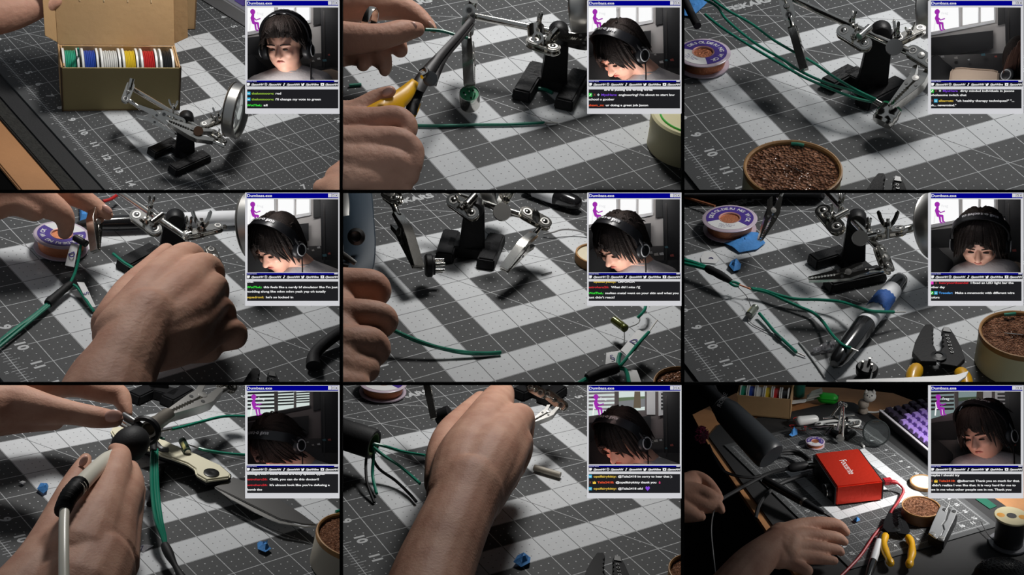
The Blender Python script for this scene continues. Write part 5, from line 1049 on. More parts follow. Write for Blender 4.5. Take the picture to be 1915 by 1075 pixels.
rosin_tin(c, 'rosin tin corner at the bottom right under the harness', 1930, 1082, 185, 1.1)
pl = c.P(1425, 360, .2); t2 = thing(c, 'wooden_lid', 'cream lid with wooden rim half behind the window', 'lid', V((pl.x, pl.y, 0)), 'tin lids'); r = 118 * c.sz(pl)
part(t2, 'lid_rim', MB().lathe([(r * .92, 0), (r, 0), (r * 1.02, .12), (r, .3), (r * .92, .3)], V((pl.x, pl.y, 0)), (0, 0, 1), 56, True), WOODR); part(t2, 'lid_top', MB().lathe([(0, .05), (r * .93, .05), (r * .93, .24), (0, .24)], V((pl.x, pl.y, 0)), (0, 0, 1), 56), mat('lid_cream', srgb(222, 212, 186), .6, noise=.25, nscale=5))
capacitor(c, 'small olive electrolytic capacitor standing off the mat by its leads', c.P(1518, 715, .55), c.P(1590, 768, .55), .115, [[(1588, 765, .55), (1660, 735, .4), (1670, 690, .3), (1690, 660, .4)], [(1580, 775, .5), (1582, 820, .25), (1578, 860, .05)]])
wire(c, 'green wire tip coming down from behind the window', [(1700, 600, .5), (1698, 650, .45), (1680, 680, .4), (1655, 705, .3)], .05, name='wire_tip')
t2 = wire(c, 'harness with paper flags D and S at the bottom right', [(1290, 1100, .25), (1345, 1062, .3), (1390, 1035, .35)], .07, name='wire_harness', cat='wire harness')
part(t2, 'heat_shrink', MB().tube(bend(c, [(1375, 1045, .35), (1450, 1010, .42), (1545, 982, .5)], 5), [.14, .15, .17, .16, .16, .17, .18, .17, .17, .16, .14], 14), RUBBER)
part(t2, 'branch_wire', MB().tube(bend(c, [(1545, 980, .5), (1570, 960, .6), (1650, 860, .75), (1718, 785, .85)], 6), .05, 8), GREENW)
part(t2, 'bare_end', MB().tube(bend(c, [(1715, 788, .85), (1765, 718, .9)], 2), .02, 6), BAREW); part(t2, 'branch_wire', MB().tube(bend(c, [(1545, 980, .5), (1550, 930, .55), (1558, 905, .6)], 4), .06, 8), GREENW); part(t2, 'branch_wire', MB().tube(bend(c, [(1548, 985, .5), (1590, 1000, .45), (1612, 1090, .3)], 4), .06, 8), GREENW)
harness_label(c, t2, [(1560, 885, .6), (1655, 775, .7), (1712, 790, .8), (1608, 930, .7)], 'D', size=.30, rot=35)
harness_label(c, t2, [(1480, 900, .5), (1560, 890, .5), (1550, 960, .5), (1475, 975, .4)], 'S', size=.26, rot=20)
harness_label(c, t2, [(1580, 990, .4), (1650, 1000, .4), (1690, 1100, .25), (1620, 1110, .25)])
marker(c, 'black capped marker lying at the top beside the mat ring', P_(1340, 70, .3) if False else c.P(1335, 75, .34), c.P(1020, -35, .34), .29, cap=(0, .42), grey=(.42, .8), tail=(.8, 1))
# blue pliers in the hand
t = thing(c, 'pliers', 'blue flush cutting pliers held upright at the left edge', 'pliers', c.P(80, 420, 2.4))
BLUEP = mat('blue_pliers', srgb(26, 44, 58), .65)
bar(c, t, [(40, -60, 2.6, 110), (70, 60, 2.6, 105), (90, 180, 2.6, 92), (100, 300, 2.5, 88), (95, 400, 2.4, 84), (70, 470, 2.3, 80)], 'plier_body', BLUEP)
bar(c, t, [(-20, -60, 2.9, 46), (5, 60, 2.95, 40), (10, 140, 2.9, 34)], 'steel_edge', STEEL)
part(t, 'rivet', MB().lathe([(0, -.1), (.24, -.1), (.24, .05), (.15, .1), (.1, .06), (0, .06)], c.P(85, 252, 3.0), n, 24), DARKMET)
bar(c, t, [(-20, 340, 2.95, 22), (40, 375, 2.95, 16), (80, 402, 2.9, 12)], 'spring_slot', STEEL); bar(c, t, [(-30, 405, 2.9, 20), (40, 420, 2.9, 12)], 'dark_slot', INK)
hand(c, 'left fist at the left edge holding the blue pliers', [
 [(-150, 540, 2.6, 130), (40, 520, 2.7, 98), (180, 520, 2.7, 84), (215, 570, 2.5, 66), (160, 610, 2.2, 60)],
 [(-150, 720, 2.4, 140), (60, 690, 2.6, 98), (220, 690, 2.6, 76), (262, 735, 2.4, 60), (190, 790, 2.1, 60)],
 [(-150, 880, 2.2, 150), (40, 850, 2.4, 110), (170, 840, 2.3, 86), (215, 890, 2.1, 66), (150, 950, 1.9, 62)], [(-150, 1020, 2.0, 150), (40, 1000, 2.0, 120), (140, 990, 1.9, 80)], [(-120, 1100, 2, 150), (60, 1100, 1.8, 110)], [(-60, 560, 2.2, 150), (-40, 800, 2.2, 170), (-20, 1000, 2.0, 150)]], vox=.065)
# ================================================================ bay 6: marker, harness, strippers
c = C[6]; n = VW(c)
t, T_, hh = stand(c, 'helping hands stand behind the taped marker', [((735, 415), (900, 365)), ((820, 545), (1110, 480))], (955, 415), 128, 132)
hr = hh - .2
barrel(t, c.P(790, -20, hr + .2), c.P(1110, 330, hr - .05), .115)
joint(t, c.P(790, 115, hr + .35), c.P(868, 205, hr + .2), c.cd(-.1, .45, .85), .25, side=c.cd(.6, .8, 0)); wing(t, c.P(885, 75, hr + .3), c.cd(.2, 1, .1), c.cd(.4, 0, 1), .2); barrel(t, c.P(850, 150, hr + .4), c.P(925, 110, hr + .5), .12, 'stub')
part(t, 'rod_end', MB().lathe([(0, 0), (.24, 0), (.24, .1), (0, .1)], c.P(994, 262, hr + .25), c.cd(.1, .1, 1), 24), STEEL)
joint(t, c.P(1095, 238, hr + .2), c.P(1215, 220, hr + .3), c.cd(.05, .85, .5), .2, side=c.cd(1, .15, 0)); wing(t, c.P(1150, 205, hr + .5), c.cd(.02, 1, .1), c.cd(1, .05, .2), .27); wing(t, c.P(1040, 215, hr + .3), c.cd(.1, 1, .1), c.cd(.2, 0, 1), .2); barrel(t, c.P(1035, 250, hr + .2), c.P(1085, 238, hr + .25), .13, 'sleeve'); barrel(t, c.P(1215, 220, hr + .3), c.P(1305, 200, hr + .3), .13, 'sleeve')
mp = c.P(1440, 190, hr + .2); magnifier(t, c, mp, 185 * c.sz(mp), c.cd(.82, .05, .55), .6, c.P(1290, 205, hr + .3))
joint(t, c.P(1112, 335, hr), c.P(1145, 425, hr - .15), c.cd(.65, .1, .75), .22, nut=False)
clip_parts(t, c, c.P(1130, 432, hr - .1), c.P(708, 492, 1.3), c.cd(0, .3, .95), .12, hs=.6)
clip_parts(t, c, c.P(575, -30, hr + .5), c.P(436, 272, 1.0), c.cd(.35, .1, .9), .12, hs=.75)
wick_spool(c, 'desoldering wick spool beside the crumpled blue tape', 268, 145, 152, .55, turn=-38)
solo(c, 'copper_braid', MB().tube(bend(c, [(-20, 20, .3), (80, 50, .3), (185, 82, .35)], 5), .05, 8), COPPER, 'loose end of copper braid at the top left', 'braid')
solo(c, 'keyboard_edge', MB().hexa([c.P(0, 46, 0), c.P(800, 40, 0), c.P(820, -60, 0), c.P(0, -60, 0)], [c.P(0, 20, .5), c.P(790, 15, .5), c.P(820, -60, .5), c.P(0, -60, .5)]), mat('dark_case', (.03, .03, .032), .4), 'dark case edge along the top behind the clip', 'case', bevel=.05)
tape_scrap(c, 'crumpled blue tape under the left clip', [(232, 290), (300, 280), (360, 225), (420, 240), (462, 290), (420, 325), (320, 345), (280, 318)], lift=.14, seed=4)
tape_scrap(c, 'small rolled blue tape on the white ring stripe', [(262, 425), (275, 395), (310, 385), (330, 410), (325, 440), (290, 452)], lift=.16, seed=8)
t2 = solo(c, 'paper_tag', MB().prism([c.P(*q, .01) for q in ((105, 372), (128, 338), (185, 345), (208, 385), (190, 405), (110, 398))], V((0, 0, .02))), PAPER, 'white paper tag with letter G at the left', 'tag'); lettering(t2, 'tag_letter', 'G', .30, c.P(140, 372, .04), c.cd(.3, -.9, 0), c.cd(.9, .3, 0), INKV, bold=.02)
t2 = wire(c, 'long green wire harness running to the taped marker', [(-30, 372, .5), (60, 395, .5), (150, 428, .5)], .07, name='wire_harness', cat='wire harness')
part(t2, 'harness_wire', MB().tube(bend(c, [(-30, 392, .5), (60, 412, .5), (150, 436, .5)], 5), .06, 8), GREENW)
part(t2, 'heat_shrink', MB().tube(bend(c, [(138, 428, .5), (200, 458, .5), (275, 502, .45)], 5), [.11, .13, .14, .14, .13, .14, .14, .13, .12, .10, .08], 14), RUBBER)
for P in ([(265, 498, .45), (300, 508, .4), (322, 518, .4)], [(262, 505, .4), (290, 525, .4), (318, 528, .38)]): part(t2, 'wire_stub', MB().tube(bend(c, P, 4), .045, 8), GREENW)
part(t2, 'bare_end', MB().tube(bend(c, [(320, 520, .4), (350, 532, .35), (385, 545, .3)], 3), .025, 6), COPPER)
part(t2, 'branch_wire', MB().tube(bend(c, [(388, 540, .3), (460, 552, .3), (540, 578, .3), (640, 600, .3), (760, 604, .35), (880, 615, .45), (980, 645, .6), (1060, 668, .68), (1185, 673, .5)], 6), .05, 8), GREENW)
part(t2, 'bare_end', MB().tube(bend(c, [(1183, 673, .5), (1250, 672, .45)], 2), .022, 6), BAREW)
part(t2, 'branch_wire', MB().tube(bend(c, [(395, 546, .3), (480, 565, .28), (570, 605, .25), (660, 645, .2), (735, 678, .2), (790, 730, .3), (840, 800, .45), (895, 855, .62), (945, 876, .66)], 6), .05, 8), GREENW)
part(t2, 'bare_end', MB().tube(bend(c, [(943, 875, .66), (985, 892, .6)], 2), .022, 6), BAREW)
part(t2, 'lead', MB().tube(bend(c, [(300, 520, .4), (340, 560, .3), (365, 590, .25), (385, 640, .2)], 4), .014, 6), DARKMET)
capacitor(c, 'small grey capacitor lying on the white stripe', c.P(374, 692, .14), c.P(412, 645, .14), .12, [[(380, 690, .12), (375, 720, .05), (400, 745, .03)]], m=mat('capacitor_grey', (.16, .18, .15), .3, .3))
t2 = wire(c, 'short green wire with a tiny resistor beside it', [(432, 680, .15), (470, 725, .12), (520, 785, .1), (580, 842, .08), (640, 898, .07)], .05, bare=[[(638, 896, .06), (690, 920, .04)]], name='short_wire')
t2 = thing(c, 'resistor', 'tiny resistor on a thin lead by the short green wire', 'resistor', c.P(540, 812, .06)); part(t2, 'resistor_body', MB().cap([c.P(528, 802, .07), c.P(552, 824, .07)], [.07, .07], 12), mat('resistor_body', (.03, .06, .06), .35)); part(t2, 'lead', MB().tube(bend(c, [(400, 745, .03), (450, 770, .03), (528, 802, .07)], 4), .014, 6), DARKMET)
marker(c, 'black and grey marker wrapped in blue tape', c.P(850, 965, .345), c.P(1228, 480, .345), .29, cap=(0, .44), grey=(.44, .85), tail=(.85, 1))
mk = c.P(850, 965, .345); me_ = c.P(1228, 480, .345); mu = (me_ - mk).normalized(); mL = (me_ - mk).length; mx = V((0, 0, 1)); my = mu.cross(mx)
rows = [[mk + mu * (mL * (.59 + .15 * a / 4) + .03 * math.sin(7 * a + 3 * b)) + (mx * math.cos(q) + my * math.sin(q)) * (.32 + .012 * math.sin(5 * b + a)) for b, q in enumerate([-1.3 + 2.9 * k / 14 for k in range(15)])] for a in range(5)]
solo(c, 'tape_wrap', MB().grid(rows, V((0, 0, .012))), mat('dark_blue_tape', srgb(42, 92, 168), .75, noise=.25, nscale=14, bump=.5, bscale=50), 'blue tape wrapped over the marker pinning a green wire', 'tape')
solo(c, 'clear_sleeve', MB().tube(bend(c, [(735, 888, .08), (790, 872, .1), (860, 850, .1)], 5), [.08] * 5 + [.12] * 3 + [.16] * 3, 12), CLEARP, 'clear heat shrink sleeve by the marker tip', 'sleeve')
solo(c, 'wire_lead', MB().tube(bend(c, [(655, 842, .02), (720, 925, .02), (800, 1040, .02)], 4), .03, 6), mat('grey_wire', (.3, .3, .3), .4), 'straight grey cut line shadow below the clear sleeve', 'wire')  # shadow of a cut line, modelled as a thin grey tube
cc = c.P(1035, 985, .35); ax = c.cd(.1, .75, .55); t2 = thing(c, 'connector_insert', 'black three pin connector insert below the marker', 'connector', cc)
part(t2, 'insert_body', MB().lathe([(0, -.3), (.22, -.3), (.29, -.2), (.31, .0), (.26, .06), (0, .06)], cc, ax, 28), BLACKP); bx, by, bz = basis(ax)
for k in range(3): a = k * 2.1 + .6; p = cc + (bx * math.cos(a) + by * math.sin(a)) * .15; part(t2, 'pin', MB().cyl(p, p + ax * .25, .045, .035, 10), CHROME)
part(t2, 'screw_shaft', MB().cyl(c.P(1060, 1010, .4), c.P(1045, 1060, .2), .05, seg=10), CHROME)
cutter_head(c, 'black wire strippers with yellow grips beside the rosin tin', 1432, 935, 225, 92, .3)
solo(c, 'knife_blade', MB().prism([c.P(*q, .75) for q in ((918, 1100), (918, 1058), (1240, 1046), (1530, 1030), (1602, 1008), (1585, 1042), (1500, 1100))], V((0, 0, .05))), mat('dull_blade', (.22, .22, .22), .5, .9), 'steel blade across the bottom over the stripper grips', 'blade', bevel=.01)
rosin_tin(c, 'rosin tin cut off at the right edge beside the strippers', 1902, 790, 224, 1.1, scrap=[('green wire scrap on the rosin by the right edge', (1800, 688, 1.1), (1830, 686, 1.12), (1862, 682, 1.1))], needle=[(1800, 790, 1.04), (1905, 800, 1.04)])
# ================================================================ bay 7: soldering iron, folding knife
c = C[7]; n = VW(c)
t, T_, hh = stand(c, 'helping hands stand far back in the dark holding a bright clip', [((745, 110), (850, 60)), ((930, 130), (1040, 70))], (880, 60), -60, 120)
clip_parts(t, c, c.P(1290, 22, 1.7), c.P(935, 190, 1.7), c.cd(.3, .75, .55), .11, mt=STEEL); joint(t, c.P(1240, 10, 1.8), c.P(1290, 30, 1.7), c.cd(0, .6, .8), .2)
solo(c, 'connector_barrel', MB().lathe([(.2, 0), (.27, .0), (.27, .5), (.24, .55), (.24, 1.35), (.2, 1.35)], c.P(830, 262, 1.9), c.P(945, 175, 1.8) - c.P(830, 262, 1.9), 28, True), mat('worn_steel', (.34, .31, .27), .4, .9), 'worn metal connector barrel held in the bright clip', 'connector')
kt = thing(c, 'folding_knife', 'open folding knife with cream scales lying on the mat', 'knife', c.P(900, 430, .1))
def plate(c, t, name, pts, z, th, m, bv=.03): return part(t, name, MB().prism([V((q.x, q.y, z)) for q in [c.P(*p, z) for p in pts]], V((0, 0, th))), m, bevel=bv)
hp_ = [(615, 290), (630, 262), (690, 265), (860, 310), (960, 360), (1090, 415), (1230, 480), (1285, 528), (1280, 548), (1150, 565), (1090, 530), (1085, 500), (1040, 470), (960, 440), (900, 420), (840, 395), (760, 370), (640, 330)]
SC_ = mat('knife_scale', srgb(214, 208, 182), .5, bump=.15)
plate(c, kt, 'handle_scale', hp_, .52, .14, SC_, .05); plate(c, kt, 'handle_liner', [(x + 4, y + 14) for x, y in hp_], .30, .2, BLACKP)
plate(c, kt, 'lower_scale', [(x + 10, y + 26) for x, y in hp_], .02, .1, BLACKP)
part(kt, 'pivot_screw', MB().lathe([(0, 0), (.25, 0), (.25, .03), (.18, .05), (.06, .03), (0, .03)], c.P(1180, 507, .66), (0, 0, 1), 28), mat('pivot_steel', (.06, .06, .06), .3, .9))
part(kt, 'pocket_clip', MB().tube(bend(c, [(870, 340, .68), (900, 372, .7), (938, 378, .68)], 4), .1, 8), DARKMET)
BL = mat('blade_steel', (.26, .255, .25), .38, 1.0, bump=.05, bscale=200)
plate(c, kt, 'blade', [(1195, 590), (1280, 552), (1300, 535), (1400, 575), (1560, 660), (1690, 745), (1768, 802), (1700, 800), (1560, 770), (1420, 700), (1300, 640)], .40, .06, BL, .02)
plate(c, kt, 'blade_bevel', [(1200, 592), (1300, 645), (1420, 706), (1560, 776), (1700, 806), (1772, 806), (1700, 812), (1560, 790), (1410, 722), (1290, 655)], .39, .03, STEEL, 0)
t2 = thing(c, 'soldering_iron', 'white soldering iron with black bulb and grey cord', 'soldering iron', c.P(600, 430, 2.2))
part(t2, 'bulb_grip', MB().ell(c.P(728, 345, 2.2), (.62, .52, .52), basis(c.cd(-.62, -.6, .5), (0, 0, 1))[::-1], 32, 20), RUBBER)
A_, B_ = c.P(800, 280, 2.1), c.P(680, 400, 2.25); part(t2, 'bulb_collar', MB().lathe([(.38, -.05), (.47, 0), (.5, .12), (.44, .2), (.38, .2)], A_ - (B_ - A_).normalized() * .05, A_ - B_, 32, True), BLACKP)
part(t2, 'white_barrel', MB().tube(bend(c, [(690, 400, 2.4), (600, 430, 2.7), (500, 520, 3.2), (425, 600, 3.5)], 6), [.22 - .0 * k for k in range(19)], 18), mat('iron_white', srgb(214, 210, 196), .35), label='white barrel')
rb = MB(); P = bend(c, [(445, 570, 3.45), (390, 630, 3.6), (355, 700, 3.65), (350, 722, 3.65)], 8); rb.tube(P, [.23 + (.03 if k % 2 else -.02) - .003 * k for k in range(len(P))], 18); part(t2, 'strain_relief', rb, BLACKP, label='ribbed black strain relief', smooth=25)
part(t2, 'cord', MB().tube(bend(c, [(362, 690, 3.65), (357, 780, 3.7), (356, 950, 3.7), (358, 1140, 3.6)], 6), .12, 14), mat('iron_white', srgb(214, 210, 196), .35))
for P in ([(690, 185, 2.3), (740, 215, 2.3), (790, 250, 2.2)],): part(t2, 'heating_rod', MB().tube(bend(c, P, 4), .12, 12), DARKMET)
for P in ([(675, 235, 2.2), (720, 258, 2.2)], [(690, 220, 2.2), (735, 245, 2.2)]): part(t2, 'steel_prong', MB().tube(bend(c, P, 3), .05, 8), CHROME)
t2 = wire(c, 'bundle of green wires with heat shrink hanging before the knife', [(852, 375, 1.5), (846, 480, 1.3), (850, 620, 1.0), (868, 760, .8), (905, 860, .6), (922, 912, .5)], .055, name='wire_harness', cat='wire harness')
for dx in (14, 26): part(t2, 'harness_wire', MB().tube(bend(c, [(850 + dx, 375, 1.5), (850 + dx, 480, 1.3), (852 + dx * 1.2, 620, 1.0), (874 + dx, 760, .8), (905 + dx * .6, 860, .6), (922, 912, .5)], 6), .055, 8), GREENW)
part(t2, 'heat_shrink', MB().tube(bend(c, [(862, 295, 1.6), (856, 340, 1.55), (860, 388, 1.45)], 5), .12, 12), RUBBER)
part(t2, 'heat_shrink', MB().tube(bend(c, [(918, 905, .5), (950, 970, .45), (985, 1035, .4), (1020, 1100, .35)], 5), [.11 + .03 * math.sin(k * .5) for k in range(16)], 12), RUBBER)
part(t2, 'branch_wire', MB().tube(bend(c, [(865, 292, 1.6), (890, 275, 1.6), (965, 260, 1.55)], 5), .022, 6), BAREW)
part(t2, 'branch_wire', MB().tube(bend(c, [(960, 261, 1.55), (1030, 245, 1.5), (1120, 220, 1.45), (1250, 190, 1.4), (1385, 190, 1.3)], 6), .05, 8), GREENW); part(t2, 'wire_stub', MB().tube(bend(c, [(868, 295, 1.6), (900, 310, 1.5), (920, 315, 1.5)], 4), .045, 8), GREENW)
wire(c, 'green wire with bare tip pointing at the capacitor over the knife', [(1110, 367, .8), (1170, 382, .8), (1280, 398, .75), (1390, 405, .7)], .05, bare=[[(1112, 367, .8), (1060, 350, .8)]])
capacitor(c, 'dark green capacitor standing over the knife handle', c.P(1048, 388, .75), c.P(1016, 322, .8), .125, [[(1050, 345, .78), (1065, 352, .78)]], m=mat('capacitor_green', (.03, .06, .04), .3, .2))
rosin_tin(c, 'rosin tin at the right edge by the knife point', 1990, 850, 222, 1.15, scrap=[('green wire scrap on the rosin by the knife point', (1875, 722, 1.13), (1900, 716, 1.14))], body=mat('tin_grey', srgb(186, 178, 162), .5))
tape_scrap(c, 'torn blue tape piece below the knife blade', [(1435, 905), (1440, 935), (1480, 955), (1515, 935), (1490, 915), (1495, 880), (1470, 915)], lift=.14, seed=11)
tape_scrap(c, 'blue tape piece left of the index finger', [(205, 600), (225, 568), (270, 580), (268, 610), (240, 625)], lift=.14, seed=3)
tape_scrap(c, 'tiny white scrap near the left edge', [(105, 562), (125, 553), (145, 560), (125, 572)], m=PAPER, name='paper_scrap', lift=.06, cat='scrap')
t2 = solo(c, 'paper_tag', MB().prism([c.P(*q, .02) for q in ((770, 925), (800, 905), (858, 912), (800, 945))], V((0, 0, .02))), CLEARP, 'clear tape tag with a letter beside the right hand', 'tag'); lettering(t2, 'tag_letter', '7', .2, c.P(782, 940, .05), c.cd(1, .2, 0), c.cd(0, 1, .3), INKV)
solo(c, 'heat_shrink_tube', MB().tube(bend(c, [(905, 480, .1), (870, 580, .1), (835, 680, .1)], 4), .1, 12), RUBBER, 'black tube lying under the green wires', 'tube')
hand(c, 'left hand reaching in from the top left with thumb forward', [
 [(-180, 150, 2.7, 160), (40, 120, 2.75, 130), (260, 150, 2.8, 88), (400, 170, 2.75, 68), (540, 195, 2.7, 62), (640, 205, 2.6, 48)],
 [(-150, 0, 2.6, 170), (150, 0, 2.6, 130), (400, -10, 2.5, 95), (560, 40, 2.4, 72), (660, 70, 2.3, 62), (700, 140, 2.1, 40), (715, 175, 2.0, 26)], [(-180, 240, 2.3, 90), (80, 200, 2.3, 90), (300, 210, 2.4, 60)]], nails=[(632, 188, 2.85, 50, 36, 5, .08)], vox=.06)
hand(c, 'right hand holding the white soldering iron like a pen', [
 [(60, 1240, 2.2, 190), (200, 1080, 2.2, 175), (270, 900, 2.2, 120), (330, 720, 2.3, 78), (400, 580, 2.4, 66), (455, 480, 2.4, 52), (478, 425, 2.4, 34)],
 [(420, 1000, 2.3, 240), (520, 800, 2.5, 170), (600, 620, 2.6, 112), (650, 470, 2.6, 84), (672, 400, 2.5, 56), (640, 375, 2.4, 40)],
 [(560, 950, 2.1, 200), (640, 740, 2.3, 130), (720, 590, 2.2, 88), (730, 480, 2.0, 48)], [(600, 1000, 1.9, 180), (690, 820, 1.9, 100), (730, 700, 1.8, 74), (770, 600, 1.7, 46)],
 [(400, 1240, 2.0, 300), (500, 1060, 2.1, 250)]], nails=[(468, 440, 2.75, 34, 20, 60, .1)], vox=.065)
# ================================================================ bay 8: fist with forearm
c = C[8]; n = VW(c)
t, T_, hh = stand(c, 'helping hands stand blurred behind the raised fist', [((990, 90), (1090, 40)), ((1130, 120), (1220, 60))], (1070, 60), -80, 90)
clip_parts(t, c, c.P(1240, 130, 1.6), c.P(1060, 232, 1.5), c.cd(.3, .8, .5), .12, mt=STEEL); joint(t, c.P(1160, 70, 1.8), c.P(1235, 130, 1.65), c.cd(-.35, .0, .93), .17); joint(t, c.P(1065, 30, 1.9), c.P(1120, 60, 1.85), c.cd(-.3, .0, .95), .16)
clip_parts(t, c, c.P(470, -40, 2.2), c.P(518, 205, 1.4), c.cd(1, .1, .1), .12)
wick_spool(c, 'desoldering wick spool blurred at the top left corner', 235, -8, 135, .5, turn=-40, letters=False)
cc = c.P(575, 190, 1.4); solo(c, 'connector_insert', MB().lathe([(0, -.25), (.25, -.25), (.3, -.1), (.3, .2), (.22, .25), (0, .25)], cc, c.cd(.9, .3, .2), 28), BLACKP, 'black connector insert beside the fist', 'connector')
t2 = thing(c, 'cable_tube', 'wide black tube with green wires coming out at the left', 'tube', c.P(50, 320, 1.1))
A_, B_ = c.P(-140, 240, 1.25), c.P(185, 345, 1.15); u = B_ - A_
part(t2, 'tube_shell', MB().lathe([(.36, 0), (.47, 0), (.47, u.length * .97), (.43, u.length), (.36, u.length)], A_, u, 40, True), RUBBER)
part(t2, 'tube_core', MB().lathe([(0, 0), (.37, 0), (.37, u.length * .8), (0, u.length * .8)], A_, u, 24), INK); part(t2, 'green_liner', MB().lathe([(.30, u.length * .8), (.36, u.length * .8), (.36, u.length * .99), (.30, u.length * .99)], A_, u, 24, True), mat('liner_green', (.10, .16, .06), .5))
for nm, P in (('green wire rising from the tube to the fist', [(175, 340, 1.1), (250, 358, 1.0), (350, 388, 1.0), (470, 408, 1.1)]), ('green wire sloping from the tube under the fist', [(180, 360, 1.0), (240, 410, .8), (330, 470, .6), (440, 565, .5)]), ('green wire hanging straight down from the tube', [(180, 350, 1.0), (180, 420, .7), (176, 520, .3), (198, 620, .1)])):
    wire(c, nm, P, .05, group='green wires out of the tube')
for nm, P in (('black wire hanging left of the green one', [(150, 380, .9), (138, 450, .6), (145, 560, .3), (185, 670, .05)]), ('black wire running toward the wrist', [(165, 400, .8), (210, 480, .4), (300, 545, .2), (370, 610, .1), (420, 665, .1)])):
    wire(c, nm, P, .045, RUBBER)
solo(c, 'heat_shrink_tube', MB().cyl(c.P(1078, 475, .12), c.P(1224, 518, .12), .1, seg=16), mat('beige_tube', srgb(168, 160, 146), .5), 'short beige tube lying right of the fist', 'tube')
tape_scrap(c, 'torn blue tape piece below the forearm', [(962, 1012), (985, 980), (1020, 965), (1060, 985), (1050, 1015), (1005, 1032)], lift=.16, seed=5)
cutter_head(c, 'black stripper tip at the bottom beside the tin corner', 1488, 1150, 230, 88, .3, handles=False)
rosin_tin(c, 'rosin tin corner at the bottom right of the fist', 2010, 1055, 180, 1.1, body=WOODR)
hand(c, 'raised right fist with long bare forearm', [
 [(440, 1300, 2.3, 250), (510, 1080, 2.4, 232), (590, 880, 2.6, 212), (660, 720, 2.7, 200), (710, 600, 2.8, 205)],
 [(640, 640, 2.8, 170), (700, 440, 2.8, 180), (800, 250, 2.7, 140), (870, 110, 2.4, 98), (900, 60, 2.1, 70)],
 [(720, 640, 2.8, 170), (820, 430, 2.9, 170), (930, 270, 2.7, 118), (1000, 200, 2.4, 86), (1000, 300, 2.0, 76)],
 [(760, 650, 2.6, 150), (880, 480, 2.7, 130), (985, 330, 2.5, 86), (1005, 390, 2.1, 66), (960, 480, 1.8, 70)], [(740, 660, 2.3, 110), (860, 560, 2.2, 95), (950, 480, 2.0, 72), (930, 560, 1.6, 56)],
 [(560, 560, 2.5, 100), (560, 400, 2.4, 88), (600, 280, 2.2, 76), (680, 180, 1.9, 56), (780, 90, 1.7, 46)]], vox=.07, smooth=6)
# ================================================================ bay 9: the whole desk in the dark
c = C[9]; n = VW(c); up = V((0, 0, 1))
dt = T([o for o in SC.objects if o.get('label', '').endswith(FEAT[9]) and o.name.startswith('desk')][0], c, (6, -9, -.08))
for ch in list(dt.o.children):
    ALL[9] = [x for x in ALL[9] if x[0] is not ch]; bpy.data.objects.remove(ch)
def flatz(pts, z, th): return MB().prism([V((q.x, q.y, z)) for q in [c.P(*p, z) for p in pts]], V((0, 0, -th)))
part(dt, 'desk_pad', flatz([(528, 822), (720, 1120), (2150, 1120), (2150, 930), (1760, 655), (1385, 420), (1100, 205), (1010, 140), (960, 112), (890, 104), (800, 120), (600, 165), (330, 215), (205, 235), (150, 300)], -.115, .14), PADM)
part(dt, 'wood_edge', flatz([(60, 180), (150, 350), (490, 852), (680, 1150), (2300, 1150), (2300, 700), (1500, 180), (1180, 60), (900, 30), (560, 20), (300, 60)], -.26, .4), WOOD, label='bare wood desk top')
def boxat(a, b, hgt, dep, shrink=1.0):
    """Box standing on pixels a-b (its near lower edge)."""
    p, q = c.P(*a), c.P(*b); w = (q - p); L = w.length; w.normalize(); d = V((-w.y, w.x, 0))
    if c.px(p + d)[1] > c.px(p)[1]: d = -d
    return p, q, w, d, L
p, q, w, d, L = boxat((306, 178), (606, 205), 0, 0); hh = c.H(606, 205, 96); D = 2.6
t = thing(c, 'cardboard_box', 'cardboard box of wire spools at the back of the dark desk', 'box', p)
part(t, 'front_panel', MB().prism([p, q, q + up * hh, p + up * hh], d * .1), CARD, bevel=.02); part(t, 'back_panel', MB().prism([p + d * D, q + d * D, q + d * D + up * hh, p + d * D + up * hh], d * .1), CARD); part(t, 'bottom_panel', MB().prism([p, q, q + d * D, p + d * D], up * .1), CARD)
for e, s in ((p, 1), (q, -1)): part(t, 'side_panel', MB().prism([e, e + d * D, e + d * D + up * hh, e + up * hh], w * (.1 * s)), CARD)
part(t, 'lid', MB().prism([p + d * (D + .1) + up * hh, q + d * (D + .1) + up * hh, q + d * (D + .8) + up * (hh + 2.4), p + d * (D + .8) + up * (hh + 2.4)], d * .1), CARD)
part(t, 'lid_flap', MB().prism([q + d * (D + .1) + up * hh, q + d * (D - .9) + up * (hh + .3), q + d * (D - .2) + up * (hh + 2.4), q + d * (D + .8) + up * (hh + 2.4)], w * .08), CARD)
for k, (nm, col) in enumerate((('green', (.02, .30, .18)), ('blue', (.02, .06, .34)), ('white', (.6, .6, .58)), ('yellow', (.6, .42, .02)), ('red', (.45, .02, .02)), ('black', (.015, .015, .016)))):
    A = p + w * (.2 + (L - .4) * k / 6) + d * (D * .5) + up * (hh - .75); W_ = (L - .4) / 6 - .06
    st = thing(c, 'wire_spool', 'spool of %s wire in the far cardboard box' % nm, 'spool', A, 'wire spools in the far box')
    for a, b in ((0, .1), (W_ - .1, W_)): part(st, 'spool_flange', MB().lathe([(.2, a), (1.1, a), (1.1, b), (.2, b)], A, w, 28, True), WHITEP)
    part(st, 'wound_wire', MB().lathe([(.2, .1), (.95, .1), (.98, W_ / 2), (.95, W_ - .1), (.2, W_ - .1)], A, w, 24, True), mat('wire_' + nm, col, .3))
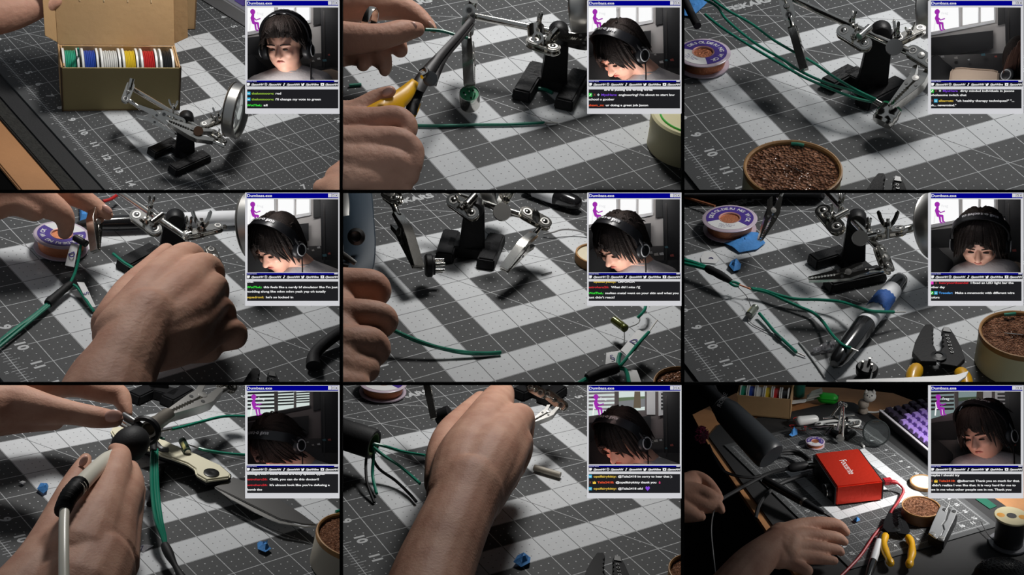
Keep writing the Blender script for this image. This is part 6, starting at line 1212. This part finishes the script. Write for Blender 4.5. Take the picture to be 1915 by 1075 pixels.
# things on the back of the desk
solo(c, 'white_box', MB().hexa([c.P(*a) for a in ((605, 122), (690, 112), (700, 92), (612, 100))], [c.P(*a, .8) for a in ((605, 122), (690, 112), (700, 92), (612, 100))]), WHITEP, 'flat white box right of the far cardboard box', 'box', bevel=.06)
solo(c, 'tumbler', MB().lathe([(0, 0), (.5, 0), (.62, 1.9), (.55, 1.95), (.48, 1.9), (.4, .1), (0, .1)], c.P(655, 72), (0, 0, 1), 28), mat('teal_glass', srgb(60, 150, 130), .2, trans=.4), 'teal tumbler behind the white box', 'cup')
for k, (cl, lb) in enumerate((((.35, .36, .32), 'lowest folded grey leaflet by the green case'), ((.5, .5, .46), 'middle folded leaflet by the green case'), ((.28, .30, .26), 'topmost folded leaflet by the green case'))):
    P = [c.P(X, Y, .35 * k + .3) for X, Y in ((690 + 10 * k, 108 - 12 * k), (775 + 5 * k, 95 - 14 * k), (790 - 4 * k, 62 - 12 * k), (700 + 12 * k, 74 - 10 * k))]
    solo(c, 'leaflet', MB().grid([[P[0] + (P[3] - P[0]) * (a / 4) + up * (.14 * math.sin(a * 1.7)), P[1] + (P[2] - P[1]) * (a / 4) + up * (.14 * math.sin(a * 1.7 + .6))] for a in range(5)], up * .04), mat('leaflet_%d' % k, cl, .7), lb, 'leaflet')
gp = c.P(815, 88, .45); t = thing(c, 'earbud_case', 'bright green rounded earbud case on the wood', 'case', c.P(815, 100)); GC = mat('green_case', srgb(40, 190, 50), .4)
bx_ = basis(up, w); part(t, 'case_body', MB().cap([gp - w * .42, gp + w * .42], [.52, .52], 20), GC, label='green shell'); part(t, 'lid_seam', MB().box(gp + up * .12, (1.92, 1.06, .03), (w, d, up)), mat('green_seam', srgb(20, 110, 30), .5))
fb = c.P(1012, 165); t = thing(c, 'figurine', 'small white eared animal figurine on a round grey ball', 'figurine', fb); FG = mat('figurine_grey', srgb(176, 164, 152), .7, noise=.3, nscale=30); k_ = c.sz(fb)
part(t, 'base', MB().lathe([(0, 0), (26 * k_, 0), (28 * k_, 12 * k_), (22 * k_, 26 * k_), (0, 30 * k_)], fb, (0, 0, 1), 24), FG); part(t, 'ball', MB().ell(fb + up * 52 * k_, 30 * k_, seg=24, rings=14), FG)
hd = fb + up * 100 * k_ + c.cd(1, 0, 0) * 30 * k_; WF_ = mat('figurine_white', srgb(222, 218, 210), .5); hp = part(t, 'head', MB().ell(hd, (36 * k_, 32 * k_, 32 * k_), seg=24, rings=14), WF_)
for s in (-1, 1): part(hp, 'ear', MB().lathe([(12 * k_, 0), (7 * k_, 12 * k_), (0, 20 * k_)], hd + c.cd(s, 0, 0) * 20 * k_ + up * 24 * k_, (0, 0, 1), 12), WF_); part(hp, 'eye', MB().ell(hd + c.cd(s * .35, .05, .9) * 32 * k_, 4 * k_, seg=10, rings=6), INK)
part(hp, 'nose', MB().ell(hd + c.cd(.0, -.2, 1) * 32 * k_, 3 * k_, seg=8, rings=6), INK)
wire(c, 'white cable curving on the wood behind the keyboard', [(1040, 165, .1), (1090, 166, .1), (1150, 152, .1), (1200, 138, .1)], .09, WHITEP, name='white_cable', cat='cable')
# keyboard
k0, k1 = c.P(1098, 200, 0), c.P(1400, 455, 0); u = (k1 - k0).normalized(); v = V((-u.y, u.x, 0)); v = v if c.px(k0 + v)[0] > c.px(k0)[0] else -v; L = (k1 - k0).length + 2
t = thing(c, 'keyboard', 'white rimmed keyboard with lilac keycaps at the right', 'keyboard', k0)
part(t, 'case', MB().hexa([k0, k0 + u * L, k0 + u * L + v * 6, k0 + v * 6], [p + up * .75 for p in (k0, k0 + u * L, k0 + u * L + v * 6, k0 + v * 6)]), mat('keyboard_dark', srgb(70, 68, 72), .4, .3), bevel=.06)
part(t, 'case_rim', MB().prism([k0 + up * .75, k0 + u * L + up * .75, k0 + u * L + v * .22 + up * .75, k0 + v * .22 + up * .75], up * .12), mat('keyboard_rim', srgb(215, 210, 215), .35), label='white rim')
LIL, DKK = mat('lilac_key', srgb(178, 146, 226), .5), mat('dark_violet_key', srgb(40, 30, 52), .5)
kb = MB().hexa([V(q) for q in ((-.34, -.34, 0), (.34, -.34, 0), (.34, .34, 0), (-.34, .34, 0))], [V(q) for q in ((-.24, -.24, .36), (.24, -.24, .36), (.24, .24, .36), (-.24, .24, .36))])
for a in range(int(L / .76)):
    for b in range(6):
        q = k0 + u * (.5 + .76 * a + .2 * (b % 3) * .5) + v * (.75 + .78 * b) + up * (.78 + .05 * b)
        if c.px(q)[0] > 1450: continue
        m_ = MB(); m_.add([q + u * z.x + v * z.y + up * z.z for z in kb.v], kb.f); part(t, 'keycap', m_, DKK if a < 2 or (b == 0 and a < 3) else LIL, bevel=.03)
# helping hands, small in the back
t, T_, hh = stand(c, 'helping hands stand small at the back of the dark desk', [((838, 285), (900, 318)), ((912, 320), (958, 288))], (905, 290), 190, 42)
for A, B in (((790, 200, 2.1), (965, 180, 2.3)), ((872, 262, 1.3), (900, 118, 4.0)), ((905, 120, 4.0), (900, 300, .9)), ((700, 250, .9), (850, 240, 1.4)), ((830, 200, 2.0), (880, 130, 3.4))): barrel(t, c.P(*A), c.P(*B), .09)
for A, B in (((885, 120, 3.9), (915, 128, 3.9)), ((840, 190, 2.2), (880, 200, 2.2)), ((880, 235, 1.7), (915, 230, 1.7)), ((940, 235, 1.7), (985, 225, 1.8)), ((895, 165, 2.9), (905, 190, 2.7))): joint(t, c.P(*A), c.P(*B), c.cd(.1, .5, .85), .17)
clip_parts(t, c, c.P(920, 190, 1.8), c.P(880, 300, .5), c.cd(.9, .1, .4), .14); clip_parts(t, c, c.P(860, 240, 1.5), c.P(800, 290, .4), c.cd(.3, .4, .85), .14)
barrel(t, c.P(940, 250, 1.2), c.P(1012, 265, 1.2), .12, 'sleeve'); mp = c.P(1086, 280, 1.25); magnifier(t, c, mp, 72 * c.sz(mp), c.cd(.1, -.12, 1), .22, rm=mat('dark_rim', (.03, .035, .035), .3, .4))
part(t, 'thumb_disc', MB().lathe([(0, 0), (.35, 0), (.35, .1), (0, .1)], c.P(885, 312, .5), c.cd(0, .4, .9), 20), STEEL)
# white cord bundle and wires in the back
t = thing(c, 'cord_bundle', 'white cord bundle and plug behind the helping hands', 'cord', c.P(760, 235))
part(t, 'plug', MB().cap([c.P(660, 215, .5), c.P(740, 205, .5)], [.45, .4], 16), WHITEP); part(t, 'plug', MB().ell(c.P(772, 235, .35), (.5, .4, .3), seg=16, rings=10), WHITEP); part(t, 'plug_hole', MB().ell(c.P(770, 228, .62), (.16, .1, .06), seg=12, rings=6), INK)
for P in ([(780, 245, .2), (840, 238, .25), (960, 232, .3)], [(780, 222, .2), (880, 212, .3), (980, 212, .4), (992, 225, .4), (940, 240, .35)], [(940, 215, .5), (985, 220, .5), (985, 240, .4), (930, 245, .35)]): part(t, 'cord', MB().tube(bend(c, P, 5), .13, 10), WHITEP)
wire(c, 'red wire loop left of the white cord', [(720, 195, .3), (660, 190, .3), (622, 205, .3), (640, 235, .2), (600, 240, .2), (640, 262, .15), (690, 268, .15), (685, 245, .15), (725, 262, .1)], .035, mat('wire_red', (.45, .02, .02), .3))
wick_spool(c, 'desoldering wick spool on the dark mat behind the red box', 745, 326, 53, .5, turn=-40)
tape_scrap(c, 'blue tape bit at the far left corner of the mat', [(600, 305), (622, 275), (645, 275), (645, 295), (615, 310)], lift=.5, seed=2)
tape_scrap(c, 'blue tape bit in front of the red box', [(960, 772), (970, 762), (992, 764), (995, 775), (975, 785)], lift=.25, seed=6)
solo(c, 'white_tube', MB().cyl(c.P(1003, 340, .1), c.P(1018, 358, .1), .1, seg=12), WHITEP, 'tiny white tube below the magnifier', 'tube')
# red interface
p, q = c.P(860, 692), c.P(1116, 662); w = (q - p); L = w.length; w.normalize(); d = V((-w.y, w.x, 0)); d = d if c.px(p + d)[1] < c.px(p)[1] else -d; hh = c.H(860, 692, 582); D = 1.0
for _ in range(120):
    if c.px(p + d * D + up * hh)[1] > 396: D += .06
RED = mat('red_aluminium', srgb(206, 48, 28), .38, .55, bump=.25, bscale=30); t = thing(c, 'audio_interface', 'red metal audio interface box with black ends', 'audio interface', p)
part(t, 'red_shell', MB().hexa([p + up * .08, q + up * .08, q + d * D + up * .08, p + d * D + up * .08], [z + up * hh for z in (p, q, q + d * D, p + d * D)]), RED, bevel=.09)
part(t, 'front_panel', MB().hexa([p - w * .12 + d * .05 + up * .1, p + d * .05 + up * .1, p + d * (D - .05) + up * .1, p - w * .12 + d * (D - .05) + up * .1], [z + up * (hh - .12) for z in (p - w * .12 + d * .05, p + d * .05, p + d * (D - .05), p - w * .12 + d * (D - .05))]), BLACKP)
part(t, 'rear_panel', MB().hexa([q + d * .05 + up * .1, q + w * .1 + d * .05 + up * .1, q + w * .1 + d * (D - .05) + up * .1, q + d * (D - .05) + up * .1], [z + up * (hh - .1) for z in (q + d * .05, q + w * .1 + d * .05, q + w * .1 + d * (D - .05), q + d * (D - .05))]), BLACKP)
kn = part(t, 'level_knob', MB().lathe([(.55, 0), (.6, .1), (.52, .45), (.45, .5), (0, .5)], p - w * .12 + d * 1.0 + up * (hh * .5), -w, 32), BLACKP); part(kn, 'knob_ring', MB().lathe([(.5, .42), (.54, .42), (.54, .47), (.5, .47)], p - w * .12 + d * 1.0 + up * (hh * .5), -w, 32, True), CHROME)
for f_ in (.45, .72): part(t, 'small_knob', MB().lathe([(.22, 0), (.2, .25), (0, .25)], p - w * .12 + d * (D * f_) + up * (hh * .3), -w, 20), BLACKP)
for fx in (.25, L - .25):
    for fd in (.25, D - .25): part(t, 'rubber_foot', MB().cyl(p + w * fx + d * fd, p + w * fx + d * fd + up * .09, .18, seg=14), RUBBER)
lettering(t, 'maker_name', 'Focusrite', .82, p + w * (L * .42) + d * (D * .72) + up * (hh + .01), -d, w, mat('silver_print', (.6, .55, .55), .4), bold=.01, fit=D * .42)
t = wire(c, 'red usb cable from the red box to the bottom edge', [(1150, 548, .9), (1200, 558, .8), (1238, 600, .4), (1215, 655, .2), (1175, 715, .15), (1145, 780, .12), (1085, 840, .12), (1010, 950, .12), (960, 1010, .12), (885, 1085, .12)], .11, mat('cable_red', srgb(150, 24, 34), .45), name='usb_cable', cat='cable')
part(t, 'usb_plug', MB().box(c.P(1148, 552, .85), (.7, .55, .45), (w, d, up)), mat('cable_red', srgb(150, 24, 34), .45), bevel=.06); part(t, 'plug_boot', MB().tube(bend(c, [(1165, 555, .85), (1205, 560, .8)], 4), [.2, .17, .2, .16, .13], 12), mat('cable_red', srgb(150, 24, 34), .45))
# microphone and cables
A_, B_ = c.P(196, 105, 5.2), c.P(500, 415, 2.7); u = B_ - A_; L = u.length
t = thing(c, 'microphone', 'large dark grey studio microphone hanging at the left', 'microphone', A_); r = 92 * c.sz(B_)
part(t, 'body', MB().lathe([(0, 0), (r * .5, 0), (r * .72, .12 * L), (r * .86, .2 * L), (r * .95, .5 * L), (r * 1.02, .9 * L), (r * 1.0, .97 * L), (r * .9, L), (0, L)], A_, u, 48), mat('mic_grey', (.030, .033, .037), .42))
part(t, 'neck', MB().lathe([(r * .5, -.25 * L), (r * .55, 0), (r * .62, .08 * L), (r * .5, .1 * L)], A_, u, 32, True), BLACKP); part(t, 'arm', MB().tube(bend(c, [(190, 100, 5.2), (150, 0, 6), (120, -120, 6.6)], 5), .5, 14), BLACKP)
for k in range(3): part(t, 'neck_ring', MB().lathe([(r * (.62 + .03 * k), 0), (r * (.66 + .03 * k), .05), (r * (.62 + .03 * k), .1)], A_ + u * (.05 + .03 * k), u, 32, True), DARKMET)
lettering(t, 'maker_name', 'RODE', .5, c.D(215, 142, c.P(215, 140, 5.6), .9), c.cd(.45, .85, .2), c.cd(-.85, .45, .3), mat('silver_print2', (.25, .25, .25), .4))
bp = c.P(112, 292, 3.2); k_ = c.sz(bp); t = thing(c, 'bristle_brush', 'small pink bristle brush at the left edge', 'brush', bp); PK = mat('pink_bristle', srgb(150, 44, 84), .6)
part(t, 'brush_head', MB().ell(bp, (32 * k_, 30 * k_, 44 * k_), seg=20, rings=12), mat('pink_dark', srgb(90, 30, 54), .6)); bb = MB(); rnd = random.Random(5)
for k in range(150):
    a, e = rnd.uniform(0, 6.28), rnd.uniform(-1.3, 1.4); dd = V((math.cos(a) * math.cos(e), math.sin(a) * math.cos(e), math.sin(e))); bb.tube([bp + V((dd.x * 30, dd.y * 28, dd.z * 42)) * k_, bp + V((dd.x * 42, dd.y * 40, dd.z * 54)) * k_], [.05, .03], 5)
part(t, 'bristles', bb, PK, kind='stuff')
BC = mat('cable_black', (.014, .014, .015), .5)
t = wire(c, 'black cable with metal plug entering the red box', [(600, 480, .9), (480, 510, .7), (330, 590, .5), (210, 660, .9), (150, 720, 1.2)], .16, BC, name='xlr_cable', cat='cable')
part(t, 'plug_boot', MB().tube(bend(c, [(595, 482, .95), (650, 470, 1.0), (700, 462, 1.0)], 4), [.2, .3, .36, .38, .38, .38, .38, .36, .34], 18), BLACKP); part(t, 'plug_collar', MB().cyl(c.P(700, 462, 1.0), c.P(735, 458, 1.0), .34, seg=20), CHROME)
wire(c, 'black cable arching from the microphone to the red box', [(545, 385, 1.2), (600, 378, .9), (660, 390, .8), (715, 430, .9)], .15, BC, name='cable', cat='cable')
wire(c, 'second black cable close along the arching one', [(540, 400, 1.0), (610, 395, .6), (670, 410, .6), (712, 445, .8)], .15, BC, name='cable', cat='cable')
wire(c, 'black cable curving down over the wood strip', [(700, 515, .8), (640, 530, .5), (540, 570, .4), (470, 630, .5), (430, 690, .6), (412, 760, .6)], .16, BC, name='cable', cat='cable')
wire(c, 'black cable sagging from the microphone past the brush', [(150, 350, 2.4), (210, 470, 1.6), (280, 515, 1.0), (380, 530, .8), (440, 520, .8)], .13, BC, name='cable', cat='cable')
wire(c, 'thin grey wire hanging from the left fingers', [(225, 660, 2.6), (180, 720, 2.2), (165, 820, 1.4), (175, 950, .6), (190, 1080, .2)], .05, mat('grey_wire', (.3, .3, .3), .4))
A_, B_ = c.P(462, 545, 1.3), c.P(835, 755, 1.0); u = B_ - A_; L = u.length; t = thing(c, 'desoldering_pump', 'long black and steel pen tool leaning over the mat edge', 'tool', A_)
part(t, 'shaft', MB().lathe([(0, 0), (.34, 0), (.36, .1 * L), (.36, .62 * L), (.30, .7 * L), (.22, .85 * L), (.12, .9 * L), (0, .9 * L)], A_, u, 28), mat('pump_black', (.03, .03, .032), .22, .6)); part(t, 'tip', MB().lathe([(.1, .9 * L), (.1, .97 * L), (.06, L), (0, L)], A_, u, 16), CHROME); part(t, 'grip_ring', MB().lathe([(.36, .58 * L), (.4, .6 * L), (.36, .62 * L)], A_, u, 24, True), STEEL)
# right side tools
pl = c.P(1352, 556, .25); r = 74 * c.sz(pl); t = thing(c, 'wooden_lid', 'pale tin lid lying right of the red box', 'lid', V((pl.x, pl.y, 0)), 'tin lids'); o = V((pl.x, pl.y, 0))
part(t, 'lid_rim', MB().lathe([(r * .9, 0), (r, 0), (r, .3), (r * .9, .3)], o, (0, 0, 1), 48, True), WOODR); part(t, 'lid_top', MB().lathe([(0, .1), (r * .92, .1), (r * .92, .26), (0, .26)], o, (0, 0, 1), 48), mat('lid_cream', srgb(222, 212, 186), .6, noise=.25, nscale=5))
rosin_tin(c, 'rosin tin standing between red cable and multitool', 1337, 690, 102, 1.0, body=mat('tin_brown', srgb(120, 86, 58), .5))
t = thing(c, 'multitool', 'closed steel multitool standing in its black sheath', 'multitool', c.P(1430, 900)); SM = mat('tool_steel', (.66, .66, .66), .32, .85, bump=.1, bscale=60)
for pts, hx in (([(1447, 690), (1488, 712), (1478, 745), (1470, 775), (1452, 800), (1462, 830), (1448, 862), (1420, 878), (1378, 848), (1400, 790), (1425, 735)], 1), ([(1510, 705), (1538, 722), (1520, 770), (1490, 830), (1470, 872), (1462, 892), (1428, 880), (1452, 860), (1468, 828), (1462, 800), (1480, 775), (1490, 745)], 2)):
    hd_ = part(t, 'handle', MB().prism([c.P(*z, .95) for z in pts], V((0, 0, .12))), SM, bevel=.03, label='steel handle'); X, Y = pts[-1] if False else ((1400, 850) if hx == 1 else (1450, 872)); part(hd_, 'rivet', MB().lathe([(0, 0), (.2, 0), (.2, .04), (0, .05)], c.P(X, Y - 6, 1.08), (0, 0, 1), 18), STEEL)
    X, Y = (1468, 706) if hx == 1 else (1520, 716); part(hd_, 'rivet', MB().lathe([(0, 0), (.16, 0), (.16, .04), (0, .05)], c.P(X, Y + 4, 1.08), (0, 0, 1), 18), DARKMET)
part(t, 'inner_jaws', MB().prism([c.P(*z, .6) for z in ((1470, 715), (1500, 730), (1480, 800), (1440, 880), (1425, 870))], V((0, 0, .36))), DARKMET, bevel=.03)
part(t, 'sheath', MB().prism([c.P(*z, 0) for z in ((1372, 905), (1458, 945), (1535, 790), (1430, 760))], V((0, 0, .93))), BLACKP, bevel=.1)
wire(c, 'fine wire end above the multitool', [(1470, 720, 1.1), (1488, 690, 1.2), (1496, 664, 1.3)], .03, DARKMET, name='wire_end')
o = c.P(1822, 900); r0 = 82 * c.sz(o); hh = 2.35; t = thing(c, 'solder_spool', 'solder spool with cream stained top flange at the right', 'spool', o)
part(t, 'lower_flange', MB().lathe([(0, 0), (r0 * 1.25, 0), (r0 * 1.25, .12), (0, .12)], o, (0, 0, 1), 48), mat('flange_clear', srgb(150, 150, 155), .2, trans=.5)); part(t, 'solder', MB().lathe([(r0 * .3, .12), (r0 * .92, .12), (r0 * .92, hh), (r0 * .3, hh)], o, (0, 0, 1), 48, True), mat('solder_black', (.02, .02, .022), .3, .3))
uf = part(t, 'upper_flange', MB().lathe([(r0 * .3, hh), (r0 * 1.08, hh), (r0 * 1.1, hh + .08), (r0 * 1.06, hh + .14), (r0 * .32, hh + .14)], o, (0, 0, 1), 56, True), mat('flange_cream', srgb(196, 186, 150), .4, noise=.2, nscale=3)); part(uf, 'hub_hole', MB().cyl(o + up * (hh - .1), o + up * (hh + .145), r0 * .31, seg=24), INK)
for k in range(2): a = 2.6 + 3.0 * k; part(uf, 'rust_stain', MB().lathe([(0, 0), (r0 * .26, 0), (r0 * .22, .01), (0, .012)], o + V((math.cos(a), math.sin(a), 0)) * r0 * .68 + up * (hh + .14), (0, 0, 1), 14), mat('rust_stain', srgb(190, 130, 30), .6))
wire(c, 'solder end trailing left from the solder spool', [(1670, 775, .5), (1690, 815, .3), (1720, 860, .15), (1760, 890, .15)], .035, DARKMET, name='solder_end')
cutter_head(c, 'wire strippers with two yellow grips in front of the rosin tin', 1198, 826, 118, 96, .4)
marker(c, 'black and grey marker beside the yellow stripper grips', c.P(1030, 1120, .3), c.P(1118, 838, .35), .27, cap=(0, .42), grey=(.42, .82), tail=(.82, 1))
mo = c.P(1790, 1040, .5); k_ = c.sz(mo); t = thing(c, 'computer_mouse', 'black honeycomb shell mouse in the bottom right corner', 'mouse', V((mo.x, mo.y, 0))); ax_ = (c.cd(.85, .4, 0), up.cross(c.cd(.85, .4, 0)), up); mx_ = V((ax_[0].x, ax_[0].y, 0)).normalized(); my_ = up.cross(mx_)
ms = MB().ell(V((mo.x, mo.y, .1)), (150 * k_, 100 * k_, 1.0), (mx_, my_, up), 40, 24); ms.v = [V((q.x, q.y, max(q.z, -.1))) for q in ms.v]; part(t, 'shell', ms, BLACKP)
for a in range(-5, 6):
    for b in range(-3, 4):
        x, y = (a + .5 * (b % 2)) * 24 * k_, b * 21 * k_; s2 = 1 - (x / (150 * k_)) ** 2 - (y / (100 * k_)) ** 2
        if s2 < .25: continue
        pz_ = V((mo.x, mo.y, .1)) + mx_ * x + my_ * y + up * math.sqrt(s2); nn = (mx_ * (x / (150 * k_) ** 2) + my_ * (y / (100 * k_) ** 2) + up * math.sqrt(s2)).normalized()
        part(t, 'honeycomb_cell', MB().lathe([(9 * k_, -.02), (11.5 * k_, -.01), (11.5 * k_, .03), (9 * k_, .03)], pz_, nn, 6, True), mat('comb_black', (.03, .03, .032), .25), smooth=0)
solo(c, 'green_printed_card', flatz([(1640, 650), (1700, 645), (1760, 690), (1720, 705)], -.05, .04), mat('card_green', srgb(20, 90, 70), .5), 'dark card with green print right of the mat corner', 'card')
hand(c, 'left hand in the dark pinching a thin wire', [
 [(-120, 640, 2.4, 130), (20, 590, 2.5, 92), (70, 540, 2.6, 52), (130, 560, 2.6, 44), (185, 610, 2.6, 32), (215, 645, 2.5, 20)], [(-80, 640, 2.5, 100), (80, 620, 2.7, 62), (160, 640, 2.7, 44), (205, 650, 2.6, 26)],
 [(20, 660, 2.3, 80), (130, 690, 2.3, 46), (200, 690, 2.3, 34), (222, 715, 2.2, 22)], [(-60, 700, 2.2, 90), (60, 740, 2.1, 44), (110, 750, 2.0, 26)]], vox=.10)
hand(c, 'right hand in the dark resting with fingers to the right', [
 [(240, 1200, 1.8, 130), (370, 1040, 1.9, 112), (480, 940, 2.0, 92), (570, 880, 2.0, 82)],
 [(540, 880, 2.0, 84), (660, 810, 2.1, 52), (780, 790, 2.0, 42), (870, 800, 1.7, 37), (915, 835, 1.4, 26)], [(560, 900, 2.0, 84), (680, 860, 2.0, 52), (790, 860, 1.8, 40), (870, 870, 1.5, 35), (908, 890, 1.3, 24)],
 [(560, 930, 1.9, 80), (680, 920, 1.8, 48), (790, 925, 1.6, 38), (870, 935, 1.3, 30), (890, 950, 1.2, 22)], [(540, 970, 1.7, 74), (670, 975, 1.5, 44), (780, 985, 1.3, 33), (850, 995, 1.1, 25)], [(500, 960, 1.6, 74), (600, 1000, 1.4, 46), (700, 1050, 1.2, 34)],
 [(560, 860, 1.9, 80), (600, 900, 1.9, 80), (590, 950, 1.8, 74)]], vox=.09)
# ================================================================ trim everything at the edges of its shelf bay
def trim_all():
    for i, obs in ALL.items():
        c = KEYS[i]; x0, y0, x1, y1 = c.rect; planes = []
        ax = x0 if x0 is not None else (x1 or 0) - 500; bx = x1 if x1 is not None else ax + 500
        ay = y0 if y0 is not None else (y1 or 0) - 300; by = y1 if y1 is not None else ay + 300
        def pl(ga, gb):
            a = V(((ga[0] - CX) / FOC, 1, -(ga[1] - CY) / FOC)); b = V(((gb[0] - CX) / FOC, 1, -(gb[1] - CY) / FOC)); return a.cross(b).normalized()
        if x0 is not None: planes.append(pl((x0, ay), (x0, by)))
        if x1 is not None: planes.append(pl((x1, by), (x1, ay)))
        if y0 is not None: planes.append(pl((ax, y0), (bx, y0)))
        if y1 is not None: planes.append(pl((ax, y1), (bx, y1)))
        mid = V((((ax + bx) / 2 - CX) / FOC, 1, -((ay + by) / 2 - CY) / FOC))
        planes = [p if p.dot(mid) > 0 else -p for p in planes]        # inside = positive side
        if not planes: continue
        for o, t in obs:
            me = o.data
            base = c.M @ Matrix.Translation(t.b * c.k); bi = base.inverted(); eye = bi @ V((0, 0, 0)); Rb = base.to_3x3().transposed()
            for p in planes:
                n = Rb @ p; ds = [(v.co - eye).dot(n) for v in me.vertices]
                if not ds or min(ds) >= 0: continue
                bm = bmesh.new(); bm.from_mesh(me)
                if max(ds) > 0:
                    bmesh.ops.bisect_plane(bm, geom=bm.verts[:] + bm.edges[:] + bm.faces[:], plane_co=eye, plane_no=-n, clear_outer=True)
                    be = [e for e in bm.edges if e.is_boundary and abs((e.verts[0].co - eye).dot(n)) < 1e-4]
                    if be and len(be) < 400:
                        try: bmesh.ops.holes_fill(bm, edges=be, sides=0)
                        except Exception: pass
                else: bmesh.ops.delete(bm, geom=bm.verts[:], context='VERTS')
                bm.to_mesh(me); bm.free()
                if len(me.polygons): me.set_sharp_from_angle(angle=math.radians(40))
            if len(me.vertices) == 0:
                for ch in list(o.children): ch.parent = o.parent
                bpy.data.objects.remove(o)
trim_all()
for o in [o for o in SC.objects if o.type == 'EMPTY' and not o.children]: bpy.data.objects.remove(o)
